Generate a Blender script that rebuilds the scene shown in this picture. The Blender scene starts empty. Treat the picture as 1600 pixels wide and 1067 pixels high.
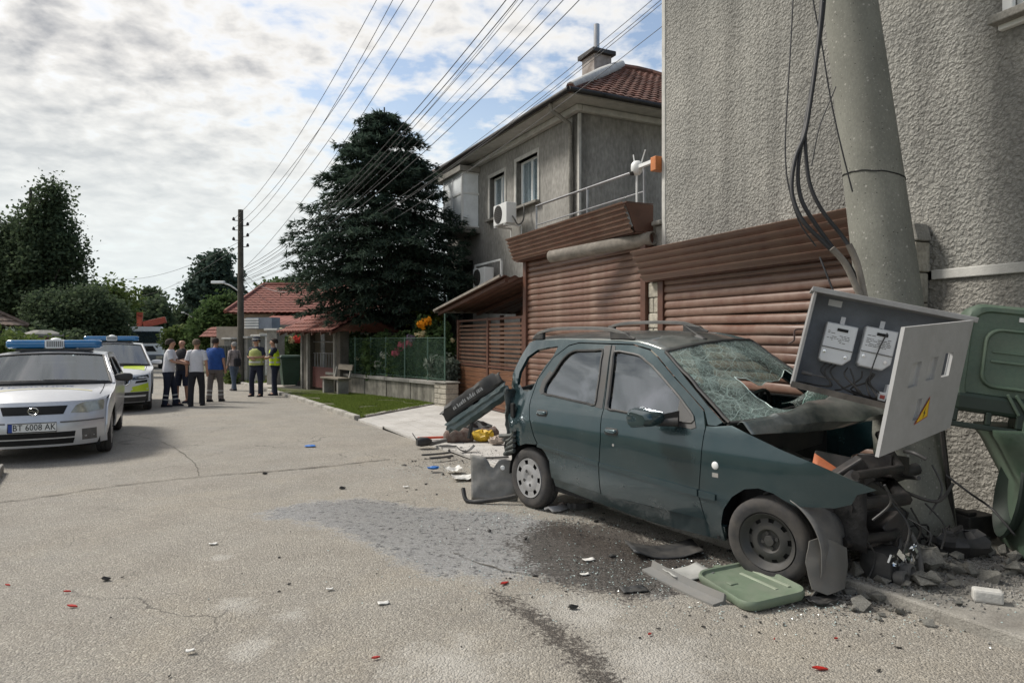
import bpy, bmesh, math, random
import numpy as np
from mathutils import Vector, Matrix, Euler, noise as mnoise
from mathutils.geometry import delaunay_2d_cdt
R = math.radians
PI = math.pi
SC = bpy.context.scene
COL = SC.collection

# ---------------------------------------------------------------- camera, sky, sun, exposure
CAM_H = 1.6
cam = bpy.data.cameras.new('camera')
cam.lens = 24.3; cam.sensor_width = 36.0; cam.shift_y = -4.5 / 1600
cam.clip_start = 0.05; cam.clip_end = 4000
camo = bpy.data.objects.new('camera', cam); COL.objects.link(camo)
camo.location = (0, 0, CAM_H); camo.rotation_euler = (R(90), 0, 0)
SC.camera = camo

SUN_EL, SUN_AZ = 47.0, -72.0          # azimuth from +Y, negative = towards -X
def build_world():
    w = bpy.data.worlds.new('World'); SC.world = w; w.use_nodes = True
    nt = w.node_tree; nt.nodes.clear(); N = nt.nodes.new; L = nt.links.new
    out = N('ShaderNodeOutputWorld'); bg = N('ShaderNodeBackground'); bg.inputs['Strength'].default_value = 0.1
    L(bg.outputs[0], out.inputs[0])
    sky = N('ShaderNodeTexSky'); sky.sky_type = 'NISHITA'; sky.sun_disc = False
    sky.sun_elevation = R(SUN_EL); sky.sun_rotation = R(SUN_AZ)
    sky.air_density = 1.0; sky.dust_density = 1.6; sky.ozone_density = 1.2
    tc = N('ShaderNodeTexCoord'); sp = N('ShaderNodeSeparateXYZ'); L(tc.outputs['Generated'], sp.inputs[0])
    def M(op, a, b=None, c=None, clamp=False):
        m = N('ShaderNodeMath'); m.operation = op; m.use_clamp = clamp
        for i, v in enumerate((a, b, c)):
            if v is None: continue
            if isinstance(v, (int, float)): m.inputs[i].default_value = v
            else: L(v, m.inputs[i])
        return m.outputs[0]
    z = M('MAXIMUM', sp.outputs[2], 0.0); zz = M('ADD', z, 0.20)
    cx = N('ShaderNodeCombineXYZ')
    L(M('DIVIDE', sp.outputs[0], zz), cx.inputs[0]); L(M('DIVIDE', sp.outputs[1], zz), cx.inputs[1])
    def noise(scale, detail, rough, off, dist=0.0, stretch=(1, 1, 1)):
        mp = N('ShaderNodeMapping'); L(cx.outputs[0], mp.inputs[0]); mp.inputs['Location'].default_value = off
        mp.inputs['Scale'].default_value = stretch
        t = N('ShaderNodeTexNoise'); t.inputs['Scale'].default_value = scale; t.inputs['Detail'].default_value = detail
        t.inputs['Roughness'].default_value = rough; t.inputs['Distortion'].default_value = dist
        L(mp.outputs[0], t.inputs['Vector']); return t.outputs['Fac']
    def ramp(fac, pts):
        r = N('ShaderNodeValToRGB'); L(fac, r.inputs[0]); e = r.color_ramp.elements
        e[0].position, e[0].color = pts[0][0], (*pts[0][1], 1); e[1].position, e[1].color = pts[-1][0], (*pts[-1][1], 1)
        for p, c in pts[1:-1]:
            k = e.new(p); k.color = (*c, 1)
        return r.outputs[0]
    big = noise(0.62, 3, 0.5, (3.4, 1.7, 0), 0.2)
    small = noise(2.9, 6, 0.6, (0.3, 5.1, 2), 0.15, (1, 1.1, 1))
    tiny = noise(9.0, 6, 0.55, (1.3, 2.1, 4), 0.15)
    d = M('ADD', M('MULTIPLY', big, 0.75), M('MULTIPLY', small, 0.36))
    d = M('ADD', d, M('MULTIPLY', tiny, 0.66))
    # more cover towards the sun side of the sky (a broad bank of altocumulus), clearer away from it
    side = M('MULTIPLY', M('SUBTRACT', M('MULTIPLY', sp.outputs[0], -0.75), 0.16), 0.36)
    d = M('ADD', d, side)
    g = lambda v: (v, v, v)
    cover = ramp(d, [(0.76, g(0)), (0.85, g(0.6)), (0.95, g(1))])
    mp2 = N('ShaderNodeMapRange'); L(d, mp2.inputs[0]); mp2.inputs[1].default_value = 0.90; mp2.inputs[2].default_value = 1.15
    zr = N('ShaderNodeMapRange'); L(sp.outputs[2], zr.inputs[0]); zr.inputs[1].default_value = 0.10; zr.inputs[2].default_value = 0.34; zr.inputs[3].default_value = 0.25; zr.inputs[4].default_value = 1.0
    grey = M('MULTIPLY', mp2.outputs[0], zr.outputs[0])
    mixg = N('ShaderNodeMixRGB'); L(grey, mixg.inputs[0]); mixg.inputs[1].default_value = (5.6, 5.45, 5.2, 1); mixg.inputs[2].default_value = (1.9, 2.0, 2.2, 1)
    skyc = N('ShaderNodeMixRGB'); skyc.blend_type = 'MULTIPLY'; skyc.inputs[0].default_value = 1
    L(sky.outputs[0], skyc.inputs[1]); skyc.inputs[2].default_value = (1.12, 1.03, 0.92, 1)
    m1 = N('ShaderNodeMixRGB'); L(cover, m1.inputs[0]); L(skyc.outputs[0], m1.inputs[1]); L(mixg.outputs[0], m1.inputs[2])
    # pale haze low down all round the horizon
    hz = N('ShaderNodeMapRange'); L(sp.outputs[2], hz.inputs[0]); hz.inputs[1].default_value = 0.0; hz.inputs[2].default_value = 0.34
    hz.inputs[3].default_value = 0.85; hz.inputs[4].default_value = 0.0
    m2 = N('ShaderNodeMixRGB'); L(hz.outputs[0], m2.inputs[0]); L(m1.outputs[0], m2.inputs[1]); m2.inputs[2].default_value = (3.95, 4.45, 4.6, 1)
    L(m2.outputs[0], bg.inputs[0])
build_world()
sun = bpy.data.lights.new('sun', 'SUN'); sun.energy = 2.1; sun.angle = R(13); sun.color = (1, 0.95, 0.87)
suno = bpy.data.objects.new('sun', sun); COL.objects.link(suno)
suno.rotation_euler = Vector((math.sin(R(SUN_AZ)) * math.cos(R(SUN_EL)), math.cos(R(SUN_AZ)) * math.cos(R(SUN_EL)), math.sin(R(SUN_EL)))).to_track_quat('Z', 'Y').to_euler()
suno.location = (-20, 20, 30)
SC.view_settings.view_transform = 'Standard'
SC.view_settings.look = 'None'; SC.view_settings.gamma = 1.0; SC.view_settings.use_curve_mapping = False
SC.view_settings.exposure = 0.9
SC.render.engine = 'CYCLES'
SC.cycles.max_bounces = 6; SC.cycles.transparent_max_bounces = 24
try: SC.cycles.use_denoising = True
except Exception: pass

# ---------------------------------------------------------------- places
F = 1080.0
def P(px, py, Y):                      # a point of the photograph at depth Y
    return Vector(((px - 800) / F * Y, Y, CAM_H + (529 - py) / F * Y))
def G(px, py, z=0.0):                  # a point of the photograph on the ground
    return P(px, py, (CAM_H - z) * F / (py - 529))
SU = Vector((0.411, -0.9116, 0)); SN = Vector((-0.9116, -0.411, 0)); SO = Vector((-1.33, 17.1, 0))
SROT = math.atan2(SU.y, SU.x)          # local x = along the street, local y = into the property
def S(u, n, z=0.0): return SO + SU * u + SN * n + Vector((0, 0, z))
def to_street(p):
    d = Vector((p[0], p[1], 0)) - SO
    return d.dot(SU), d.dot(SN)
def gz(y): return -0.016 * max(0.0, y - 18)
def kerb_n(u): return 3.29 - 0.0935 * u

# ---------------------------------------------------------------- object helpers
def link(o, parent=None):
    COL.objects.link(o)
    if parent is not None: o.parent = parent
    return o
def tag(o, label=None, cat=None, group=None, kind=None):
    if label: o['label'] = label
    if cat: o['category'] = cat
    if group: o['group'] = group
    if kind: o['kind'] = kind
    return o
def thing(name, label, cat, loc=(0, 0, 0), rz=0.0, group=None):
    o = bpy.data.objects.new(name, None); o.empty_display_size = 0.2
    o.location = loc; o.rotation_euler = (0, 0, rz)
    link(o); return tag(o, label, cat, group)
def copy_tree(o, parent=None):
    c = o.copy(); COL.objects.link(c)
    if parent is not None: c.parent = parent
    for ch in [k for k in o.children]: copy_tree(ch, c)
    return c
def fast_mesh(name, V, Fc):
    """V (n,3) array, Fc (m,k) array of equal polygons"""
    V = np.asarray(V, dtype=np.float32); Fc = np.asarray(Fc, dtype=np.int32)
    me = bpy.data.meshes.new(name); m, k = Fc.shape
    me.vertices.add(len(V)); me.vertices.foreach_set('co', V.ravel())
    me.loops.add(m * k); me.loops.foreach_set('vertex_index', Fc.ravel())
    me.polygons.add(m); me.polygons.foreach_set('loop_start', np.arange(0, m * k, k, dtype=np.int32))
    me.polygons.foreach_set('loop_total', np.full(m, k, dtype=np.int32))
    me.update(calc_edges=True); return me
def obj(name, me, mat, parent=None, loc=None):
    o = bpy.data.objects.new(name, me)
    if mat is not None:
        for m in (mat if isinstance(mat, (list, tuple)) else [mat]): me.materials.append(m)
    if loc is not None: o.location = loc
    return link(o, parent)

class MB:
    """collects shapes and builds ONE mesh object"""
    def __init__(s): s.v = []; s.f = []; s.mi = []; s.m = 0
    def add(s, vs, fs, M=None):
        b = len(s.v)
        for p in vs:
            p = Vector(p); s.v.append(M @ p if M is not None else p)
        for f in fs: s.f.append([b + i for i in f]); s.mi.append(s.m)
        return s
    def box(s, c, d, M=None, rot=None):
        x, y, z = d[0] / 2, d[1] / 2, d[2] / 2
        vs = [Vector((i * x, j * y, k * z)) for i in (-1, 1) for j in (-1, 1) for k in (-1, 1)]
        if rot is not None:
            rm = Euler(rot).to_matrix() if not isinstance(rot, Matrix) else rot
            vs = [rm @ p for p in vs]
        vs = [p + Vector(c) for p in vs]
        return s.add(vs, [(0, 1, 3, 2), (4, 6, 7, 5), (0, 4, 5, 1), (2, 3, 7, 6), (0, 2, 6, 4), (1, 5, 7, 3)], M)
    def b2(s, lo, hi, M=None):
        return s.box([(a + b) / 2 for a, b in zip(lo, hi)], [b - a for a, b in zip(lo, hi)], M)
    def loft(s, rings, closed=True, caps=True, M=None):
        n = len(rings[0]); vs = [p for r in rings for p in r]; fs = []
        for i in range(len(rings) - 1):
            for j in range(n if closed else n - 1):
                k = (j + 1) % n
                fs.append((i * n + j, i * n + k, (i + 1) * n + k, (i + 1) * n + j))
        if caps and closed:
            fs.append(tuple(range(n))[::-1]); fs.append(tuple((len(rings) - 1) * n + j for j in range(n)))
        return s.add(vs, fs, M)
    def tube(s, pts, r, n=8, M=None, caps=True):
        pts = [Vector(p) for p in pts]; rs = r if isinstance(r, (list, tuple)) else [r] * len(pts)
        rings = []; up = None
        for i, p in enumerate(pts):
            t = (pts[min(i + 1, len(pts) - 1)] - pts[max(i - 1, 0)])
            t = t.normalized() if t.length > 1e-9 else Vector((0, 0, 1))
            if up is None:
                up = Vector((0, 0, 1)) if abs(t.z) < 0.9 else Vector((1, 0, 0))
            a = t.cross(up)
            if a.length < 1e-6: a = t.cross(Vector((0.3, 0.9, 0.1)))
            a.normalize(); b = a.cross(t).normalized(); up = b
            rings.append([p + (a * math.cos(q) + b * math.sin(q)) * rs[i] for q in [2 * PI * j / n for j in range(n)]])
        return s.loft(rings, True, caps, M)
    def lathe(s, prof, n=16, M=None, caps=False):
        """prof: (radius, z) pairs about the z axis"""
        rings = [[Vector((r * math.cos(2 * PI * j / n), r * math.sin(2 * PI * j / n), z)) for j in range(n)] for r, z in prof]
        return s.loft(rings, True, caps, M)
    def prism(s, poly, vec, M=None):
        vec = Vector(vec); n = len(poly); a = [Vector(p) for p in poly]; b = [p + vec for p in a]
        fs = [tuple(range(n))[::-1], tuple(range(n, 2 * n))] + [(i, (i + 1) % n, n + (i + 1) % n, n + i) for i in range(n)]
        return s.add(a + b, fs, M)
    def grid(s, rows, M=None):
        return s.loft(rows, False, False, M)
    def build(s, name, mat, parent=None, smooth=None, bevel=0, sub=0, solid=0, loc=None, seg=2, fix=True):
        me = bpy.data.meshes.new(name)
        me.from_pydata([tuple(p) for p in s.v], [], s.f)
        if fix:
            bm = bmesh.new(); bm.from_mesh(me); bmesh.ops.recalc_face_normals(bm, faces=bm.faces); bm.to_mesh(me); bm.free()
        o = obj(name, me, mat, parent, loc)
        if any(s.mi): me.polygons.foreach_set('material_index', s.mi)
        finish(o, smooth, bevel, sub, solid, seg); return o
def finish(o, smooth=None, bevel=0, sub=0, solid=0, seg=2):
    me = o.data
    if solid:
        m = o.modifiers.new('solid', 'SOLIDIFY'); m.thickness = abs(solid); m.offset = -1 if solid > 0 else 0
    if bevel:
        m = o.modifiers.new('bevel', 'BEVEL'); m.width = bevel; m.segments = seg; m.limit_method = 'ANGLE'; m.angle_limit = R(35)
    if sub:
        m = o.modifiers.new('sub', 'SUBSURF'); m.levels = sub; m.render_levels = sub
    if smooth is not None:
        for p in me.polygons: p.use_smooth = True
        if smooth < 180: me.set_sharp_from_angle(angle=R(smooth))
    return o
def in_poly(x, y, poly):
    c = False; n = len(poly); j = n - 1
    for i in range(n):
        xi, yi = poly[i]; xj, yj = poly[j]
        if (yi > y) != (yj > y) and x < (xj - xi) * (y - yi) / (yj - yi + 1e-12) + xi: c = not c
        j = i
    return c
def dist_poly(x, y, poly):
    best = 1e9; n = len(poly)
    for i in range(n):
        ax, ay = poly[i]; bx, by = poly[(i + 1) % n]; dx, dy = bx - ax, by - ay
        t = max(0, min(1, ((x - ax) * dx + (y - ay) * dy) / (dx * dx + dy * dy + 1e-12)))
        best = min(best, math.hypot(x - ax - t * dx, y - ay - t * dy))
    return best
def dens(poly, step, closed=True):
    out = []; n = len(poly)
    for i in range(n if closed else n - 1):
        a, b = poly[i], poly[(i + 1) % n]; k = max(1, int(math.hypot(b[0] - a[0], b[1] - a[1]) / step))
        for q in range(k): out.append((a[0] + (b[0] - a[0]) * q / k, a[1] + (b[1] - a[1]) * q / k))
    if not closed: out.append(tuple(poly[-1]))
    return out
def spline(pts, k=6, closed=False):
    """Catmull-Rom through the points"""
    pts = [Vector(p) for p in pts]; n = len(pts); out = []
    for i in range(n if closed else n - 1):
        g = (lambda j: pts[j % n]) if closed else (lambda j: pts[max(0, min(n - 1, j))])
        p0, p1, p2, p3 = g(i - 1), g(i), g(i + 1), g(i + 2)
        for q in range(k):
            t = q / k
            out.append(0.5 * ((2 * p1) + (p2 - p0) * t + (2 * p0 - 5 * p1 + 4 * p2 - p3) * t * t + (3 * p1 - p0 - 3 * p2 + p3) * t ** 3))
    if not closed: out.append(pts[-1])
    return out
def panel(name, outline, fn, mat, parent, holes=(), step=0.06, solid=0.004, smooth=60, jitter=None):
    """a curved sheet: 2D outline with holes, meshed and mapped to 3D by fn(a, b)"""
    outline = dens([tuple(p)[:2] for p in outline], step); hs = [dens([tuple(p)[:2] for p in h], step) for h in holes]
    pts = []; edges = []
    for loop in [outline] + hs:
        b = len(pts); pts += loop; edges += [(b + i, b + (i + 1) % len(loop)) for i in range(len(loop))]
    x0 = min(p[0] for p in outline); x1 = max(p[0] for p in outline); y0 = min(p[1] for p in outline); y1 = max(p[1] for p in outline)
    y = y0 + step * 0.5; row = 0
    while y < y1:
        x = x0 + step * (0.5 if row % 2 else 0.25)
        while x < x1:
            if in_poly(x, y, outline) and not any(in_poly(x, y, h) for h in hs) and \
               min([dist_poly(x, y, outline)] + [dist_poly(x, y, h) for h in hs]) > step * 0.45:
                pts.append((x, y))
            x += step
        y += step * 0.87; row += 1
    vs, es, fs, _, _, _ = delaunay_2d_cdt([Vector(p) for p in pts], edges, [], 0, 1e-6)
    keep = []
    for f in fs:
        cx = sum(vs[i][0] for i in f) / len(f); cy = sum(vs[i][1] for i in f) / len(f)
        if in_poly(cx, cy, outline) and not any(in_poly(cx, cy, h) for h in hs): keep.append(f)
    top = [fn(v[0], v[1]) for v in vs]; keep = [list(f) for f in keep]
    if not solid:
        mb = MB(); mb.add(top, keep); return mb.build(name, mat, parent, smooth=smooth, fix=False)
    nr = [Vector((0, 0, 0)) for _ in top]; ec = {}
    for f in keep:
        n = (top[f[1]] - top[f[0]]).cross(top[f[2]] - top[f[0]])
        for k, i in enumerate(f): nr[i] += n; ec[(i, f[(k + 1) % len(f)])] = 1
    low = [p - n.normalized() * solid if n.length > 1e-12 else p for p, n in zip(top, nr)]
    mb = MB(); mb.add(top, keep); mb.add(low, [f[::-1] for f in keep])
    for a, b in ec:
        if (b, a) not in ec: mb.add([top[a], low[a], low[b], top[b]], [(0, 1, 2, 3)])
    return mb.build(name, mat, parent, smooth=smooth, fix=False)
def lerp(a, b, t): return a + (b - a) * t
def pl(xs, ys, x):
    """piecewise linear"""
    if x <= xs[0]: return ys[0]
    for i in range(len(xs) - 1):
        if x <= xs[i + 1]:
            t = (x - xs[i]) / (xs[i + 1] - xs[i]); return ys[i] + (ys[i + 1] - ys[i]) * t
    return ys[-1]
def rrect(w, h, r, n=4, cx=0, cy=0):
    out = []
    for sx, sy, a0 in ((1, 1, 0), (-1, 1, 90), (-1, -1, 180), (1, -1, 270)):
        for k in range(n + 1):
            a = R(a0 + 90 * k / n); out.append((cx + sx * (w / 2 - r) + r * math.cos(a), cy + sy * (h / 2 - r) + r * math.sin(a)))
    return out

# ---------------------------------------------------------------- materials
def nodes(m):
    m.use_nodes = True; nt = m.node_tree; return nt, nt.nodes.new, nt.links.new, nt.nodes['Principled BSDF']
def mat(name, col, rough=0.6, metal=0.0, var=0.15, vscale=3.0, bump=0.0, bscale=40.0, spec=None, col2=None, coat=0.0, v2=0.0, v2s=40.0, stretch=None, detail=6, trans=0.0, dust=None, bdist=0.01):
    """procedural paint/plaster/plastic: two noises vary the colour, one bumps it"""
    m = bpy.data.materials.new(name); nt, N, L, b = nodes(m)
    b.inputs['Roughness'].default_value = rough; b.inputs['Metallic'].default_value = metal
    if spec is not None: b.inputs['Specular IOR Level'].default_value = spec
    if coat: b.inputs['Coat Weight'].default_value = coat; b.inputs['Coat Roughness'].default_value = 0.08
    tc = N('ShaderNodeTexCoord'); src = tc.outputs['Object']
    if stretch:
        mp = N('ShaderNodeMapping'); mp.inputs['Scale'].default_value = stretch; L(src, mp.inputs[0]); src = mp.outputs[0]
    t = N('ShaderNodeTexNoise'); t.inputs['Scale'].default_value = vscale; t.inputs['Detail'].default_value = detail; t.inputs['Roughness'].default_value = 0.65
    L(src, t.inputs['Vector'])
    mx = N('ShaderNodeMixRGB')
    c2 = col2 if col2 else tuple(c * (1 - var) for c in col); c1 = col if col2 else tuple(min(1, c * (1 + var)) for c in col)
    r = N('ShaderNodeMapRange'); r.inputs[1].default_value = 0.35; r.inputs[2].default_value = 0.65; L(t.outputs['Fac'], r.inputs[0]); L(r.outputs[0], mx.inputs[0])
    mx.inputs[1].default_value = (*c1, 1); mx.inputs[2].default_value = (*c2, 1); cur = mx.outputs[0]
    if v2:
        t2 = N('ShaderNodeTexNoise'); t2.inputs['Scale'].default_value = v2s; t2.inputs['Detail'].default_value = 3; L(src, t2.inputs['Vector'])
        m2 = N('ShaderNodeMixRGB'); m2.blend_type = 'MULTIPLY'; m2.inputs[0].default_value = 1
        r2 = N('ShaderNodeMapRange'); r2.inputs[1].default_value = 0.3; r2.inputs[2].default_value = 0.7; r2.inputs[3].default_value = 1 - v2; r2.inputs[4].default_value = 1 + v2
        L(t2.outputs['Fac'], r2.inputs[0]); L(cur, m2.inputs[1]); L(r2.outputs[0], m2.inputs[2]); cur = m2.outputs[0]
    if dust:
        dc, amt, sc_ = dust
        t3 = N('ShaderNodeTexNoise'); t3.inputs['Scale'].default_value = sc_; t3.inputs['Detail'].default_value = 8; t3.inputs['Roughness'].default_value = 0.7; L(tc.outputs['Object'], t3.inputs['Vector'])
        r3 = N('ShaderNodeMapRange'); r3.inputs[1].default_value = 0.38; r3.inputs[2].default_value = 0.72; r3.inputs[4].default_value = amt; L(t3.outputs['Fac'], r3.inputs[0])
        m3 = N('ShaderNodeMixRGB'); L(r3.outputs[0], m3.inputs[0]); L(cur, m3.inputs[1]); m3.inputs[2].default_value = (*dc, 1); cur = m3.outputs[0]
        ad = N('ShaderNodeMath'); ad.operation = 'MULTIPLY_ADD'; L(r3.outputs[0], ad.inputs[0]); ad.inputs[1].default_value = 0.6; ad.inputs[2].default_value = rough
        ad.use_clamp = True; L(ad.outputs[0], b.inputs['Roughness'])
    L(cur, b.inputs['Base Color'])
    if bump:
        t4 = N('ShaderNodeTexNoise'); t4.inputs['Scale'].default_value = bscale; t4.inputs['Detail'].default_value = 5; L(src, t4.inputs['Vector'])
        bp = N('ShaderNodeBump'); bp.inputs['Strength'].default_value = bump; bp.inputs['Distance'].default_value = bdist; L(t4.outputs['Fac'], bp.inputs['Height']); L(bp.outputs[0], b.inputs['Normal'])
    if trans: b.inputs['Transmission Weight'].default_value = trans
    return m
def flat(name, col, rough=0.5, metal=0.0):
    return mat(name, col, rough, metal, var=0.06, vscale=8)
def leafmat(name, col, col2, trans=0.25):
    m = bpy.data.materials.new(name); nt, N, L, b = nodes(m)
    b.inputs['Roughness'].default_value = 0.8; b.inputs['Specular IOR Level'].default_value = 0.15
    g = N('ShaderNodeNewGeometry'); mx = N('ShaderNodeMixRGB'); L(g.outputs['Random Per Island'], mx.inputs[0])
    mx.inputs[1].default_value = (*col, 1); mx.inputs[2].default_value = (*col2, 1); L(mx.outputs[0], b.inputs['Base Color'])
    tr = N('ShaderNodeBsdfTranslucent'); L(mx.outputs[0], tr.inputs[0]); ms = N('ShaderNodeMixShader'); ms.inputs[0].default_value = trans
    out = nt.nodes['Material Output']; L(b.outputs[0], ms.inputs[1]); L(tr.outputs[0], ms.inputs[2]); L(ms.outputs[0], out.inputs[0])
    return m
def glassmat(name, tint=(0.8, 0.85, 0.85), alpha=0.45, rough=0.02, spec=0.9):
    """thin window pane: tinted see-through plus sharp reflection"""
    m = bpy.data.materials.new(name); m.use_nodes = True; nt = m.node_tree; N = nt.nodes.new; L = nt.links.new
    nt.nodes.clear(); out = N('ShaderNodeOutputMaterial')
    tr = N('ShaderNodeBsdfTransparent'); tr.inputs[0].default_value = (*tint, 1)
    gl = N('ShaderNodeBsdfGlossy'); gl.inputs['Roughness'].default_value = rough; gl.inputs[0].default_value = (0.86, 0.93, 1, 1)
    fr = N('ShaderNodeLayerWeight'); fr.inputs[0].default_value = 0.35
    mp = N('ShaderNodeMapRange'); L(fr.outputs['Facing'], mp.inputs[0]); mp.inputs[3].default_value = alpha * 0.55; mp.inputs[4].default_value = min(1, alpha * 1.7)
    ms = N('ShaderNodeMixShader'); L(mp.outputs[0], ms.inputs[0]); L(tr.outputs[0], ms.inputs[1]); L(gl.outputs[0], ms.inputs[2]); L(ms.outputs[0], out.inputs[0])
    return m
M = {}
M['black_plastic'] = mat('black_plastic', (0.022, 0.023, 0.025), 0.5, var=0.25, dust=((0.16, 0.145, 0.125), 0.35, 6))
M['grey_plastic'] = mat('grey_plastic', (0.10, 0.10, 0.10), 0.5, var=0.2, dust=((0.25, 0.23, 0.2), 0.5, 9))
M['rubber'] = mat('rubber', (0.028, 0.028, 0.03), 0.8, var=0.2, dust=((0.16, 0.14, 0.12), 0.45, 7))
M['chrome'] = mat('chrome', (0.75, 0.76, 0.78), 0.15, 1.0, var=0.05)
M['steel'] = mat('steel', (0.35, 0.35, 0.36), 0.4, 0.9, var=0.2, bump=0.1)
M['dark_metal'] = mat('dark_metal', (0.05, 0.05, 0.052), 0.45, 0.7, var=0.3, bump=0.3, bscale=25, dust=((0.12, 0.1, 0.085), 0.5, 8))
M['white_paint'] = mat('white_paint', (0.78, 0.78, 0.76), 0.5, var=0.05)
M['window_glass'] = glassmat('window_glass', (0.9, 0.93, 0.94), 0.35)
M['car_glass'] = glassmat('car_glass', (0.27, 0.33, 0.35), 0.22)
M['dark_void'] = mat('dark_void', (0.012, 0.012, 0.012), 0.9, var=0.3)
# ---------------------------------------------------------------- ground, road, pavement
def gz(y): return -0.016 * min(102.0, max(0.0, y - 18))
def nl(u): return kerb_n(u) + 6.0 if u < 6.0 else 7.98 - 0.12 * (u - 6.0)
def road_material():
    m = bpy.data.materials.new('worn_asphalt'); nt, N, L, b = nodes(m)
    tc = N('ShaderNodeTexCoord'); O = tc.outputs['Object']
    def noise(s, d=5, r=0.6, dist=0.0):
        t = N('ShaderNodeTexNoise'); t.inputs['Scale'].default_value = s; t.inputs['Detail'].default_value = d; t.inputs['Roughness'].default_value = r; t.inputs['Distortion'].default_value = dist
        L(O, t.inputs['Vector']); return t.outputs['Fac']
    def rng(f, a, c, lo=0.0, hi=1.0):
        r = N('ShaderNodeMapRange'); L(f, r.inputs[0]); r.inputs[1].default_value = a; r.inputs[2].default_value = c; r.inputs[3].default_value = lo; r.inputs[4].default_value = hi; return r.outputs[0]
    def mix(f, a, c, mode='MIX'):
        x = N('ShaderNodeMixRGB'); x.blend_type = mode
        if isinstance(f, float): x.inputs[0].default_value = f
        else: L(f, x.inputs[0])
        for i, v in ((1, a), (2, c)):
            if isinstance(v, tuple): x.inputs[i].default_value = (*v, 1)
            else: L(v, x.inputs[i])
        return x.outputs[0]
    def math_(op, a, c):
        x = N('ShaderNodeMath'); x.operation = op; x.use_clamp = True
        for i, v in ((0, a), (1, c)):
            if isinstance(v, float): x.inputs[i].default_value = v
            else: L(v, x.inputs[i])
        return x.outputs[0]
    vo = N('ShaderNodeTexVoronoi'); vo.inputs['Scale'].default_value = 95; L(O, vo.inputs['Vector'])
    sx = N('ShaderNodeSeparateXYZ'); L(vo.outputs['Color'], sx.inputs[0])
    stone = N('ShaderNodeValToRGB'); L(sx.outputs[0], stone.inputs[0]); e = stone.color_ramp.elements
    e[0].color = (0.15, 0.137, 0.118, 1); e[1].color = (0.57, 0.53, 0.46, 1)
    k = e.new(0.35); k.color = (0.25, 0.225, 0.19, 1); k = e.new(0.8); k.color = (0.33, 0.30, 0.25, 1)
    # worn stone tops vs. dark binder, tan dust
    def mu(op, a, c):
        x = N('ShaderNodeMath'); x.operation = op
        for i, v in ((0, a), (1, c)):
            if isinstance(v, float): x.inputs[i].default_value = v
            else: L(v, x.inputs[i])
        return x.outputs[0]
    base = mix(rng(noise(0.55, 6, 0.62, 0.3), 0.36, 0.66), (0.295, 0.285, 0.26), (0.36, 0.33, 0.28))
    base = mix(rng(noise(1.7, 8, 0.7), 0.40, 0.68, 0, 0.7), base, (0.19, 0.17, 0.145))
    base = mix(rng(noise(0.9, 7, 0.7, 0.6), 0.52, 0.66, 0, 0.55), base, (0.40, 0.355, 0.28))
    base = mix(0.5, base, stone.outputs[0])
    base = mix(rng(noise(0.23, 4), 0.5, 0.72, 0, 0.35), base, (0.35, 0.33, 0.29))
    base = mix(rng(noise(160, 2), 0.3, 0.7, 0.0, 1.0), mix(1.0, base, (0.72, 0.72, 0.72), 'MULTIPLY'), mix(1.0, base, (1.25, 1.25, 1.25), 'MULTIPLY'))
    # tiny cracks
    vc = N('ShaderNodeTexVoronoi'); vc.feature = 'DISTANCE_TO_EDGE'; vc.inputs['Scale'].default_value = 0.55
    nd = N('ShaderNodeTexNoise'); nd.inputs['Scale'].default_value = 2.0; nd.inputs['Detail'].default_value = 6; L(O, nd.inputs['Vector'])
    av = N('ShaderNodeVectorMath'); av.operation = 'MULTIPLY_ADD'; L(nd.outputs['Color'], av.inputs[0]); av.inputs[1].default_value = (0.8, 0.8, 0); L(O, av.inputs[2]); L(av.outputs[0], vc.inputs['Vector'])
    crack = math_('MULTIPLY', rng(vc.outputs['Distance'], 0.0, 0.006, 1, 0), rng(noise(0.6, 2), 0.5, 0.6))
    base = mix(math_('MULTIPLY', crack, 0.7), base, (0.05, 0.045, 0.04))
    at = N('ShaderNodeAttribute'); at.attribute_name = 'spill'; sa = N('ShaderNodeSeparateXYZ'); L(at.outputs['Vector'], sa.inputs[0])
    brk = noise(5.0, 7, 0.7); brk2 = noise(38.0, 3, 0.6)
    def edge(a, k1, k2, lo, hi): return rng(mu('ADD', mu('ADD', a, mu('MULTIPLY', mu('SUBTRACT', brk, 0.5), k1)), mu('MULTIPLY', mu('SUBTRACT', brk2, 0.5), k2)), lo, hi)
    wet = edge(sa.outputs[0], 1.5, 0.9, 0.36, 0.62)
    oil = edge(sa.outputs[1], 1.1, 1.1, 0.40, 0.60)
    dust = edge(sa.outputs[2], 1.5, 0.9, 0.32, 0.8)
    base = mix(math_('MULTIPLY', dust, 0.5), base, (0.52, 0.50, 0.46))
    base = mix(math_('MULTIPLY', wet, 0.85), base, mix(0.6, mix(1.0, base, (0.86, 0.91, 0.99), 'MULTIPLY'), mix(sx.outputs[1], (0.17, 0.174, 0.18), (0.40, 0.405, 0.415))))  # pale blue-grey of the mirrored sky mixed into the wet spill's colour
    base = mix(math_('MULTIPLY', math_('MULTIPLY', wet, rng(noise(14.0, 6, 0.75), 0.54, 0.60)), 0.75), base, (0.05, 0.05, 0.052))
    base = mix(math_('MULTIPLY', oil, 0.9), base, mix(sx.outputs[1], (0.016, 0.013, 0.011), (0.085, 0.07, 0.058)))
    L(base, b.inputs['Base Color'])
    ro = rng(wet, 0.0, 1.0, 0.9, 0.2)
    L(ro, b.inputs['Roughness']); b.inputs['Specular IOR Level'].default_value = 0.5
    b1 = N('ShaderNodeBump'); b1.inputs['Strength'].default_value = 0.9; b1.inputs['Distance'].default_value = 0.012
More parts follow.
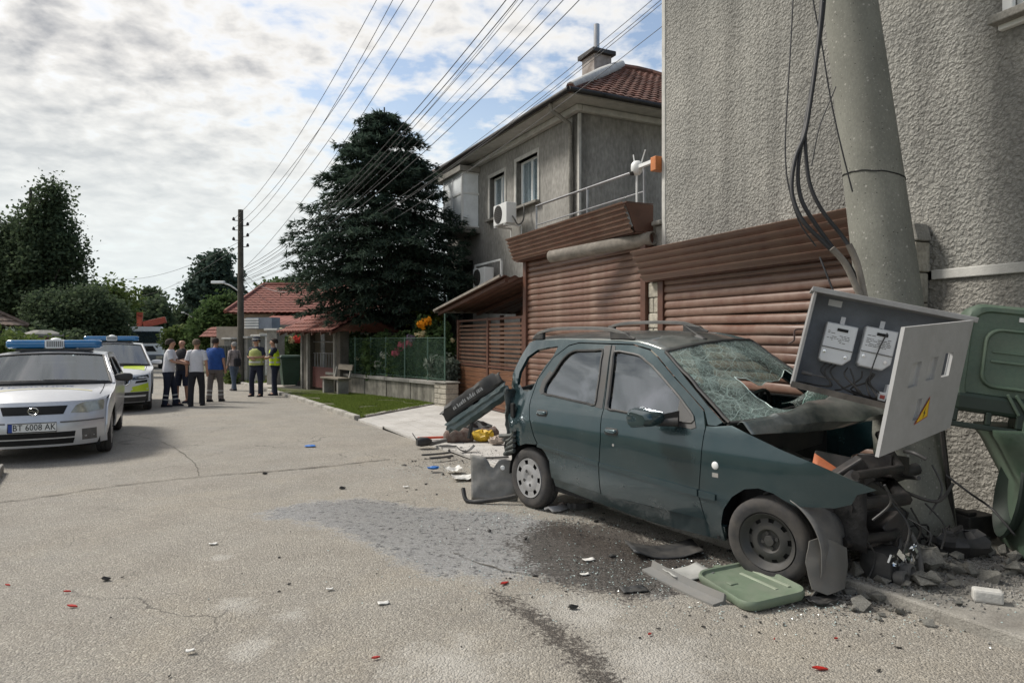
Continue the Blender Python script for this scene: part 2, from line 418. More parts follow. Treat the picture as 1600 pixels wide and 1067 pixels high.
    h = N('ShaderNodeMath'); h.operation = 'MULTIPLY_ADD'; L(vo.outputs['Distance'], h.inputs[0]); h.inputs[1].default_value = -0.6; L(noise(60, 4), h.inputs[2])
    L(rng(wet, 0, 1, 1.0, 0.3), b1.inputs['Strength']); L(h.outputs[0], b1.inputs['Height']); L(b1.outputs[0], b.inputs['Normal'])
    return m
SPILL = [G(395, 806), G(470, 785), G(560, 778), G(660, 793), G(770, 800), G(860, 812), G(980, 850), G(1120, 880), G(1040, 935), G(905, 915), G(830, 900), G(760, 905), G(660, 897), G(575, 848), G(480, 815)]
OIL = [G(800, 845), G(850, 812), G(960, 820), G(1140, 880), G(1110, 925), G(990, 935), G(880, 918), G(830, 895)]
OIL2 = [G(760, 925), G(810, 930), G(900, 985), G(960, 1035), G(985, 1085), G(900, 1085), G(880, 1040)]
DUSTS = [(G(372, 945), .13), (G(345, 870), .07), (G(455, 960), .1), (G(390, 1010), .13), (G(900, 950), .3), (G(700, 1040), .3), (G(840, 700), .5), (G(1010, 1040), .35)]
def build_ground():
    ys = [-250, -60, 18, 60, 120, 300, 900]; xs = [-700, -200, -60, -20, 20, 60, 200, 700]
    mb = MB(); mb.grid([[Vector((x, y, gz(y) - 0.05)) for x in xs] for y in ys])
    gm = mat('ground_soil', (0.07, 0.085, 0.035), 0.95, var=0.4, vscale=0.4, col2=(0.15, 0.12, 0.08), bump=0.6, bscale=12)
    tag(mb.build('ground', gm), kind='structure')
    us = list(np.arange(-130, 2, 2.5)) + list(np.arange(2, 5.9, 0.13)) + list(np.arange(5.9, 16.6, 0.055)) + list(np.arange(16.8, 34, 1.0))
    W = 96; V = []; att = []
    sp = [(p.x, p.y) for p in SPILL]; oi = [(p.x, p.y) for p in OIL]; o2 = [(p.x, p.y) for p in OIL2]
    def soft(x, y, poly, w):
        d = dist_poly(x, y, poly); return 0.5 + (min(d, w) if in_poly(x, y, poly) else -min(d, w)) / (2 * w)
    for u in us:
        a, c = kerb_n(u), nl(u)
        for i in range(W):
            p = S(u, lerp(a - 0.02, c, i / (W - 1))); p.z = gz(p.y); w = o = d = 0.0
            if 6.0 < u < 15.6 and p.x > -2.9:
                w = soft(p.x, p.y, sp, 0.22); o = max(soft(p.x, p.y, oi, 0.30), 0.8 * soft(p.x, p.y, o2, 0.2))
                d = max(max(0.0, 1 - math.hypot(p.x - q.x, p.y - q.y) / (2.0 * r)) * 0.85 for q, r in DUSTS)
                p.z += 0.006 * mnoise.noise(Vector((p.x * 1.6, p.y * 1.6, 0)))
            V.append(p); att += [w, o, d]
    fs = []
    n = len(us)
    I = np.arange((n - 1) * W).reshape(n - 1, W)[:, :-1].ravel()
    me = fast_mesh('road', V, np.stack([I, I + W, I + W + 1, I + 1], 1))
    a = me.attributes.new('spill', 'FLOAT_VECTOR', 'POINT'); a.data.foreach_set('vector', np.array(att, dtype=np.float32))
    for p in me.polygons: p.use_smooth = True
    if me.polygons[0].normal.z < 0: me.flip_normals()
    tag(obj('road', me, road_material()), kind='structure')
    # concrete drive in front of the gates and pavement beside the wall
    cm = mat('drive_concrete', (0.50, 0.485, 0.46), 0.85, var=0.12, vscale=1.4, bump=0.35, bscale=90, v2=0.12, v2s=60, stretch=None, dust=((0.30, 0.275, 0.24), 0.55, 2.2))
    pm = mat('pavement_concrete', (0.30, 0.285, 0.255), 0.9, var=0.25, vscale=2.2, bump=0.7, bscale=70, v2=0.25, v2s=110, dust=((0.12, 0.105, 0.09), 0.6, 3.5))
    def slab(name, pts, z, m):
        mb = MB(); mb.prism([Vector((p.x, p.y, -0.1)) for p in pts], (0, 0, z + 0.1)); return tag(mb.build(name, m, bevel=0.012), kind='structure')
    # the drive is cast in long strips with open joints
    dr = tag(thing('driveway', None, None), kind='structure')
    nst = 15; rnd = random.Random(3)
    for i in range(nst):
        n0 = -0.35 + i * 0.245; n1 = n0 + 0.238
        ul = lambda n: 0.0 + max(0.0, n - 0.35) * 0.98
        ur = 8.35
        for j in range(4):
            a, b_ = lerp(0, 1, j / 4), lerp(0, 1, (j + 1) / 4)
            q = [S(lerp(ul(n0), ur, a) + .004, n0), S(lerp(ul(n0), ur, b_) - .004, n0), S(lerp(ul(n1), ur, b_) - .004, min(n1, kerb_n(lerp(ul(n1), ur, b_)) - .02)), S(lerp(ul(n1), ur, a) + .004, min(n1, kerb_n(lerp(ul(n1), ur, a)) - .02))]
            if n0 > kerb_n(lerp(ul(n0), ur, (a + b_) / 2)) - 0.06: continue
            mb = MB(); mb.prism([Vector((p.x, p.y, 0.0)) for p in q], (0, 0, 0.035 + rnd.uniform(-.0015, .0015))); mb.build('concrete_strip', cm, dr)
    rnd = random.Random(5)
    edge = [S(u, kerb_n(u) + 0.02 * mnoise.noise(Vector((u * 2.3, 0, 0)))) for u in np.arange(24, 8.39, -0.35)]
    slab('pavement', [S(8.4, -0.7), S(24, -0.7)] + edge, 0.075, pm)
    slab('gate_path', [S(-7.4, 4.0), S(-9.6, 4.2), S(-9.9, 2.2) , S(-9.3, .8), S(-6.9, .6)], 0.04, mat('path_concrete', (0.36, 0.33, 0.29), 0.9, var=0.2))
    # verge
    vm = mat('verge_soil', (0.06, 0.075, 0.025), 0.95, var=0.4, vscale=3, col2=(0.09, 0.085, 0.04))
    FA = Vector((-1.5, 16.0, 0)); FD = Vector((-0.63, 0.777, 0))
    fl = [FA + FD * d for d in (0, 3, 5.6)]
    vp = [S(2.5, kerb_n(2.5) - .12), S(0.0, 0.35)] + fl + [S(-7.2, kerb_n(-7.2) - .12)]
    slab('verge', vp, 0.05, vm)
    vp2 = [S(-9.8, kerb_n(-9.8) - .12), S(-9.6, 1.0), S(-22, 1.0), S(-22, kerb_n(-22) - .12)]
    mb = MB(); mb.prism([Vector((p.x, p.y, gz(p.y) - .1)) for p in vp2], (0, 0, 0.15)); tag(mb.build('far_verge', vm), kind='structure')
    def blades(name, poly, cnt, m, seed, h=(0.03, 0.085), zb=0.05, wd=0.006):
        rg = np.random.default_rng(seed); P2 = [(p.x, p.y) for p in poly]
        xs = [p[0] for p in P2]; ys_ = [p[1] for p in P2]; V = []
        c = 0
        while c < cnt:
            x, y = rg.uniform(min(xs), max(xs)), rg.uniform(min(ys_), max(ys_))
            if not in_poly(x, y, P2): continue
            if mnoise.noise(Vector((x * 1.3, y * 1.3, 3))) < -0.28: continue
            a = rg.uniform(0, 2 * PI); hh = rg.uniform(*h) * (1 + 0.5 * mnoise.noise(Vector((x * .9, y * .9, 7)))); w = wd * rg.uniform(.7, 1.5); l = rg.uniform(-.5, .5) * hh; k = rg.uniform(-.5, .5) * hh
            z = gz(y) + zb
            V += [(x - w * math.cos(a), y - w * math.sin(a), z), (x + w * math.cos(a), y + w * math.sin(a), z), (x + l, y + k, z + hh)]; c += 1
        me = fast_mesh(name, V, np.arange(len(V)).reshape(-1, 3)); return tag(obj(name, me, m), kind='stuff')
    gm_ = leafmat('grass_blades', (0.10, 0.15, 0.025), (0.19, 0.24, 0.06), 0.45)
    blades('verge_grass', vp, 42000, gm_, 1, (0.025, 0.06), wd=0.008)
    blades('far_verge_grass', vp2, 14000, gm_, 2, (0.05, 0.16), wd=0.015)
    # weeds along the far kerb of the road
    wp = [S(5.6, 8.9), S(6.2, 7.95), S(9.0, 7.45), S(12.0, 7.2), S(12, 9), S(8, 9.3)]
    blades('kerbside_weeds', wp, 5000, leafmat('weed_blades', (0.06, 0.075, 0.025), (0.16, 0.14, 0.07), 0.3), 4, (0.03, 0.12), zb=-0.04, wd=0.007)
    # kerb stones
    km = mat('kerb_stone', (0.36, 0.345, 0.31), 0.9, var=0.25, vscale=4, bump=0.5, bscale=60, dust=((0.16, 0.14, 0.11), 0.5, 5))
    def kerb(fn, u0, u1, step, hgt, name='kerb', wid=0.13):
        root = tag(thing(name, None, None), kind='structure'); u = u0
        while u > u1:
            a, c = fn(u), fn(u - step + 0.012); d = (c - a); L_ = d.length; mid = (a + c) / 2
            mb = MB(); mb.box((0, 0, hgt / 2 - .05), (L_, wid, hgt + .1))
            o = mb.build('kerb_stone', km, root, bevel=0.015); o.location = (mid.x, mid.y, gz(mid.y) + rnd.uniform(-.006, .006)); o.rotation_euler = (rnd.uniform(-.02, .02), 0, math.atan2(d.y, d.x) + rnd.uniform(-.006, .006)); u -= step
    kerb(lambda u: S(u, kerb_n(u) - .065), 2.45, -7.0, 0.85, 0.085)
    kerb(lambda u: S(u, kerb_n(u) - .065), -9.8, -20, 0.85, 0.085)
    kerb(lambda u: S(u, nl(max(6.2, u)) + .09), 10.6, 6.4, 0.9, 0.11, wid=0.18)
    kerb(lambda u: S(u, 0.36 + u * 1.02 + .08), 2.35, 0.1, 0.75, 0.07)
    # open crack across the road and its joints
    cr = MB()
    def ribbon(pts, w):
        pts = spline(pts, 14); last = None
        for i, p in enumerate(pts):
            p = p + Vector((0, mnoise.noise(p * 9) * .05, 0)); ww = w * (0.5 + abs(mnoise.noise(p * 3.1)) * 1.6)
            cur = (p + Vector((0, ww, .0085)), p - Vector((0, ww, -.0085)))
            if last and mnoise.noise(p * 2 + Vector((9, 0, 0))) > -.32: cr.add([last[0], cur[0], cur[1], last[1]], [(0, 1, 2, 3)])
            last = cur
    ribbon([G(-60, 793), G(60, 778), G(180, 760), G(330, 744), G(470, 733), G(610, 718)], 0.013)
    ribbon([G(180, 676), G(250, 690), G(300, 720), G(310, 744)], 0.007)
    ribbon([G(690, 845), G(720, 870), G(780, 890), G(850, 900)], 0.006)
    cr.build('road_crack', mat('crack_dirt', (0.085, 0.075, 0.06), 0.95, var=0.4))
    bpy.data.objects['road_crack']['kind'] = 'structure'
    # wooded hills far off, all round
    hm = mat('hill_woods', (0.045, 0.075, 0.04), 0.95, var=0.4, vscale=0.05, bump=1.0, bscale=0.35, bdist=3.0)
    rows = []
    for ring, (r, hf) in enumerate(((300, 0), (390, 0.55), (480, 1.0), (620, 0.9))):
        row = []
        for k in range(145):
            a = 2 * PI * k / 144; h = 17 + 10 * mnoise.noise(Vector((math.cos(a) * 2.3, math.sin(a) * 2.3, 4))) + 3 * mnoise.noise(Vector((a * 11, 2, 1)))
            h += 17 * math.exp(-((a - PI / 2 - 0.33) / 0.10) ** 2)
            row.append(Vector((math.cos(a) * r, math.sin(a) * r, -3 + h * hf + (1.3 * mnoise.noise(Vector((a * 70, ring, 0))) if hf else 0))))
        rows.append(row)
    mb = MB(); mb.grid(rows); tag(mb.build('hills', hm, smooth=180), kind='structure')
build_ground()
# ---------------------------------------------------------------- building materials
def stucco(name, c1, c2, scale, strength, dist):
    m = bpy.data.materials.new(name); nt, N, L, b = nodes(m); b.inputs['Roughness'].default_value = 0.95
    tc = N('ShaderNodeTexCoord'); O = tc.outputs['Object']
    def noi(s, d, r=0.6, di=0.0):
        t = N('ShaderNodeTexNoise'); t.inputs['Scale'].default_value = s; t.inputs['Detail'].default_value = d; t.inputs['Roughness'].default_value = r; t.inputs['Distortion'].default_value = di; L(O, t.inputs['Vector']); return t.outputs['Fac']
    vo = N('ShaderNodeTexVoronoi'); vo.feature = 'SMOOTH_F1'; vo.inputs['Scale'].default_value = scale; vo.inputs['Smoothness'].default_value = 0.4
    nd = N('ShaderNodeTexNoise'); nd.inputs['Scale'].default_value = scale * 0.9; nd.inputs['Detail'].default_value = 4; L(O, nd.inputs['Vector'])
    av = N('ShaderNodeVectorMath'); av.operation = 'MULTIPLY_ADD'; L(nd.outputs['Color'], av.inputs[0]); av.inputs[1].default_value = (1.6 / scale,) * 3; L(O, av.inputs[2]); L(av.outputs[0], vo.inputs['Vector'])
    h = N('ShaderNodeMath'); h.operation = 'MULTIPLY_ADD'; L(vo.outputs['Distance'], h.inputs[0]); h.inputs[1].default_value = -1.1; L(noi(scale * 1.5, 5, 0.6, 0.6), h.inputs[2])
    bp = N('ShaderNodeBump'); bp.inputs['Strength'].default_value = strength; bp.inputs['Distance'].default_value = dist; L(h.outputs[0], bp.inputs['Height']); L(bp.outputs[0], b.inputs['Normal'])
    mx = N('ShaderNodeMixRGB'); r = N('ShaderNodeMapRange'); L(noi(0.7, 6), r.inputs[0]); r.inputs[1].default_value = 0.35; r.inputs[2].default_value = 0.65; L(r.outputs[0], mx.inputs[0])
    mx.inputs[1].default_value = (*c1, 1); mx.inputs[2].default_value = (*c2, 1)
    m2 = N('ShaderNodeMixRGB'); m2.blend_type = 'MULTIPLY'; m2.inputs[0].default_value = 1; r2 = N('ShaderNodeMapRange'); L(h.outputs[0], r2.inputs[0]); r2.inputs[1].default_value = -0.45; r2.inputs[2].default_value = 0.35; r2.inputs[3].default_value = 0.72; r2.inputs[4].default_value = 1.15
    L(mx.outputs[0], m2.inputs[1]); L(r2.outputs[0], m2.inputs[2])
    mp = N('ShaderNodeMapping'); mp.inputs['Scale'].default_value = (5, 5, 0.25); L(O, mp.inputs[0]); t3 = N('ShaderNodeTexNoise'); t3.inputs['Scale'].default_value = 1.0; t3.inputs['Detail'].default_value = 4; L(mp.outputs[0], t3.inputs['Vector'])
    r3 = N('ShaderNodeMapRange'); L(t3.outputs['Fac'], r3.inputs[0]); r3.inputs[1].default_value = 0.4; r3.inputs[2].default_value = 0.7; r3.inputs[3].default_value = 1.08; r3.inputs[4].default_value = 0.76
    m3 = N('ShaderNodeMixRGB'); m3.blend_type = 'MULTIPLY'; m3.inputs[0].default_value = 1; L(m2.outputs[0], m3.inputs[1]); L(r3.outputs[0], m3.inputs[2])
    L(m3.outputs[0], b.inputs['Base Color']); return m
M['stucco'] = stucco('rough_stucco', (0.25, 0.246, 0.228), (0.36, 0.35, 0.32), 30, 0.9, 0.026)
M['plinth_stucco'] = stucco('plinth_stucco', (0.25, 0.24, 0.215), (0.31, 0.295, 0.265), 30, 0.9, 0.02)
M['grey_plaster'] = mat('grey_plaster', (0.29, 0.28, 0.26), 0.95, var=0.2, vscale=1.1, bump=0.5, bscale=60, v2=0.22, v2s=14, stretch=(1, 1, 0.45))
M['trim_plaster'] = mat('trim_plaster', (0.50, 0.49, 0.46), 0.9, var=0.15, vscale=4, bump=0.3, bscale=80)
M['brown_sheet'] = mat('brown_painted_sheet', (0.135, 0.068, 0.047), 0.30, var=0.18, vscale=2.5, dust=((0.26, 0.19, 0.145), 0.55, 3.5), stretch=(0.3, 1, 1))
M['brown_frame'] = mat('brown_frame', (0.10, 0.045, 0.030), 0.45, var=0.2, vscale=4)
M['wood_board'] = mat('varnished_board', (0.145, 0.066, 0.034), 0.5, var=0.3, vscale=5, stretch=(0.4, 4, 4), bump=0.2)
M['tile'] = mat('clay_tile', (0.22, 0.085, 0.055), 0.85, var=0.3, vscale=2.2, v2=0.35, v2s=7, col2=(0.12, 0.06, 0.045), dust=((0.09, 0.085, 0.07), 0.5, 4))
M['red_tile'] = mat('red_tile', (0.20, 0.068, 0.048), 0.85, var=0.3, vscale=1.5, v2=0.25, v2s=5, col2=(0.17, 0.06, 0.045))
M['old_tile'] = mat('old_tile', (0.20, 0.135, 0.095), 0.9, var=0.3, vscale=2, v2=0.3, v2s=6, col2=(0.13, 0.10, 0.08))
M['concrete'] = mat('grey_concrete', (0.27, 0.26, 0.235), 0.9, var=0.25, vscale=3, bump=0.4, bscale=60, v2=0.2, v2s=50, dust=((0.13, 0.12, 0.1), 0.4, 4))
M['block'] = mat('pale_block', (0.38, 0.35, 0.29), 0.92, var=0.2, vscale=6, bump=0.8, bscale=50, v2=0.2, v2s=30)
M['pipe'] = mat('cement_pipe', (0.24, 0.215, 0.185), 0.9, var=0.25, vscale=5, bump=0.3, dust=((0.1, 0.09, 0.08), 0.5, 6))
M['pvc'] = mat('white_pvc', (0.75, 0.76, 0.75), 0.35, var=0.05)
M['curtain'] = mat('white_blind', (0.80, 0.84, 0.86), 0.7, var=0.08, vscale=4)
M['green_plastic'] = mat('green_bin_plastic', (0.08, 0.125, 0.088), 0.45, var=0.15, vscale=4, dust=((0.15, 0.16, 0.13), 0.45, 5), v2=0.08)
M['dark_wall'] = mat('dark_wall', (0.055, 0.06, 0.055), 0.95, var=0.3)
M['cream_wall'] = mat('cream_wall', (0.36, 0.31, 0.25), 0.9, var=0.15)

def tile_face(mb, A, B, Cc, D, course=0.33, col=0.24, lift=0.035):
    """A-B eave, D-C upper edge: sawtooth courses and rolled columns of tiles"""
    A, B, Cc, D = map(Vector, (A, B, Cc, D)); nrm = (B - A).cross(D - A)
    if nrm.length < 1e-6: nrm = (B - A).cross(Cc - A)
    nrm.normalize()
    if nrm.z < 0: nrm = -nrm
    H = ((D + Cc) / 2 - (A + B) / 2).length; n = max(2, round(H / course)); wid = (B - A).length; nc = max(3, int(wid / col)) * 3
    for i in range(n):
        rows = []
        for t, l in ((i / n, lift), ((i + 1) / n + 0.012, 0.002)):
            a, b = A.lerp(D, min(t, 1)), B.lerp(Cc, min(t, 1)); row = []
            for j in range(nc + 1):
                p = a.lerp(b, j / nc); s = (p - A).dot((B - A).normalized()) / col
                row.append(p + nrm * (l + 0.03 * abs(math.sin(PI * s)) + 0.006 * mnoise.noise(p * 2)))
            rows.append(row)
        rows.insert(0, [p - nrm * lift for p in rows[0]])
        mb.grid(rows)
def hip_roof(parent, x0, x1, y0, y1, z, h, m, ridge='x', course=0.33, col=0.24, name='roof'):
    """hip roof over the rectangle, with soffit board and capped hips"""
    mb = MB(); k = min(x1 - x0, y1 - y0) / 2
    if ridge == 'x': r0, r1 = Vector((x0 + k, (y0 + y1) / 2, z + h)), Vector((x1 - k, (y0 + y1) / 2, z + h))
    else: r0, r1 = Vector(((x0 + x1) / 2, y0 + k, z + h)), Vector(((x0 + x1) / 2, y1 - k, z + h))
    c = [Vector((x0, y0, z)), Vector((x1, y0, z)), Vector((x1, y1, z)), Vector((x0, y1, z))]
    if ridge == 'x': fs = [(c[0], c[1], r1, r0), (c[1], c[2], r1, r1), (c[2], c[3], r0, r1), (c[3], c[0], r0, r0)]
    else: fs = [(c[0], c[1], r0, r0), (c[1], c[2], r1, r0), (c[2], c[3], r1, r1), (c[3], c[0], r0, r1)]
    for f in fs: tile_face(mb, *f, course=course, col=col)
    mb.add(c + [r0, r1], [(0, 1, 2, 3)])
    o = mb.build(name, m, parent, smooth=40, fix=False)
    hp = MB()
    caps = [(c[0], r0), (c[1], r0 if ridge == 'y' else r1), (c[2], r1), (c[3], r1 if ridge == 'y' else r0), (r0, r1)]
    for a, b in caps: hp.tube([a + Vector((0, 0, .03)), a.lerp(b, .5) + Vector((0, 0, .06)), b + Vector((0, 0, .05))], 0.11, 6)
    hp.build('ridge_cap', m, o, smooth=40); return o
def window(parent, c, w, h, face=(0, -1, 0), name='window', depth=0.12, panes=2, glass=None, frame=None, trim=True, sill=True):
    """framed window in a wall plane; c = centre of the opening on the wall face (local), face = outward axis (x or y)"""
    fx = Vector(face); ax = Vector((0, 0, 1)).cross(fx); Mx = Matrix((ax, fx, Vector((0, 0, 1)))).transposed().to_4x4(); Mx.translation = Vector(c)
    fr = MB(); t = 0.055
    for x in (-w / 2 + t / 2, w / 2 - t / 2): fr.box((x, -depth + .03, 0), (t, 0.06, h), Mx)
    for z in (-h / 2 + t / 2, h / 2 - t / 2): fr.box((0, -depth + .028, z), (w - 2 * t, 0.056, t), Mx)
    for k in range(1, panes): fr.box((-w / 2 + w * k / panes, -depth + .03, 0), (t * 1.1, 0.05, h - 2 * t), Mx)
    o = fr.build(name, frame or M['pvc'], parent, bevel=0.006)
    for k in range(panes):
        x0, x1 = -w / 2 + w * k / panes + t * .55, -w / 2 + w * (k + 1) / panes - t * .55
        g = MB(); g.box(((x0 + x1) / 2, -depth + .02, 0), (x1 - x0 - .002, 0.008, h - 2 * t - .002), Mx); g.build('pane', glass or M['window_glass'], o)
    cu = MB(); cu.grid([[Mx @ Vector((-w / 2 + w * i / 30, -depth - .03 + .014 * math.sin(i * 2.1), z)) for i in range(31)] for z in (-h / 2, h / 2)]); cu.build('curtain', M['curtain'], o, smooth=180)
    if trim:
        tr = MB(); q = 0.10
        for x in (-w / 2 - q / 2, w / 2 + q / 2): tr.box((x, 0.012, 0), (q, 0.03, h + 2 * q), Mx)
        tr.box((0, 0.012, h / 2 + q / 2), (w, 0.03, q), Mx)
        tr.build('window_surround', M['trim_plaster'], o, bevel=0.005)
        rv = MB()
        for x in (-w / 2 - .004, w / 2 + .004): rv.box((x, -depth / 2, 0), (0.008, depth, h), Mx)
        rv.box((0, -depth / 2, h / 2 + .004), (w, depth, 0.008), Mx); rv.build('reveal', M['grey_plaster'], o)
    if sill:
        s = MB(); s.box((0, 0.04, -h / 2 - .045), (w + .22, 0.2, 0.07), Mx); s.build('sill', M['concrete'], o, bevel=0.01)
    return o
def wall_panel(parent, a, b, z0, z1, m, thick=0.25, openings=(), name='wall'):
    """wall from a to b (local xy), openings (s0, s1, zlo, zhi) cut out; outer face is on the line a-b (right-hand side)"""
    a, b = Vector((a[0], a[1], 0)), Vector((b[0], b[1], 0)); d = (b - a).normalized(); nrm = Vector((-d.y, d.x, 0)); L_ = (b - a).length
    ss = sorted({0, L_} | {v for o in openings for v in o[:2]}); zs = sorted({z0, z1} | {v for o in openings for v in o[2:]}); mb = MB()
    for i in range(len(ss) - 1):
        for j in range(len(zs) - 1):
            s_, z_ = (ss[i] + ss[i + 1]) / 2, (zs[j] + zs[j + 1]) / 2
            if any(o[0] < s_ < o[1] and o[2] < z_ < o[3] for o in openings): continue
            q = [a + d * ss[i] + Vector((0, 0, zs[j])), a + d * ss[i + 1] + Vector((0, 0, zs[j])), a + d * ss[i + 1] + Vector((0, 0, zs[j + 1])), a + d * ss[i] + Vector((0, 0, zs[j + 1]))]
            mb.prism(q, nrm * thick)
    me_o = mb.build(name, m, parent)
    bm = bmesh.new(); bm.from_mesh(me_o.data); bmesh.ops.remove_doubles(bm, verts=bm.verts, dist=1e-5)
    seen = {}
    for f in bm.faces: seen.setdefault(tuple(round(x, 3) for x in f.calc_center_median()), []).append(f)
    bmesh.ops.delete(bm, geom=[f for fs in seen.values() if len(fs) > 1 for f in fs], context='FACES')
    bmesh.ops.recalc_face_normals(bm, faces=bm.faces); bm.to_mesh(me_o.data); bm.free(); return me_o

def build_stucco_house():
    r = thing('stucco_house', 'tall grey house wall of coarse thrown stucco behind the leaning concrete pole', 'house', SO, SROT)
    X0, X1, Y0 = 8.18, 24.0, 0.1
    # wall face: the coarse stucco is also real relief near the camera
    wo = (12.74 - X0, 14.05 - X0, 4.20, 5.6)
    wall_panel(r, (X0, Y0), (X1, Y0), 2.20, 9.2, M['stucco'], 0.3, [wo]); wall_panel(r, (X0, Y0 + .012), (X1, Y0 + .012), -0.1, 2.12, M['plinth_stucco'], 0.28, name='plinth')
    mb = MB(); mb.b2((X0, Y0 + .3, -.1), (X0 + .3, 9, 9.2)); mb.b2((X1 - .3, Y0 + .3, -.1), (X1, 9, 9.2)); mb.b2((X0 + .3, 8.7, -.1), (X1 - .3, 9, 9.2)); mb.build('rear_wall', M['stucco'], r)
    mb = MB(); mb.b2((12.08, Y0 - .018, 2.12), (X1, Y0 + .03, 2.205)); mb.build('wall_band', M['trim_plaster'], r, bevel=0.008)
    mb = MB(); mb.b2((X0 - .03, Y0 - .012, 2.6), (X0 + .05, Y0 + .2, 9.2)); mb.build('corner_strip', M['trim_plaster'], r, bevel=0.01)
    mb = MB(); mb.b2((X0 - .19, Y0 - .0, 2.42), (X0 - .035, Y0 + .6, 3.2)); mb.b2((X0 - .23, Y0 - .05, 3.2), (X0 - .035, Y0 + .6, 3.27)); mb.build('corner_block', M['concrete'], r, bevel=0.02)
    window(r, ((12.74 + 14.05) / 2, Y0, 4.9), 1.31, 1.4, panes=2, trim=False)
    for xa in (12.68, 14.03):
        mb = MB(); mb.b2((xa, Y0 - .03, 4.19), (xa + .08, Y0 + .02, 5.66)); mb.build('window_surround', M['white_paint'], r, bevel=0.01)
    mb = MB(); mb.b2((12.66, Y0 - .05, 4.08), (14.13, Y0 + .02, 4.185)); mb.build('window_ledge', M['white_paint'], r, bevel=0.01)
    hip_roof(r, X0 - .5, X1 + .5, Y0 - .5, 9.5, 9.2, 3.2, M['tile'])
build_stucco_house()

def slat_profile(pitch=0.136, deep=0.030):
    q = [(0.0, 0.0), (-.35, .02), (-.80, .10), (-1.0, .24), (-1.0, .44), (-.84, .66), (-.5, .84), (-.12, .94), (0.2, .955), (0.2, .995)]
    return [(y * deep if abs(y) > .05 else y, z * pitch) for y, z in q]
def slat(name, x0, x1, z, pitch, parent, bend=None, deep=0.026, m=None):
    prof = slat_profile(pitch, deep); n = 40 if bend else 1
    rows = []
    for i in range(n + 1):
        x = lerp(x0, x1, i / n); dy, dz = bend(x, z) if bend else (0, 0)
        rows.append([Vector((x, y + dy, z + zz + dz)) for y, zz in prof])
    mb = MB(); mb.grid(rows); return mb.build(name, m or M['brown_sheet'], parent, smooth=60, fix=False)
def fascia(parent, x0, x1, z0, z1, y, n, deep=0.02, back=0.5, lean=0.12, name='fascia'):
    """ribbed sheet over a shutter, leaning in towards its foot"""
    prof = []
    for i in range(n):
        a = z1 - (z1 - z0) * i / n; p = (z1 - z0) / n
        for t, d in ((0, 0), (.12, -1), (.42, -1), (.55, 0.0), (.98, .05)): prof.append((d * deep, a - p * t))
    rows = [[Vector((x, y + d + lean * (z1 - z) / (z1 - z0), z)) for d, z in prof] for x in (x0, x1)]
    mb = MB(); mb.grid(rows); f = mb.build(name, M['brown_sheet'], parent, smooth=50, fix=False)
    mb = MB(); mb.b2((x0, y + .045, z1 - .012), (x1, y + back, z1)); mb.b2((x0, y + lean + .04, z0 - .01), (x1, y + back, z0 + .012))
    mb.prism([(x0 + .002, y + .03, z1 - .02), (x0 + .002, y + back, z1 - .02), (x0 + .002, y + back, z0 + .02), (x0 + .002, y + lean + .03, z0 + .02)], (.012, 0, 0))
    mb.prism([(x1 - .014, y + .03, z1 - .02), (x1 - .014, y + back, z1 - .02), (x1 - .014, y + back, z0 + .02), (x1 - .014, y + lean + .03, z0 + .02)], (.012, 0, 0))
    mb.build('fascia_box', M['brown_frame'], f); return f
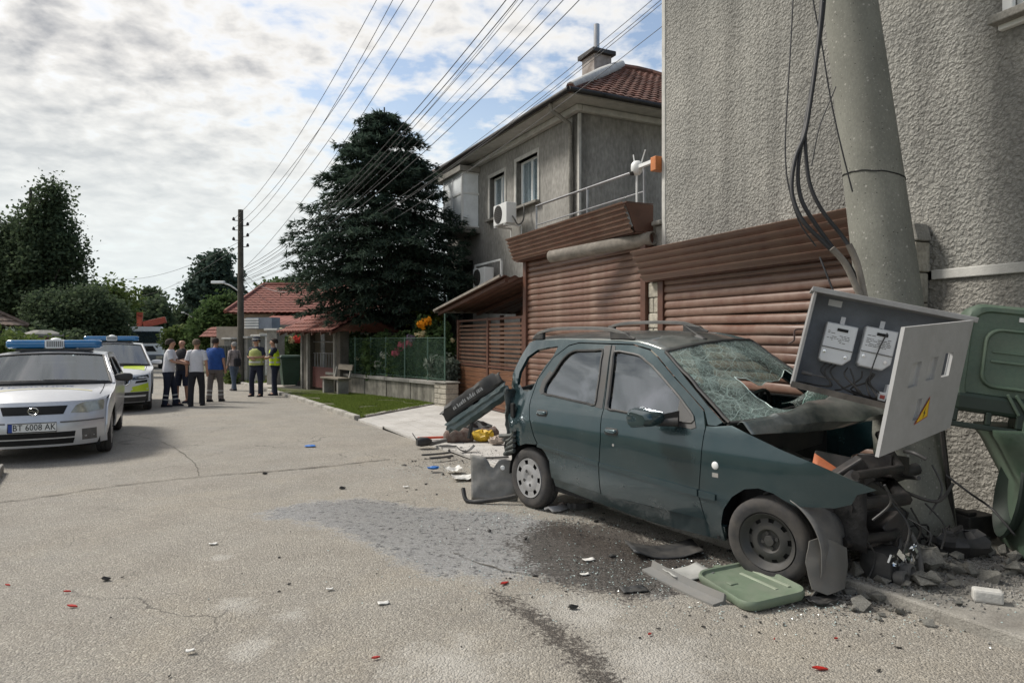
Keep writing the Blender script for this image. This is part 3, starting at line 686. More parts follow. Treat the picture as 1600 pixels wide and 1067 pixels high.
def build_garages():
    r = thing('tall_garage', 'taller garage with brown roller shutter and deep ribbed brown fascia', 'garage', SO, SROT)
    slat('slat', 4.03, 7.86, 0.03, 0.1095, r, lambda x, z: (.006 * mnoise.noise(Vector((x * 1.1, 0, 3))), 0))
    first = r.children[0]
    for i in range(1, 28):
        o = first.copy(); COL.objects.link(o); o.parent = r; o.location = (0, 0, i * 0.1095)
    for x0, x1 in ((3.9, 4.03), (7.86, 7.98)):
        mb = MB(); mb.b2((x0, -.07, 0), (x1, .08, 3.12)); mb.build('door_post', M['brown_frame'], r, bevel=0.006)
    fascia(r, 3.86, 7.94, 3.10, 3.53, -.4, 6, deep=.03, back=0.5, lean=.16)
    mb = MB(); mb.b2((3.95, .1, 3.13), (7.74, 1.9, 3.28)); mb.build('roof_slab', M['concrete'], r)
    mb = MB(); mb.b2((3.95, .1, 0), (4.1, 1.9, 3.13)); mb.b2((7.6, .1, 0), (7.74, 1.9, 3.13)); mb.b2((4.1, 1.75, 0), (7.6, 1.9, 3.13)); mb.build('wall', M['grey_plaster'], r)
    # low garage with the dented shutter
    g = thing('low_garage', 'lower garage with dented brown roller shutter behind the wrecked car', 'garage', SO, SROT)
    def bend(x, z):
        k = math.exp(-((x - 10.7) / 1.2) ** 2); low = max(0.0, min(1.0, (1.92 - z) / .25))
        wob = .02 * mnoise.noise(Vector((x * 1.7, z * 5, 0)))
        return (-.17 * k * low * max(0.2, min(1, z / 1.2)) + wob * low, (-.035 * k * low if z > 1.4 else 0) + .012 * low * mnoise.noise(Vector((x * 1.3, z * 3, 5))))
    for i in range(22):
        z = 0.03 + i * 0.1095
        slat('slat', 8.36, 11.82, z, 0.1095, g, bend if z < 2.0 else None)
    for xa, xb in ((8.24, 8.36), (11.80, 11.86)):
        mb = MB(); mb.b2((xa, -.05, 0), (xb, .08, 2.42)); mb.build('door_post', M['brown_frame'], g, bevel=0.006)
    fascia(g, 8.06, 11.72, 2.40, 2.81, -.36, 5, deep=.03, back=0.44, lean=.2)
    rnd = random.Random(11)
    for k in range(11):      # block pier between the two garages
        z = .03 + k * .215
        for j in ((0,), (0, 1))[k % 2]:
            x0, x1 = (7.99, 8.23) if k % 2 == 0 else ((7.99, 8.10), (8.112, 8.23))[j]
            mb = MB(); mb.b2((x0, -.02 + rnd.uniform(-.006, .006), z), (x1, .3, z + .203)); mb.build('block', M['block'], g, bevel=0.012)
    mb = MB(); mb.b2((8.0, 0.0, 0), (8.22, .28, 2.4)); mb.build('mortar', M['concrete'], g)
    for k in range(9):       # pier at the far end
        z = .03 + k * .27; w = .0 if k < 8 else .03
        mb = MB(); mb.b2((11.87, -.06 - w, z), (12.05 + w * .5, .095, z + .262)); mb.build('block', M['block'], g, bevel=0.012)
    mb = MB(); mb.prism([(11.84, -.1, 2.46), (12.09, -.1, 2.46), (12.05, -.1, 2.62), (11.88, -.1, 2.62)], (0, .19, 0)); mb.build('pier_cap', M['concrete'], g, bevel=.015)
    # pipe over the shutter
    p = MB(); a, b = Vector((6.15, -.62, 2.93)), Vector((8.05, .02, 3.02)); d = (b - a).normalized()
    q = d.to_track_quat('Z', 'Y').to_matrix().to_4x4(); q.translation = a; ln = (b - a).length
    p.lathe([(.078, 0.0), (.098, 0.0), (.1, ln), (.078, ln), (.078, 0)], 20, q)
    t = thing('drain_pipe', 'thick grey cement pipe jutting out between the two garage fascias', 'pipe', SO, SROT)
    p.build('pipe_barrel', M['pipe'], t, smooth=50)
build_garages()

def build_gate():
    r = thing('slatted_gate', 'brown slatted yard gate next to the tall garage', 'gate', SO, SROT)
    for x0, x1 in ((0.0, .09), (1.93, 2.02), (3.78, 3.87)):
        mb = MB(); mb.b2((x0, -.04, 0.02), (x1, .04, 2.06)); mb.build('gate_post', M['brown_frame'], r, bevel=.005)
    mb = MB(); mb.b2((.09, -.03, 2.0), (3.78, .03, 2.05)); mb.b2((.09, -.03, .96), (3.78, .03, 1.01)); mb.b2((.09, -.03, .05), (3.78, .03, .1)); mb.build('gate_rail', M['brown_frame'], r, bevel=.004)
    for x0, x1 in ((.1, 1.92), (2.03, 3.77)):
        for i in range(10):
            z = 1.055 + i * .094; mb = MB(); mb.box(((x0 + x1) / 2, 0, z), (x1 - x0, .022, .052), rot=(R(12), 0, 0)); mb.build('slat', M['brown_sheet'], r)
        for i in range(8):
            z = .155 + i * .104; mb = MB(); mb.box(((x0 + x1) / 2, -.005, z), (x1 - x0, .02, .097)); mb.build('board', M['wood_board'], r, bevel=.006)
    # lean-to roof over the gate
    c = thing('gate_canopy', 'lean-to sheet roof sloping over the brown slatted gate', 'canopy', SO, SROT)
    mb = MB()
    rows = [[Vector((x, y, 2.30 + .50 * (x + .3) / 4.0 + .02 * math.cos(y * 30))) for x in (-.35, 1, 2, 3, 3.84)] for y in np.arange(-.5, 1.9, .035)]
    mb.grid(rows); mb.build('roof_sheet', M['brown_frame'], c, smooth=180, solid=.02)
    for y in (-.42, .6, 1.7):
        mb = MB(); mb.prism([(-.3, y, 2.18), (3.84, y, 2.70), (3.84, y, 2.78), (-.3, y, 2.26)], (0, .06, 0)); mb.build('rafter', M['brown_frame'], c)
    mb = MB(); mb.b2((-.37, -.5, 2.24), (-.33, 1.9, 2.30)); mb.prism([(-.35, -.54, 2.27), (3.84, -.54, 2.79), (3.84, -.54, 2.84), (-.35, -.54, 2.32)], (0, .03, 0)); mb.build('edge_strip', M['pipe'], c)
    for x, h in ((1.05, 2.36), (-.2, 2.2)):
        mb = MB(); mb.b2((x, 1.2, 0), (x + .09, 1.29, h)); mb.build('canopy_post', M['brown_frame'], c)
build_gate()

# ---------------------------------------------------------------- grey two-storey house
HD = Vector((0.447, -0.894, 0)); HROT = math.atan2(HD.y, HD.x); HO = Vector((1.556, 16.0, 0))
def ac_unit(name, label, parent_loc, rz, z):
    loc = Vector(parent_loc); loc.z = z
    t = thing(name, label, 'air conditioner', loc, rz, 'air conditioner units on the grey house')
    mb = MB(); mb.b2((-.40, -.30, 0), (.40, 0, .55)); mb.build('casing', M['pvc'], t, bevel=.02)
    ring = MB(); Mx = Matrix.Translation((-.10, -.301, .28)) @ Matrix.Rotation(R(90), 4, 'X')
    ring.lathe([(.0, 0), (.225, 0), (.24, .012), (.24, 0)], 24, Mx); ring.build('fan_grille', M['black_plastic'], t)
    bar = MB()
    for k in range(9): bar.box((-.10, -.318, .28 - .2 + .05 * k), (.44 * math.sqrt(max(.05, 1 - ((k - 4) / 4.6) ** 2)), .006, .008))
    bar.build('grille_bar', M['grey_plastic'], t)
    for x in (-.3, .3):
        b = MB(); b.b2((x - .02, -.32, -.05), (x + .02, .2, -.01)); b.b2((x - .02, .18, -.35), (x + .02, .2, -.01)); b.build('bracket', M['pvc'], t)
    hose = MB(); hose.tube(spline([(.40, -.12, .18), (.5, -.12, .1), (.53, -.02, -.05), (.5, .15, .1), (.46, .19, .5)], 5), .02, 6); hose.build('hose', M['grey_plastic'], t, smooth=60)
def hw(x, y, z=0): return HO + Matrix.Rotation(HROT, 3, 'Z') @ Vector((x, y, z))
def build_grey_house():
    r = thing('grey_house', 'two storey grey rendered house with tiled hip roof behind the gate', 'house', HO, HROT)
    L_ = 8.34; D = 9.5; E = 6.98
    ops = [(L_ - 3.2, L_ - 1.98, 5.16, 6.40), (L_ - 4.93, L_ - 3.93, 5.1, 6.32), (L_ - 7.6, L_ - 6.2, 1.9, 4.05)]
    wall_panel(r, (-L_, 0), (0, 0), -.1, E, M['grey_plaster'], .3, ops)
    for a, b in (((0, 0), (0, D)), ((0, D), (-L_, D)), ((-L_, D), (-L_, 0))):
        wall_panel(r, a, b, -.1, E, M['grey_plaster'], .3, name='side_wall')
    window(r, (-2.59, 0, 5.78), 1.22, 1.24, depth=.2); window(r, (-4.43, 0, 5.71), 1.0, 1.22, depth=.2)
    hip_roof(r, -L_ - .65, .65, -.65, D + .65, E + .06, 3.0, M['tile'], 'y')
    mb = MB(); mb.b2((-L_ - .6, -.6, E), (.6, D + .6, E + .05)); mb.build('soffit', M['trim_plaster'], r)
    mb = MB(); mb.b2((-L_ - .03, -.16, E - .16), (.16, -.002, E - .01)); mb.b2((.002, 0.0, E - .16), (.16, D, E - .01)); mb.build('cornice', M['trim_plaster'], r, bevel=.03)
    gt = MB(); gt.tube([(-L_ - .66, -.7, E + .06), (.7, -.7, E + .06)], .065, 8); gt.tube([(.7, -.7, E + .06), (.7, D, E + .06)], .065, 8); gt.build('gutter', M['dark_metal'], r, smooth=60)
    dp = MB(); dp.tube([(-.2, -.66, E + .02), (-.25, -.6, E - .12), (-.28, -.09, E - .35), (-.28, -.07, E - .6), (-.28, -.07, .2)], .05, 8); dp.build('downpipe', M['concrete'], r, smooth=60)
    mb = MB(); mb.b2((-.06, -.012, .0), (.012, .05, E - .16)); mb.build('corner_strip', M['trim_plaster'], r)
    # chimney
    ch = MB(); ch.b2((-3.83, 2.5, 8.0), (-3.17, 3.1, 9.85)); ch = ch.build('chimney', mat('limewash', (0.40, 0.37, 0.35), .9, var=.4, vscale=2.5, col2=(.20, .17, .15), bump=.4), r, bevel=.01)
    mb = MB(); mb.b2((-3.93, 2.4, 9.85), (-3.07, 3.2, 9.98)); mb.build('chimney_cap', M['dark_metal'], ch, bevel=.02)
    mb = MB(); mb.tube([(-3.5, 2.8, 9.95), (-3.5, 2.8, 10.85)], .085, 10); mb.build('flue', M['steel'], ch, smooth=60)
    mb = MB(); mb.tube([(.60, -.60, E + .16), (-1.7, 1.7, E + 1.62), (-4.1, 4.1, E + 3.14)], [.10, .15, .13], 8); mb.build('mortar_ridge', M['trim_plaster'], r, smooth=60)
    # glazed balcony at the far end, upper floor, and glazed porch below
    gb = MB(); x0, x1, y0, z0, z1 = -7.25, -5.75, -.55, 5.0, 6.62
    for x in (x0, (x0 + x1) / 2, x1): gb.box((x, y0, (z0 + z1) / 2), (.06, .06, z1 - z0))
    for z in (z0, lerp(z0, z1, .62), z1): gb.box(((x0 + x1) / 2, y0, z), (x1 - x0, .05, .06)); gb.box((x1, y0 / 2, z), (.05, -y0, .06)); gb.box((x0, y0 / 2, z), (.05, -y0, .06))
    bal = gb.build('glazed_balcony', M['pvc'], r)
    for k in range(2):
        for za, zb in ((z0, lerp(z0, z1, .62)), (lerp(z0, z1, .62), z1)):
            g = MB(); xa = lerp(x0, x1, k / 2); g.b2((xa + .03, y0 - .01, za + .03), (xa + .72, y0 + .01, zb - .03)); g.build('pane', M['curtain'], bal)
    for x in (x0, x1):
        g = MB(); g.b2((x - .01, y0 + .03, z0 + .03), (x + .01, -.02, z1 - .03)); g.build('pane', M['curtain'], bal)
    g = MB(); g.b2((x0 - .1, y0 - .1, z0 - .2), (x1 + .12, -.002, z0 - .03)); g.build('balcony_slab', M['concrete'], r); g = MB(); g.b2((x0 - .6, y0 - .12, z1 + .03), (x1 + .12, -.002, E - .17)); g.build('balcony_beam', M['concrete'], r)
    # ground floor glazed porch on a stone base
    st = MB(); st.b2((-10.6, -1.6, 0), (-8.4, 1.4, 2.45)); st.build('porch_base', mat('rubble_stone', (0.17, 0.155, 0.125), .95, var=.4, vscale=5, bump=1, bscale=9, bdist=.05), r)
    gp = MB()
    for x in (-10.6, -9.87, -9.13, -8.4): gp.box((x, -1.6, 3.35), (.07, .07, 1.8))
    for y in (-.85, -.1, 1.4): gp.box((-8.4, y, 3.35), (.07, .07, 1.8))
    gp.box((-9.5, -1.6, 2.5), (2.3, .12, .1)); gp.box((-9.5, -1.6, 4.25), (2.3, .1, .1)); gp.box((-8.4, -.1, 2.5), (.12, 3.0, .1)); gp.box((-8.4, -.1, 4.25), (.1, 3.0, .1))
    pf = gp.build('porch_glazing', M['pvc'], r)
    for k in range(3):
        g = MB(); g.b2((-10.55 + .73 * k, -1.6, 2.57), (-9.95 + .73 * k, -1.59, 4.18)); g.build('pane', M['curtain'] if k != 1 else M['window_glass'], pf)
    for a, b in ((-1.55, -.9), (-.8, -.15), (-.05, 1.35)):
        g = MB(); g.b2((-8.4, a, 2.57), (-8.39, b, 4.18)); g.build('pane', M['curtain'] if a < -1 else M['window_glass'], pf)
    g = MB(); g.b2((-10.8, -1.75, 4.3), (-8.2, 1.5, 4.42)); g.build('porch_roof', M['concrete'], r)
    dr = MB(); dr.b2((-7.6, .25, 1.9), (-6.2, .3, 4.05)); dr.build('dark_door', M['dark_wall'], r)
    a1 = hw(-2.95, -.33); ac_unit('air_conditioner', 'white air conditioner on brackets under the right upper window of the grey house', a1, HROT, 4.62)
    a2 = hw(-4.35, -.33); ac_unit('air_conditioner', 'lower white air conditioner in a frame just above the gate canopy', a2, HROT, 3.05)
    fr = thing('cable_rack', 'white metal frame hung with cables beside the lower air conditioner', 'frame', HO, HROT)
    mb = MB()
    for x in (-4.95, -3.2): mb.b2((x, -.5, 2.6), (x + .05, -.45, 3.75))
    mb.b2((-4.95, -.5, 3.7), (-3.15, -.45, 3.75)); mb.build('frame_bar', M['pvc'], fr)
build_grey_house()

def build_railing():
    r = thing('roof_railing', 'thin metal pipe railing on the flat roof of the tall garage', 'railing', SO, SROT)
    mb = MB(); mb.tube([(3.75, .3, 4.24), (7.45, .3, 4.17)], .022, 8); mb.build('top_rail', M['steel'], r, smooth=60)
    mb = MB(); mb.tube([(3.75, .3, 3.86), (7.45, .3, 3.82)], .012, 6); mb.build('lower_rail', M['steel'], r, smooth=60)
    for x in (3.76, 5.75, 7.43):
        mb = MB(); mb.tube([(x, .3, 3.28), (x, .3, 4.22)], .018, 8); mb.build('post', M['steel'], r, smooth=60)
    c = thing('security_camera', 'white dome security camera with antennas on a thin mast at the house corner', 'camera', S(7.5, -.12), SROT)
    mb = MB(); mb.lathe([(0, -.11), (.05, -.1), (.085, -.05), (.09, 0), (.085, .06), (.05, .10), (0, .11)], 16, Matrix.Translation((0, 0, 4.14))); mb.build('dome', M['pvc'], c, smooth=60)
    mb = MB(); mb.lathe([(0, -.055), (.035, -.04), (.045, 0), (0, .02)], 12, Matrix.Translation((-.03, -.06, 4.08))); mb.build('lens', M['black_plastic'], c, smooth=60)
    for x in (-.05, .12):
        mb = MB(); mb.tube([(x, 0, 4.20), (x * 1.8, 0, 4.36)], .010, 6); mb.build('antenna', M['pvc'], c)
    mb = MB(); mb.b2((-.0, -.03, 4.12), (.5, .03, 4.17)); mb.build('arm', M['pvc'], c)
    mb = MB(); mb.tube([(0, 0, 3.5), (0, 0, 4.06)], .016, 8); mb.build('mast', M['pvc'], c)
    b = thing('junction_box', 'orange junction box fixed at the stucco house corner beside the camera', 'box', S(8.18, -.07, 4.06), SROT)
    mb = MB(); mb.b2((-.16, -.08, -.1), (-.035, .1, .1)); mb.build('box_case', mat('orange_plastic', (.50, .17, .05), .5), b, bevel=.01)
build_railing()

# ---------------------------------------------------------------- garden wall, net fence, porch gate
FA = Vector((-1.5, 16.0, 0)); FD = Vector((-0.63, 0.777, 0)).normalized(); FROT = math.atan2(-FD.y, -FD.x)
def build_garden():
    # local x runs back towards the pier (0 at the pier, negative away), y into the garden
    w = thing('garden_wall', 'low stained concrete garden wall with coping below the green net fence', 'wall', FA, FROT)
    cw = mat('stained_concrete', (0.27, 0.255, 0.215), .95, var=.35, vscale=3, bump=.4, bscale=50, stretch=(2.2, 2.2, .3), dust=((.05, .045, .035), .75, 2.6))
    x = -.42; k = 0
    while x > -5.5:
        L_ = .62; mb = MB(); mb.b2((x - L_ + .012, .0 + (.012 if k % 2 else 0), -.05), (x, .2, .50)); mb.build('cast_panel', cw, w, bevel=.008); x -= L_; k += 1
    x = -.42
    while x > -5.4:
        mb = MB(); mb.b2((x - 1.24 + .01, -.05, .502), (x, .25, .585)); mb.build('coping_stone', M['concrete'], w, bevel=.012); x -= 1.24
    p = thing('block_pier', 'squat block pier between the garden wall and the brown gate', 'pier', FA, FROT)
    rnd = random.Random(2)
    for i in range(5):
        for j in range(2):
            o = .1 if i % 2 else 0; mb = MB(); xa, xb = (-.4, -.17 - o) if j == 0 else (-.16 - o, .1)
            mb.b2((xa, -.1 + rnd.uniform(-.008, .008), -.03 + i * .118), (xb, .25, .078 + i * .118)); mb.build('block', M['block'], p, bevel=.012)
    mb = MB(); mb.b2((-.39, -.08, -.03), (.09, .24, .55)); mb.build('mortar', M['concrete'], p)
    mb = MB(); mb.b2((-.46, -.13, .565), (.13, .28, .60)); mb.build('cap_slab', M['concrete'], p, bevel=.01)
    # net fence
    f = thing('net_fence', 'green netting fence on thin posts along the top of the garden wall', 'fence', FA, FROT)
    gp = mat('green_post', (.10, .17, .13), .6, var=.2)
    for i, x in enumerate((-.25, -1.0, -2.1, -3.1, -3.95, -4.9)):
        mb = MB(); mb.tube([(x, .1, .55), (x, .1, 1.64 + (.55 if i == 0 else 0))], .02, 6); mb.build('post', gp, f)
    m = bpy.data.materials.new('green_net'); nt, N, L, b = nodes(m); b.inputs['Base Color'].default_value = (.030, .075, .045, 1); b.inputs['Roughness'].default_value = .8
    tc = N('ShaderNodeTexCoord'); vo = N('ShaderNodeTexVoronoi'); vo.inputs['Scale'].default_value = 60; L(tc.outputs['Object'], vo.inputs['Vector'])
    r = N('ShaderNodeMapRange'); L(vo.outputs['Distance'], r.inputs[0]); r.inputs[1].default_value = .2; r.inputs[2].default_value = .6; r.inputs[3].default_value = .02; r.inputs[4].default_value = .36; L(r.outputs[0], b.inputs['Alpha'])
    mb = MB(); mb.grid([[Vector((-.2 - 5.3 * i / 60, .1 + .02 * math.sin(i * 1.3), z + .02 * mnoise.noise(Vector((i * .4, z, 0))))) for i in range(61)] for z in (.6, 1.1, 1.6)]); mb.build('net', m, f, smooth=180)
    mb = MB(); mb.tube([(-.2, .1, 1.62), (-5.5, .1, 1.60)], .006, 5); mb.tube([(-.2, .1, .64), (-5.5, .1, .64)], .006, 5); mb.build('wire', gp, f)
    # roofed gateway
    g = thing('roofed_gateway', 'garden gateway with dark posts under a small red tiled roof', 'gateway', FA + FD * 6.7, FROT)
    for x, ww in ((1.2, .26), (-1.25, .3)):
        mb = MB(); mb.b2((x - ww / 2, -.15, 0), (x + ww / 2, .15, 1.82)); mb.build('gate_pillar', mat('dark_post', (.10, .09, .075), .9, var=.3), g, bevel=.02)
    for x in (1.02, -.95, -1.42):
        mb = MB(); mb.b2((x - .045, -.2, 0), (x + .045, -.11, 1.82)); mb.build('pole', M['concrete'], g)
    mb = MB(); mb.b2((-.9, -.03, .08), (.97, .03, .72)); d = mb.build('gate_leaf', mat('maroon_sheet', (.10, .035, .03), .6, var=.2), g)
    mb = MB()
    for k in range(9): mb.tube([(-.8 + .21 * k, 0, .72), (-.8 + .21 * k, 0, 1.15)], .01, 5)
    mb.tube([(-.9, 0, 1.5), (.97, 0, 1.5)], .02, 6); mb.tube([(-.9, 0, 1.15), (.97, 0, 1.15)], .012, 6); mb.build('gate_grille', M['steel'], d)
    rf = MB(); tile_face(rf, (-2.1, -.75, 1.80), (2.1, -.75, 1.80), (1.7, .35, 2.28), (-1.7, .35, 2.28), .3, .22); tile_face(rf, (2.1, 1.45, 1.80), (-2.1, 1.45, 1.80), (-1.7, .35, 2.28), (1.7, .35, 2.28), .3, .22)
    rf.add([(-2.1, -.75, 1.79), (2.1, -.75, 1.79), (1.7, .35, 2.27), (-1.7, .35, 2.27), (2.1, 1.45, 1.79), (-2.1, 1.45, 1.79)], [(0, 1, 2, 3), (4, 5, 3, 2)])
    rf.tube([(-1.75, .35, 2.31), (1.75, .35, 2.31)], .09, 6); rf.build('roof', M['red_tile'], g, smooth=40, fix=False)
    for k in range(7):
        mb = MB(); x = -1.9 + k * .63; mb.prism([(x, -.72, 1.70), (x, -.72, 1.78), (x, .3, 2.23), (x, .3, 2.15)], (.06, 0, 0)); mb.build('rafter', M['brown_frame'], g)
    # bench
    bm_ = mat('grey_wood', (.19, .165, .13), .85, var=.3, stretch=(.5, 6, 6))
    b = thing('garden_bench', 'small weathered bench at the end of the garden wall', 'bench', FA + FD * 5.0 + Vector((-.35, -.32, .04)), FROT)
    mb = MB(); mb.b2((-.6, -.2, .42), (.6, .18, .47)); mb.build('seat', bm_, b, bevel=.01)
    mb = MB(); mb.box((.15, .24, .75), (.9, .04, .16), rot=(R(-12), 0, 0)); mb.build('backrest', bm_, b, bevel=.01)
    for x in (-.48, .45):
        mb = MB(); mb.b2((x - .05, -.15, -.05), (x + .05, .16, .42)); mb.build('leg', M['concrete'], b)
        mb = MB(); mb.box((x + .03, .22, .58), (.05, .04, .36), rot=(R(-12), 0, 0)); mb.build('back_support', M['concrete'], b)
    # wheeled bin by the pillar
    bn = thing('wheelie_bin', 'dark green wheeled bin beside the policeman in the yellow vest', 'bin', G(453, 605) + Vector((0, 0, .03)), R(-62))
    mb = MB(); mb.loft([[Vector((sx * w, sy * d, z)) for sx, sy in ((-1, -1), (1, -1), (1, 1), (-1, 1))] for w, d, z in ((.22, .24, .05), (.29, .32, .88), (.31, .34, .9), (.31, .34, .94))]); gm = mat('dark_green_bin', (.02, .05, .032), .5, var=.2)
    mb.build('body', gm, bn, bevel=.03, smooth=40)
    mb = MB(); mb.loft([[Vector((sx * w, sy * d - .01, z)) for sx, sy in ((-1, -1), (1, -1), (1, 1), (-1, 1))] for w, d, z in ((.325, .36, .945), (.325, .36, .975), (.27, .29, 1.03))]); mb.build('lid', gm, bn, bevel=.02, smooth=40)
    for x in (-.26, .26):
        mb = MB(); mb.lathe([(0, -.03), (.1, -.03), (.1, .03), (0, .03)], 14, Matrix.Translation((x, .28, .1)) @ Matrix.Rotation(R(90), 4, 'Y')); mb.build('wheel', M['rubber'], bn)
    mb = MB(); mb.tube([(-.26, .37, .93), (.26, .37, .93)], .018, 8); mb.build('handle', gm, bn)
build_garden()
# ---------------------------------------------------------------- trees and plants
def leaf_cloud(name, cen, per, spread, size, m, parent, seed, droop=0.0, aspect=1.6, kind=None, flat=.5):
    """leaf-sized faces scattered round the clump centres (n,3)"""
    rg = np.random.default_rng(seed); cen = np.asarray(cen, dtype=float); n = len(cen) * per
    c = np.repeat(cen, per, 0) + np.clip(rg.normal(0, 1, (n, 3)), -1.45, 1.45) * np.asarray(spread) * np.repeat(rg.uniform(.5, 1.25, (len(cen), 1)), per, 0)
    a = rg.normal(0, 1, (n, 3)); a[:, 2] = a[:, 2] * flat - droop; a /= np.linalg.norm(a, axis=1)[:, None]
    b = np.cross(a, rg.normal(0, 1, (n, 3))); b /= np.linalg.norm(b, axis=1)[:, None] + 1e-9
    s = size * rg.uniform(.55, 1.3, (n, 1)); l = s * aspect
    V = np.stack([c - b * s * .5, c + a * l * .5 - b * s * .1, c + b * s * .5 + a * l * .15, c - a * l * .45], 1).reshape(-1, 3)
    o = obj(name, fast_mesh(name, V, np.arange(n * 4).reshape(n, 4)), m, parent)
    if kind: o['kind'] = kind
    return o
def crown_points(ells, n, seed, rough=.35, fill=.5):
    """clump centres in a union of ellipsoids ((cx,cy,cz),(rx,ry,rz)); mostly near the lumpy outside"""
    rg = np.random.default_rng(seed); out = []; vol = np.array([e[1][0] * e[1][1] * e[1][2] for e in ells]) ** .67; vol = vol / vol.sum()
    while len(out) < n:
        c, r = ells[rg.choice(len(ells), p=vol)]; d = rg.normal(0, 1, 3); d /= np.linalg.norm(d)
        k = rg.uniform(0, 1) ** fill * (1 + rough * mnoise.noise(Vector((d[0] * 2.3 + c[0], d[1] * 2.3 + c[1], d[2] * 2.3 + c[2]))))
        if mnoise.noise(Vector(d * 4 + np.array(c))) < -.42: continue
        out.append((c[0] + d[0] * r[0] * k, c[1] + d[1] * r[1] * k, c[2] + d[2] * r[2] * k))
    return out
BARK = mat('bark', (.06, .05, .042), .95, var=.4, vscale=5, bump=.8, bscale=14, stretch=(3, 3, .6))
GREEN = {'dark': leafmat('dark_leaves', (.052, .076, .044), (.10, .135, .072), .45), 'mid': leafmat('mid_leaves', (.05, .088, .03), (.11, .165, .06), .4), 'light': leafmat('light_leaves', (.07, .11, .03), (.14, .18, .055), .35), 'yellow': leafmat('yellow_leaves', (.17, .21, .03), (.30, .32, .06), .4), 'blue': leafmat('blue_needles', (.040, .068, .052), (.092, .13, .095), .35), 'hydr': leafmat('silver_leaves', (.10, .13, .10), (.22, .25, .21), .3)}
def tree(name, label, base, ells, n, per, spread, leaf, m, seed, tr=.16, group=None, cat='tree', flat=.6):
    """ells relative to the base"""
    t = thing(name, label, cat, base, 0, group)
    pts = crown_points(ells, n, seed); leaf_cloud('crown', pts, per, spread, leaf, m, t, seed, flat=flat)
    top = max(e[0][2] + e[1][2] * .6 for e in ells); rnd = random.Random(seed); mb = MB()
    cx, cy = ells[0][0][0], ells[0][0][1]
    tk = spline([(cx * .3, cy * .3, -.3), (cx * .5, cy * .5, top * .3), (cx * .9, cy * .9, top * .65), (cx, cy, top)], 4); mb.tube(tk, [tr * (1.15 - k / len(tk)) for k in range(len(tk))], 9)
    for k in range(9):
        q = pts[rnd.randrange(len(pts))]; s = tk[rnd.randrange(len(tk) // 4, len(tk) - 2)]; q = Vector(q); mb.tube([s, (s + q) / 2 + Vector((0, 0, -.1 * top * .2)), q], [tr * .45, tr * .28, tr * .08], 6)
    mb.build('trunk', BARK, t, smooth=60); return t
def shrub(name, label, base, ells, n, per, spread, leaf, m, seed, group=None, cat='shrub', flowers=(), flat=.8):
    t = thing(name, label, cat, base, 0, group); pts = crown_points(ells, n, seed, fill=.6); leaf_cloud('foliage', pts, per, spread, leaf, m, t, seed, flat=flat)
    rnd = random.Random(seed); mb = MB()
    for k in range(7):
        q = Vector(pts[rnd.randrange(len(pts))]); mb.tube([(q.x * .15, q.y * .15, -.1), (q.x * .5, q.y * .5, q.z * .5), q], [.02, .014, .005], 5)
    mb.build('stem', BARK, t)
    for (x, y, z), rad, fm in flowers:
        f = MB(); rr = random.Random(seed + int(x * 100))
        for k in range(26):
            d = Vector((rr.gauss(0, 1), rr.gauss(0, 1), rr.gauss(0, .8))).normalized(); u = d.orthogonal().normalized(); v = d.cross(u); c = Vector((x, y, z)) + d * rad * rr.uniform(.45, 1); s = rad * .5
            f.add([c - u * s, c + v * s * .8 + d * s * .4, c + u * s, c - v * s * .8 + d * s * .2], [(0, 1, 2, 3)])
        f.build('flower', fm, t, fix=False)
    return t
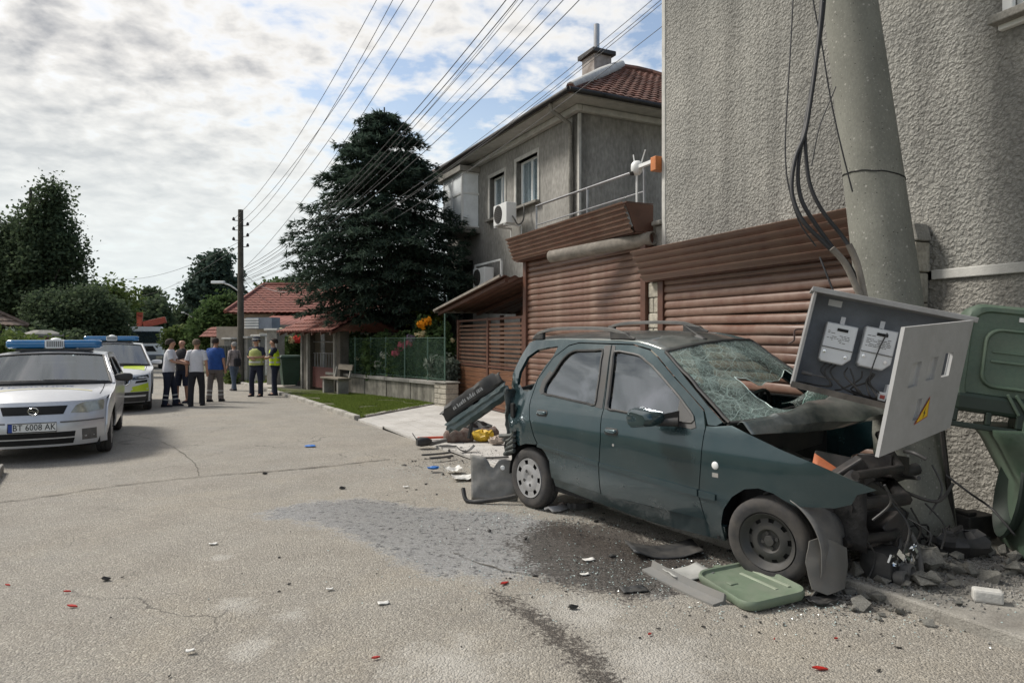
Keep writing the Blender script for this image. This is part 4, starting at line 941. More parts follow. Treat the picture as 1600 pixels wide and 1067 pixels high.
def build_spruce():
    Yb = 21.0; base = P(620, 529, Yb); base.z = 0
    t = thing('spruce_tree', 'big dark spruce rising behind the garden fence', 'tree', base)
    k = Yb / F; top = 1.6 + (529 - 168) * k
    zs = [2.35, 2.75, 3.4, 3.9, 4.6, 5.1, 6.05, 7.0, 8.0, 8.4, top]; rs = [1.7, 2.4, 3.0, 3.1, 2.9, 2.7, 2.2, 1.75, .9, .5, .1]
    rg = np.random.default_rng(5); V = []; limb = MB(); zz = 2.45
    while zz < top - .1:
        R_ = pl(zs, rs, zz); nb = 13 if zz < 7 else 9; off = rg.uniform(0, 6)
        for b in range(nb):
            a = off + 2 * PI * b / nb + rg.normal(0, .14); L_ = R_ * rg.uniform(.74, 1.12); z0 = zz + rg.uniform(-.12, .12); rise = .16 if zz > 6 else .02
            ca, sa = math.cos(a), math.sin(a); dr = -.12 - .10 * L_
            curve = lambda q: np.array((ca * L_ * q - .38, sa * L_ * q, z0 + rise * L_ * q + dr * q * q * 1.5 + .30 * max(0, q - .75)))
            if L_ > .5: limb.tube([curve(q) for q in (0, .4, .8)], [.03, .02, .008], 4)
            ns = int(26 + 44 * L_)
            for s in range(ns):
                q = rg.uniform(.12, 1) ** .75; c = curve(q); w = (1.12 - q) * .34 * L_ + .07
                lat = rg.normal(0, .5) * w; c = c + np.array((-sa * lat, ca * lat, -abs(lat) * .28 + rg.normal(0, .045)))
                aa = a + (lat / (w + 1e-6)) * .7 + rg.normal(0, .25)
                for f in range(4):
                    d = np.array((math.cos(aa + rg.normal(0, .55)), math.sin(aa + rg.normal(0, .55)), rg.normal(-.22, .38))); d /= np.linalg.norm(d)
                    sd = np.cross(d, (rg.normal(0, .35), rg.normal(0, .35), 1)); sd /= np.linalg.norm(sd); l = rg.uniform(.11, .22); ww = rg.uniform(.018, .034)
                    V += [c - sd * ww, c + sd * ww, c + d * l]
        zz += .30 if zz < 6.5 else .24
    V = np.array(V); obj('crown', fast_mesh('crown', V, np.arange(len(V)).reshape(-1, 3)), GREEN['blue'], t)
    limb.build('limb', BARK, t); bpy.data.objects['limb']['kind'] = 'stuff'
    mb = MB(); mb.tube([(0, 0, -.3), (0, 0, .5), (-.25, 0, 2.6), (-.38, 0, 6), (-.38, 0, top)], [.25, .2, .16, .1, .02], 12); mb.build('trunk', BARK, t, smooth=60)
build_spruce()
def far_tree(name, label, px, Y, blobs, n, per, leaf, m, seed, spread=.35, tr=.2, group=None):
    """blobs given as (centre px, centre py, radius x, radius y) seen at depth Y"""
    k = Y / F; base = Vector(((px - 800) * k, Y, gz(Y)))
    ells = [(((bx - px) * k, 0, 1.6 + (529 - by) * k - base.z), (rx * k, max(rx, ry) * k * .8, ry * k)) for bx, by, rx, ry in blobs]
    return tree(name, label, base, ells, n, per, (spread,) * 3, leaf, m, seed, tr, group)
far_tree('broadleaf_tree', 'tallest dark tree beyond the police cars with a ragged pointed crown', 58, 42, [(48, 445, 84, 72), (72, 360, 42, 48), (84, 312, 20, 30), (2, 385, 38, 44), (105, 400, 30, 26), (-40, 440, 60, 70)], 1300, 46, .15, GREEN['dark'], 1, .42, .35, 'trees along the street')
far_tree('broadleaf_tree', 'broad dark rounded tree in front of the tallest tree', 125, 33, [(120, 495, 62, 48), (85, 500, 40, 42), (165, 505, 34, 36)], 700, 50, .11, GREEN['dark'], 2, .30, .2, 'trees along the street')
far_tree('broadleaf_tree', 'lighter green tree behind the second police car', 176, 56, [(176, 500, 34, 38), (192, 508, 22, 24), (162, 470, 26, 26)], 420, 44, .16, GREEN['mid'], 3, .34, .2, 'trees along the street')
far_tree('thin_tree', 'thin wispy pale tree above the lighter green tree', 178, 46, [(178, 462, 30, 20), (195, 470, 16, 12)], 60, 16, .2, GREEN['light'], 4, .5, .12, 'trees along the street')
far_tree('broadleaf_tree', 'low dark tree directly behind the white truck cab', 225, 62, [(220, 500, 36, 24), (248, 495, 22, 22), (200, 512, 30, 22)], 260, 32, .3, GREEN['dark'], 5, .5, .2, 'trees along the street')
far_tree('pine_tree', 'small distant pine poking up above the truck', 237, 95, [(237, 462, 13, 10), (237, 480, 11, 16)], 110, 30, .35, GREEN['dark'], 6, .5, .25, 'trees along the street')
far_tree('conifer_tree', 'dark layered conifer beside the far street lamps', 338, 46, [(335, 468, 36, 32), (333, 432, 26, 26), (342, 412, 16, 12), (308, 455, 16, 10), (362, 455, 18, 22)], 420, 36, .22, GREEN['blue'], 7, .36, .25, 'trees along the street')
far_tree('broadleaf_tree', 'bushy green tree below the layered conifer', 342, 35, [(342, 505, 34, 40), (322, 520, 22, 26), (364, 490, 20, 28)], 420, 38, .15, GREEN['mid'], 8, .26, .15, 'trees along the street')
far_tree('broadleaf_tree', 'dark foliage filling the gap behind the roofed garden gate', 300, 70, [(300, 498, 26, 26), (318, 505, 24, 24)], 200, 30, .3, GREEN['dark'], 9, .5, .2, 'trees along the street')
far_tree('round_bush', 'yellowish green bush behind the bald man', 284, 42, [(284, 532, 24, 17), (300, 538, 14, 12)], 170, 34, .17, GREEN['light'], 10, .26, .08)
far_tree('broadleaf_tree', 'distant tree behind the red tiled roofs', 440, 60, [(430, 462, 28, 16), (470, 460, 30, 18)], 200, 30, .3, GREEN['mid'], 12, .5, .2, 'trees along the street')
def hedge(name, label, a, b, h, d, n, m, seed, leaf=.1):
    a, b = Vector(a), Vector(b); mid = (a + b) / 2; L_ = (b - a).length; t = thing(name, label, 'hedge', mid, math.atan2((b - a).y, (b - a).x)); rg = np.random.default_rng(seed)
    pts = [(rg.uniform(-L_ / 2, L_ / 2), rg.normal(0, d * .45), h * rg.uniform(.05, 1) ** .7 * (1 + .25 * mnoise.noise(Vector((i * .37, seed, 0))))) for i in range(n)]
    leaf_cloud('foliage', pts, 26, (.16, .16, .14), leaf, m, t, seed)
    mb = MB()
    for k in range(int(L_ / .5)): mb.tube([(-L_ / 2 + k * .5, 0, -.2), (-L_ / 2 + k * .5 + .1, .05, h * .8)], [.02, .008], 5)
    mb.build('stem', BARK, t)
hedge('hedge', 'pale flowering hedge beside the first police car', P(-120, 529, 15) * 1 + Vector((0, 0, -1.6)), P(52, 529, 17.5) + Vector((0, 0, -1.6)), 1.58, .9, 420, GREEN['light'], 21, .09)
hedge('dark_hedge', 'dark hedge running behind the parked police cars', P(40, 529, 24) + Vector((0, 0, -1.7)), P(170, 529, 42) + Vector((0, 0, -1.9)), 2.0, 1.2, 500, GREEN['dark'], 22, .16)
hedge('dark_hedge', 'distant dark hedge at the end of the street', P(150, 529, 70) + Vector((0, 0, -2.4)), P(345, 529, 60) + Vector((0, 0, -2.3)), 2.6, 1.5, 500, GREEN['dark'], 23, .25)
# garden behind the net
fm = {k: leafmat(k + '_petals', c, tuple(min(1, v * 1.3) for v in c), .35) for k, c in {'pink': (.55, .12, .17), 'white': (.70, .68, .58), 'orange': (.75, .32, .02), 'cream': (.68, .58, .36), 'red': (.45, .06, .05), 'mauve': (.22, .16, .22)}.items()}
def at(px, py, Y): p = P(px, py, Y); return (p.x, p.y, p.z)
def garden_shrub(name, label, px, Y, blobs, n, per, leaf, m, seed, flowers=(), group=None, spread=.10):
    k = Y / F; base = Vector(((px - 800) * k, Y, 0)); ells = [(((bx - px) * k, 0, 1.6 + (529 - by) * k), (rx * k, max(rx, ry) * k * .7, ry * k)) for bx, by, rx, ry in blobs]
    fl = [(((fx - px) * k, -.35, 1.6 + (529 - fy) * k), fr * k, fm[c]) for fx, fy, fr, c in flowers]
    return shrub(name, label, base, ells, n, per, (spread,) * 3, leaf, m, seed, group, flowers=fl)
garden_shrub('rose_bush', 'rose bush with pink blooms leaning over the green net', 640, 18.6, [(630, 560, 28, 36), (648, 548, 24, 24)], 240, 26, .07, GREEN['mid'], 31, [(632, 540, 8, 'pink'), (641, 537, 7, 'pink'), (621, 551, 7, 'pink'), (645, 529, 7, 'mauve')], 'rose bushes in the garden')
garden_shrub('rose_bush', 'rose bush with white blooms low behind the green net', 600, 19.4, [(598, 560, 30, 38)], 230, 26, .07, GREEN['mid'], 32, [(604, 555, 7, 'white'), (594, 568, 7, 'white'), (611, 554, 5, 'white'), (605, 574, 4, 'white')], 'rose bushes in the garden')
garden_shrub('rose_bush', 'tall rose bush topped by cream and orange blooms', 668, 18.6, [(672, 555, 28, 48), (690, 540, 24, 34), (665, 515, 16, 16)], 320, 26, .08, GREEN['mid'], 33, [(662, 507, 8, 'orange'), (671, 502, 7, 'orange'), (656, 524, 6, 'cream'), (663, 521, 6, 'cream'), (708, 532, 4, 'cream')], 'rose bushes in the garden')
garden_shrub('hydrangea', 'silvery leaved shrub at the gate end of the green net', 692, 16.9, [(682, 572, 13, 14), (706, 578, 14, 18), (690, 590, 16, 16)], 90, 22, .075, GREEN['hydr'], 34)
garden_shrub('shrub', 'leafy shrub low behind the net near the roofed gateway', 563, 20.8, [(560, 558, 22, 36), (580, 565, 20, 32)], 220, 26, .08, GREEN['mid'], 35, [(561, 560, 4, 'cream')])
garden_shrub('shrub', 'yellow green bush glowing beside the grey house', 664, 21.0, [(664, 493, 26, 17), (650, 498, 16, 12), (676, 500, 14, 14), (668, 515, 14, 20)], 230, 28, .09, GREEN['yellow'], 36)
garden_shrub('dark_shrub', 'dark clipped shrub round the foot of the spruce', 600, 22.5, [(603, 508, 28, 22), (640, 515, 30, 26), (600, 545, 55, 26), (670, 545, 34, 26)], 420, 28, .08, GREEN['dark'], 37)
garden_shrub('rose_bush', 'rose bush with salmon blooms behind the green wheeled bin', 458, 24.5, [(455, 555, 18, 26), (470, 548, 12, 18), (462, 535, 14, 12)], 140, 26, .08, GREEN['mid'], 38, [(470, 529, 7, 'red'), (462, 531, 6, 'cream'), (446, 518, 6, 'cream')], 'rose bushes in the garden')
garden_shrub('low_shrub', 'low yellowish plant on the verge behind the capped policeman', 366, 26.5, [(366, 590, 12, 12)], 70, 26, .08, GREEN['light'], 39)
# ---------------------------------------------------------------- cars: shared pieces
def wheel(parent, c, r=.285, w=.17, out=-1, kind='cover', steer=0.0, camber=0.0):
    """tyre with a rim child; out = -1 when the outer face looks to local -y"""
    Mx = Matrix.Translation(c) @ Matrix.Rotation(steer, 4, 'Z') @ Matrix.Rotation(camber, 4, 'X') @ Matrix.Rotation(R(90) if out < 0 else R(-90), 4, 'X')
    h = w / 2; rr = r * .655
    t = MB(); t.lathe([(rr, -h * .8), (rr + .01, -h * .95), (r * .88, -h), (r * .965, -h * .85), (r, -h * .6), (r, -h * .34), (r - .007, -h * .3), (r - .007, -h * .24), (r, -h * .2), (r, h * .2), (r - .007, h * .24), (r - .007, h * .3), (r, h * .34), (r, h * .6), (r * .965, h * .85), (r * .88, h), (r * .8, h * 1.01), (rr + .01, h * .95), (rr, h * .8), (rr * .98, 0), (rr, -h * .8)], 44, Mx)
    o = t.build('wheel', M['rubber'], parent, smooth=40)
    rim = MB(); n = 48
    if kind == 'cover':        # silver plastic trim with slots round the edge
        rim.lathe([(rr * 1.0, h * .78), (rr * .985, h * .98), (rr * .9, h * .95)], n, Mx)
        for k in range(7):
            a0, a1 = 2 * PI * (k + .17) / 7, 2 * PI * (k + .83) / 7
            rows = [[Mx @ Vector((q * math.cos(lerp(a0, a1, j / 5)), q * math.sin(lerp(a0, a1, j / 5)), z)) for j in range(6)] for q, z in ((rr * .9, h * .95), (rr * .68, h * .93))]
            rim.grid(rows)
        rim.lathe([(rr * .69, h * .93), (rr * .5, h * 1.02), (rr * .3, h * 1.0), (rr * .22, h * .86), (rr * .1, h * .9), (0.0, h * .9)], n, Mx)
        m = mat_once('wheel_silver', (.36, .36, .365), .4, .25, dust=((.2, .19, .17), .4, 9))
        ro = rim.build('rim', m, o, smooth=50)
        bk = MB(); bk.lathe([(rr, -h * .6), (rr * .9, h * .6), (0, h * .6)], 24, Mx); bk.build('brake', M['dark_void'], o)
        nb = MB()
        for k in range(4):
            a = 2 * PI * k / 4 + .4; nb.lathe([(.0, h * 1.03), (.016, h * 1.03), (.016, h * .9)], 8, Mx @ Matrix.Translation((rr * .36 * math.cos(a), rr * .36 * math.sin(a), 0)))
        nb.build('wheel_bolt', M['black_plastic'], o)
    else:                      # bare black steel wheel
        rim.lathe([(rr * 1.0, h * .75), (rr * 1.0, h * .97), (rr * .95, h * .9), (rr * .86, h * .55), (rr * .78, h * .42)], n, Mx)
        for k in range(9):
            a0, a1 = 2 * PI * (k + .3) / 9, 2 * PI * (k + .7 + .6) / 9
            rows = [[Mx @ Vector((q * math.cos(lerp(a0 + .0, a1 - .28, j / 4)), q * math.sin(lerp(a0, a1 - .28, j / 4)), z)) for j in range(5)] for q, z in ((rr * .78, h * .42), (rr * .66, h * .52))]
            rim.grid(rows)
        rim.lathe([(rr * .66, h * .52), (rr * .55, h * .62), (rr * .42, h * .62), (rr * .33, h * .35), (rr * .2, h * .35), (rr * .17, h * .62), (0, h * .64)], n, Mx)
        for k in range(4):
            a = 2 * PI * k / 4 + .3; rim.lathe([(0, h * .5), (.012, h * .5), (.012, h * .3)], 8, Mx @ Matrix.Translation((rr * .27 * math.cos(a), rr * .27 * math.sin(a), 0)))
        rim.build('rim', mat_once('steel_wheel', (.045, .045, .046), .55, .3, dust=((.11, .1, .085), .5, 9)), o, smooth=50)
        bk = MB(); bk.lathe([(rr, -h * .6), (rr * .9, h * .2), (0, h * .2)], 24, Mx); bk.build('brake', M['dark_void'], o)
    return o
_once = {}
def mat_once(name, col, rough, metal=0, **k):
    if name not in _once: _once[name] = mat(name, col, rough, metal, **k)
    return _once[name]
def text_mesh(name, s, size, m, parent, Mx, ext=.001, align='CENTER', sx=1.0):
    cu = bpy.data.curves.new('lettering', 'FONT'); cu.body = s; cu.size = size; cu.extrude = ext; cu.align_x = align; cu.align_y = 'CENTER'; cu.resolution_u = 2
    to = bpy.data.objects.new('lettering', cu); COL.objects.link(to); bpy.context.view_layer.update()
    me = bpy.data.meshes.new_from_object(to.evaluated_get(bpy.context.evaluated_depsgraph_get())); bpy.data.objects.remove(to); bpy.data.curves.remove(cu)
    me.transform(Matrix.Scale(sx, 4, (1, 0, 0))); me.transform(Mx); me.materials.clear(); return obj(name, me, m, parent)
def carpaint(name, col, metal=.35, rough=.28, dust=None, coat=.7, flake=True):
    return mat(name, col, rough, metal, var=.06, vscale=1.2, coat=coat, dust=dust)

# ---------------------------------------------------------------- the wrecked estate car
def build_wreck():
    HX, HY = Vector((.6, -.8, 0)), Vector((.8, .6, 0)); loc = Vector((1.562, 5.954, 0))
    r = thing('wrecked_car', 'dark green estate car with smashed front wrapped round the leaning pole', 'car', loc, math.atan2(HX.y, HX.x))
    paint = carpaint('dark_green_paint', (.013, .039, .047), .4, .22, dust=((.17, .17, .16), .13, 2.6), coat=1.0)
    torn = mat('torn_metal', (.055, .068, .068), .45, .5, var=.5, vscale=9, bump=.9, bscale=22, dust=((.22, .21, .19), .6, 7))
    inner = mat('bay_dark', (.015, .015, .016), .7, .2, var=.4, vscale=9, bump=.5)
    T = lambda x, y, z: Vector((x, y, z + .07 * (y + .8)))
    def ys(x, z):
        y = .80 + .014 * math.sin(PI * max(0, min(1, (z - .2) / .85)))
        if z < .5: y -= .09 * ((.5 - z) / .35) ** 1.5
        if z > .76: y -= .032 * min(1, (z - .76) / .22) ** 2
        if z > .96: y -= (z - .96) * .40 + .06 * max(0, z - 1.4)
        if x > 1.2: y -= .32 * (x - 1.2) ** 2 + .10 * max(0, x - 1.2) * max(0, .78 - z)
        y += .0035 * mnoise.noise(Vector((x * 2.6, z * 2.6, 1)))
        if x < -1.3: y -= .30 * (x + 1.3) ** 2
        return y
    def side(sgn, out=0.0, crump=None):
        def f(x, z):
            y = ys(x, z) + out; v = Vector((x, z, sgn))
            dx = dz = 0.0
            if crump:
                a = crump(x, z)
                if a > 0:
                    y += a * (.10 * mnoise.noise(v * 5) + .05 * mnoise.noise(v * 13) - .03); dx = a * .07 * mnoise.noise(v * 6 + Vector((7, 0, 0))); dz = a * .06 * mnoise.noise(v * 6 + Vector((0, 9, 0)))
            return T(x + dx, sgn * y, z + dz)
        return f
    rw = [(-1.15, 1.085), (-1.155, 1.17), (-1.098, 1.26), (-1.035, 1.376), (-.967, 1.443), (-.883, 1.474), (-.535, 1.483), (-.475, 1.24), (-.44, 1.035), (-.712, 1.05), (-1.03, 1.075)]
    fw = [(-.385, 1.47), (-.249, 1.466), (-.091, 1.444), (.066, 1.372), (.225, 1.277), (.418, 1.155), (.585, 1.03), (.59, .985), (.476, .985), (.146, .993), (-.28, 1.015), (-.325, 1.2)]
    qw = [(-1.542, 1.095), (-1.639, 1.147), (-1.662, 1.252), (-1.59, 1.40), (-1.445, 1.475), (-1.274, 1.50), (-1.15, 1.51), (-1.175, 1.417), (-1.25, 1.325), (-1.31, 1.20), (-1.34, 1.108), (-1.42, 1.087)]
    rd = [(-1.295, 1.205), (-1.16, 1.405), (-1.0, 1.512), (-.88, 1.536), (-.452, 1.53), (-.40, 1.30), (-.334, 1.01), (-.309, .774), (-.330, .452), (-.35, .305), (-.966, .34), (-.962, .50), (-1.02, .565), (-1.128, .637), (-1.178, .70), (-1.25, .845), (-1.307, 1.02)]
    fd = [(-.444, 1.53), (-.2, 1.526), (0, 1.487), (.1, 1.435), (.3, 1.303), (.5, 1.182), (.66, 1.075), (.716, .961), (.708, .72), (.690, .495), (.714, .312), (-.34, .301), (-.320, .452), (-.30, .774), (-.325, 1.01), (-.39, 1.30)]
    fr = [(-1.70, .80), (-1.74, .99), (-1.79, 1.09), (-1.813, 1.222), (-1.773, 1.331), (-1.713, 1.441), (-1.647, 1.538), (-1.563, 1.562), (-1.16, 1.57), (-.8, 1.57), (-.16, 1.552), (0, 1.525), (.165, 1.484), (.436, 1.285), (.69, 1.11), (.845, 1.012), (.80, .985), (.73, .985), (.668, 1.083), (.3, 1.314), (.1, 1.446), (0, 1.499), (-.2, 1.537), (-.448, 1.541), (-.88, 1.546), (-1.005, 1.522), (-1.168, 1.41), (-1.304, 1.208), (-1.317, 1.02), (-1.26, .842), (-1.19, .697), (-1.14, .632), (-1.166, .622), (-1.311, .612), (-1.46, .56), (-1.56, .60), (-1.64, .70)]
    fe = [(.724, .975), (.80, .98), (.925, .998), (1.139, .941), (1.347, .881), (1.508, .836), (1.691, .769), (1.861, .699), (1.763, .661), (1.734, .60), (1.646, .567), (1.508, .554), (1.428, .545), (1.347, .575), (1.279, .606), (1.174, .622), (1.066, .597), (.968, .528), (.89, .424), (.848, .312), (.845, .181), (.722, .30), (.697, .495), (.715, .721)]
    rear_cr = lambda x, z: max(0, min(1, (-1.36 - x) / .3)) * max(0, min(1, (1.2 - z) / .15))
    for sgn in (-1, 1):
        far = sgn > 0
        lab = 'far' if far else 'near'
        cr_f = (lambda x, z: max(0, (x - .85) * 1.6)) if far else (lambda x, z: max(0, x - 1.72) * 1.2 * max(0, .76 - z) * 5)
        d = panel('rear_door', rd, side(sgn), paint, r, [rw], .055, solid=.02)
        if not far:
            panel('window', [(a * 1.0, b) for a, b in rw], side(sgn, -.012), M['car_glass'], d, step=.12, solid=.004)
        hd = MB()
        def handle(x, z, w, par):
            for dx, dz, ww, hh, dd, mm in ((0, 0, w, .058, .006, M['black_plastic']), (0, .004, w * .86, .03, .022, paint)):
                q = MB(); prof = rrect(ww, hh, hh * .45, 4)
                q.loft([[T(x + dx + a * k, sgn * (ys(x + a, z + b) + o), z + dz + b * k) for a, b in prof] for o, k in ((-.004, 1), (dd * .7, .98), (dd, .8))]); q.build('handle', mm, par, smooth=60)
        handle(-1.09, .917, .155, d)
        f_ = panel('front_door', fd, side(sgn), paint, r, [fw], .055, solid=.02)
        if not far: panel('window', fw, side(sgn, -.012), M['car_glass'], f_, step=.12, solid=.004)
        handle(-.187, .845, .155, f_)
        q = MB(); q.lathe([(0, .004), (.012, .004), (.012, -.004)], 10, Matrix.Translation(T(-.155, sgn * (ys(-.155, .74) + .0), .74)) @ Matrix.Rotation(R(-90 * sgn), 4, 'X')); q.build('lock', M['chrome'], f_)
        # black window frames and belt seals
        for hole, par in ((rw, d), (fw, f_)):
            cl = spline([side(sgn, .003)(a, b) for a, b in dens(hole, .08)], 2, True); cl.append(cl[0])
            q = MB(); q.tube(cl, .011, 5); q.build('window_seal', M['black_plastic'], par, smooth=60)
        panel('side_frame', fr, side(sgn, 0, rear_cr), paint, r, [qw], .05, solid=.03)
        panel('pillar_cover', [(-.53, 1.482), (-.475, 1.24), (-.436, 1.02), (-.345, 1.01), (-.405, 1.30), (-.456, 1.525), (-.53, 1.52)], side(sgn, .003), M['black_plastic'], d, step=.1)
        panel('pillar_cover', [(-.384, 1.475), (-.33, 1.2), (-.285, 1.012), (-.318, 1.012), (-.384, 1.30), (-.44, 1.525), (-.40, 1.52)], side(sgn, .003), M['black_plastic'], f_, step=.1)
        panel('corner_cover', [(-1.15, 1.08), (-1.158, 1.17), (-1.10, 1.265), (-1.16, 1.29), (-1.225, 1.19), (-1.225, 1.105), (-1.19, 1.075)], side(sgn, .003), M['black_plastic'], d, step=.1)
        if not far: panel('corner_cover', [(.43, 1.15), (.5, 1.095), (.60, 1.02), (.64, .96), (.60, .945), (.45, .955)], side(sgn, .004), M['black_plastic'], f_, step=.1)
        q = [(.0 + x, z) for x, z in fe]
        if far: q = [(min(x, 1.45 - .25 * (1 - z)), z) for x, z in fe]
        fen = panel('front_fender', q, side(sgn, 0, cr_f), paint, r, [], .05, solid=.012)
        panel('sill', [(-.958, .335), (-.351, .298), (.198, .298), (.717, .308), (.866, .285), (.844, .175), (.512, .165), (.184, .16), (-.338, .195), (-.955, .262)], side(sgn, -.01), paint, r, [], .07, solid=.03)
        # side mouldings
        for pts, par in (([(-1.12, .635), (-.318, .578), (-.318, .548), (-1.125, .607)], d), ([(-.308, .577), (.685, .530), (.684, .482), (-.308, .547)], f_), ([(.70, .529), (.838, .521), (.836, .478), (.70, .480)], fen)):
            panel('moulding', pts, side(sgn, .012), paint, par, step=.1, solid=.012)
    # round side repeater
    q = MB(); c = T(.832, -(ys(.832, .72) + .0), .72)
    q.lathe([(0, .008), (.02, .007), (.028, .002), (.028, -.004)], 18, Matrix.Translation(c) @ Matrix.Rotation(R(90), 4, 'X')); q.build('side_lamp', M['pvc'], r, smooth=60)
    q = MB(); q.box(T(.835, -(ys(.83, .66) + .001), .655), (.05, .003, .03)); q.build('badge', M['chrome'], r)
    # door mirror
    mm = MB(); prof = rrect(.26, .15, .065, 5)
    mm.loft([[T(.30 + dx + a * k, -.86 - o, 1.02 + b * k * (1 - .25 * (a > 0))) for a, b in prof] for o, k, dx in ((.0, .75, .03), (.05, .98, .01), (.10, 1.0, 0), (.15, .92, .0), (.18, .7, 0))])
    mo = mm.build('door_mirror', paint, r, smooth=50)
    q = MB(); q.loft([[T(.5, -.79, z) for z in (.95, .97, 1.05, 1.07)], [T(.42, -.88, z) for z in (.965, .98, 1.04, 1.05)]], True, True); q.tube([T(.50, -.80, .99), T(.36, -.88, .99)], .035, 8); q.build('mirror_arm', M['black_plastic'], mo, smooth=50)
    # roof
    zc = lambda x: pl([-1.75, -1.6, -1.16, -.4, -.1, .05, .2], [1.47, 1.562, 1.572, 1.569, 1.55, 1.515, 1.478], x)
    rows = []
    for i in range(25):
        t = i / 24; row = []
        for j in range(17):
            s = -1 + 2 * j / 16; x = lerp(-1.66 - .03 * (1 - s * s), .17 + .07 * (1 - s * s), t); z = zc(x if abs(s) > .98 else min(x, .19)); y = s * (ys(x, z) - .004)
            row.append(T(x, y, z + .045 * (1 - s * s) + .004 * mnoise.noise(Vector((x * 3, s * 3, 0)))))
        rows.append(row)
    q = MB(); q.grid(rows); roof = q.build('roof', carpaint('roof_paint', (.013, .034, .036), .45, .3, dust=((.24, .23, .21), .65, 2.2)), r, smooth=180, solid=.02)
    for sgn in (-1, 1):
        y = sgn * .49; pts = [(-1.60, 1.575), (-1.50, 1.63), (-1.30, 1.665), (-1.0, 1.672), (-.6, 1.664), (-.42, 1.64), (-.22, 1.58)]
        q = MB(); sp = spline([T(x, y, z) for x, z in pts], 4)
        rings = []
        for i, p in enumerate(sp):
            k = min(1, .35 + 3.2 * min(i, len(sp) - 1 - i) / len(sp)); rings.append([p + Vector((0, a * k, b * k)) for a, b in ((-.024, -.014), (-.024, .010), (0, .018), (.024, .010), (.024, -.014))])
        q.loft(rings); o = q.build('roof_rail', M['grey_plastic'], r, smooth=50)
        q = MB()
        for xa, xb in ((-1.60, -1.42), (-.50, -.22)):
            q = MB(); q.prism([T(xa, y - .02, 1.57), T(xb, y - .02, 1.57), T(xb - .09 if xb > -1 else xb, y - .02, 1.655 if xb < -1 else 1.63), T(xa + .1 if xa < -1 else xa, y - .02, 1.65)], (0, .04, 0))
            q.build('rail_foot', M['black_plastic'], o, bevel=.01)
    q = MB(); q.loft([[T(.08 + a, b, 1.545) for a, b in rrect(.12, .05, .02, 3)], [T(.05 + a * .6, b * .5, 1.575) for a, b in rrect(.12, .05, .02, 3)]]); q.tube([T(.06, 0, 1.565), T(-.10, 0, 1.66)], [.012, .004], 6); q.build('antenna', M['black_plastic'], r, smooth=50)
    # windscreen: shattered laminated glass with a hole
    TL, TR, BL, BR = T(.185, -.575, 1.478), T(.185, .575, 1.478), T(.86, -.69, 1.0), T(.86, .69, 1.0)
    def ws(a, b, o=0.0):
        p = TL.lerp(TR, a).lerp(BL.lerp(BR, a), b); s = 2 * a - 1
        bow = (1 - s * s); p = p + Vector((.075 * bow * (1 + b), 0, .042 * bow * (1 - b)))
        dent = -.10 * math.exp(-((a - .55) / .25) ** 2 - ((b - .72) / .22) ** 2) + .015 * mnoise.noise(Vector((a * 6, b * 6, 1)))
        return p + Vector((.5, 0, .85)) * (dent + o)
    hole = [(.30, .47), (.38, .50), (.47, .57), (.58, .55), (.70, .57), (.87, .50), (.90, .64), (.86, .78), (.72, .84), (.58, .93), (.36, .86), (.38, .76), (.33, .66)]
    gm = bpy.data.materials.new('shattered_glass'); gm.use_nodes = True; nt = gm.node_tree; nt.nodes.clear(); N = nt.nodes.new; L = nt.links.new
    out = N('ShaderNodeOutputMaterial'); tc = N('ShaderNodeTexCoord'); O = tc.outputs['Object']
    def cracks(s, w, dist):
        nn = N('ShaderNodeTexNoise'); nn.inputs['Scale'].default_value = s * .5; L(O, nn.inputs['Vector']); av = N('ShaderNodeVectorMath'); av.operation = 'MULTIPLY_ADD'; L(nn.outputs['Color'], av.inputs[0]); av.inputs[1].default_value = (dist,) * 3; L(O, av.inputs[2])
        v = N('ShaderNodeTexVoronoi'); v.feature = 'DISTANCE_TO_EDGE'; v.inputs['Scale'].default_value = s; L(av.outputs[0], v.inputs['Vector'])
        rr = N('ShaderNodeMapRange'); L(v.outputs['Distance'], rr.inputs[0]); rr.inputs[1].default_value = 0; rr.inputs[2].default_value = w; rr.inputs[3].default_value = 1; rr.inputs[4].default_value = 0; return rr.outputs[0]
    def mth(op, a, b):
        x = N('ShaderNodeMath'); x.operation = op; x.use_clamp = True
        for i, v in ((0, a), (1, b)):
            if isinstance(v, (int, float)): x.inputs[i].default_value = v
            else: L(v, x.inputs[i])
        return x.outputs[0]
    n1 = N('ShaderNodeTexNoise'); n1.inputs['Scale'].default_value = 3.2; n1.inputs['Detail'].default_value = 7; n1.inputs['Roughness'].default_value = .7; n1.inputs['Distortion'].default_value = .8; L(O, n1.inputs['Vector'])
    dens_ = N('ShaderNodeMapRange'); L(n1.outputs['Fac'], dens_.inputs[0]); dens_.inputs[1].default_value = .33; dens_.inputs[2].default_value = .68; dens_.inputs[3].default_value = .12; dens_.inputs[4].default_value = 1.0
    fine = mth('MULTIPLY', cracks(70, .10, .01), dens_.outputs[0]); mid = mth('MULTIPLY', cracks(22, .045, .03), 0.85); bigc = cracks(6, .018, .1)
    c_ = mth('MAXIMUM', mth('MAXIMUM', fine, mid), bigc)
    milky = mth('MULTIPLY', mth('POWER', dens_.outputs[0], 2.2), 0.5)
    alpha = mth('MAXIMUM', c_, milky)
    alpha = mth('MULTIPLY', alpha, .80)
    df = N('ShaderNodeBsdfDiffuse'); df.inputs[0].default_value = (.62, .73, .70, 1); tl = N('ShaderNodeBsdfTranslucent'); tl.inputs[0].default_value = (.42, .58, .54, 1)
    m0 = N('ShaderNodeMixShader'); m0.inputs[0].default_value = .4; L(df.outputs[0], m0.inputs[1]); L(tl.outputs[0], m0.inputs[2])
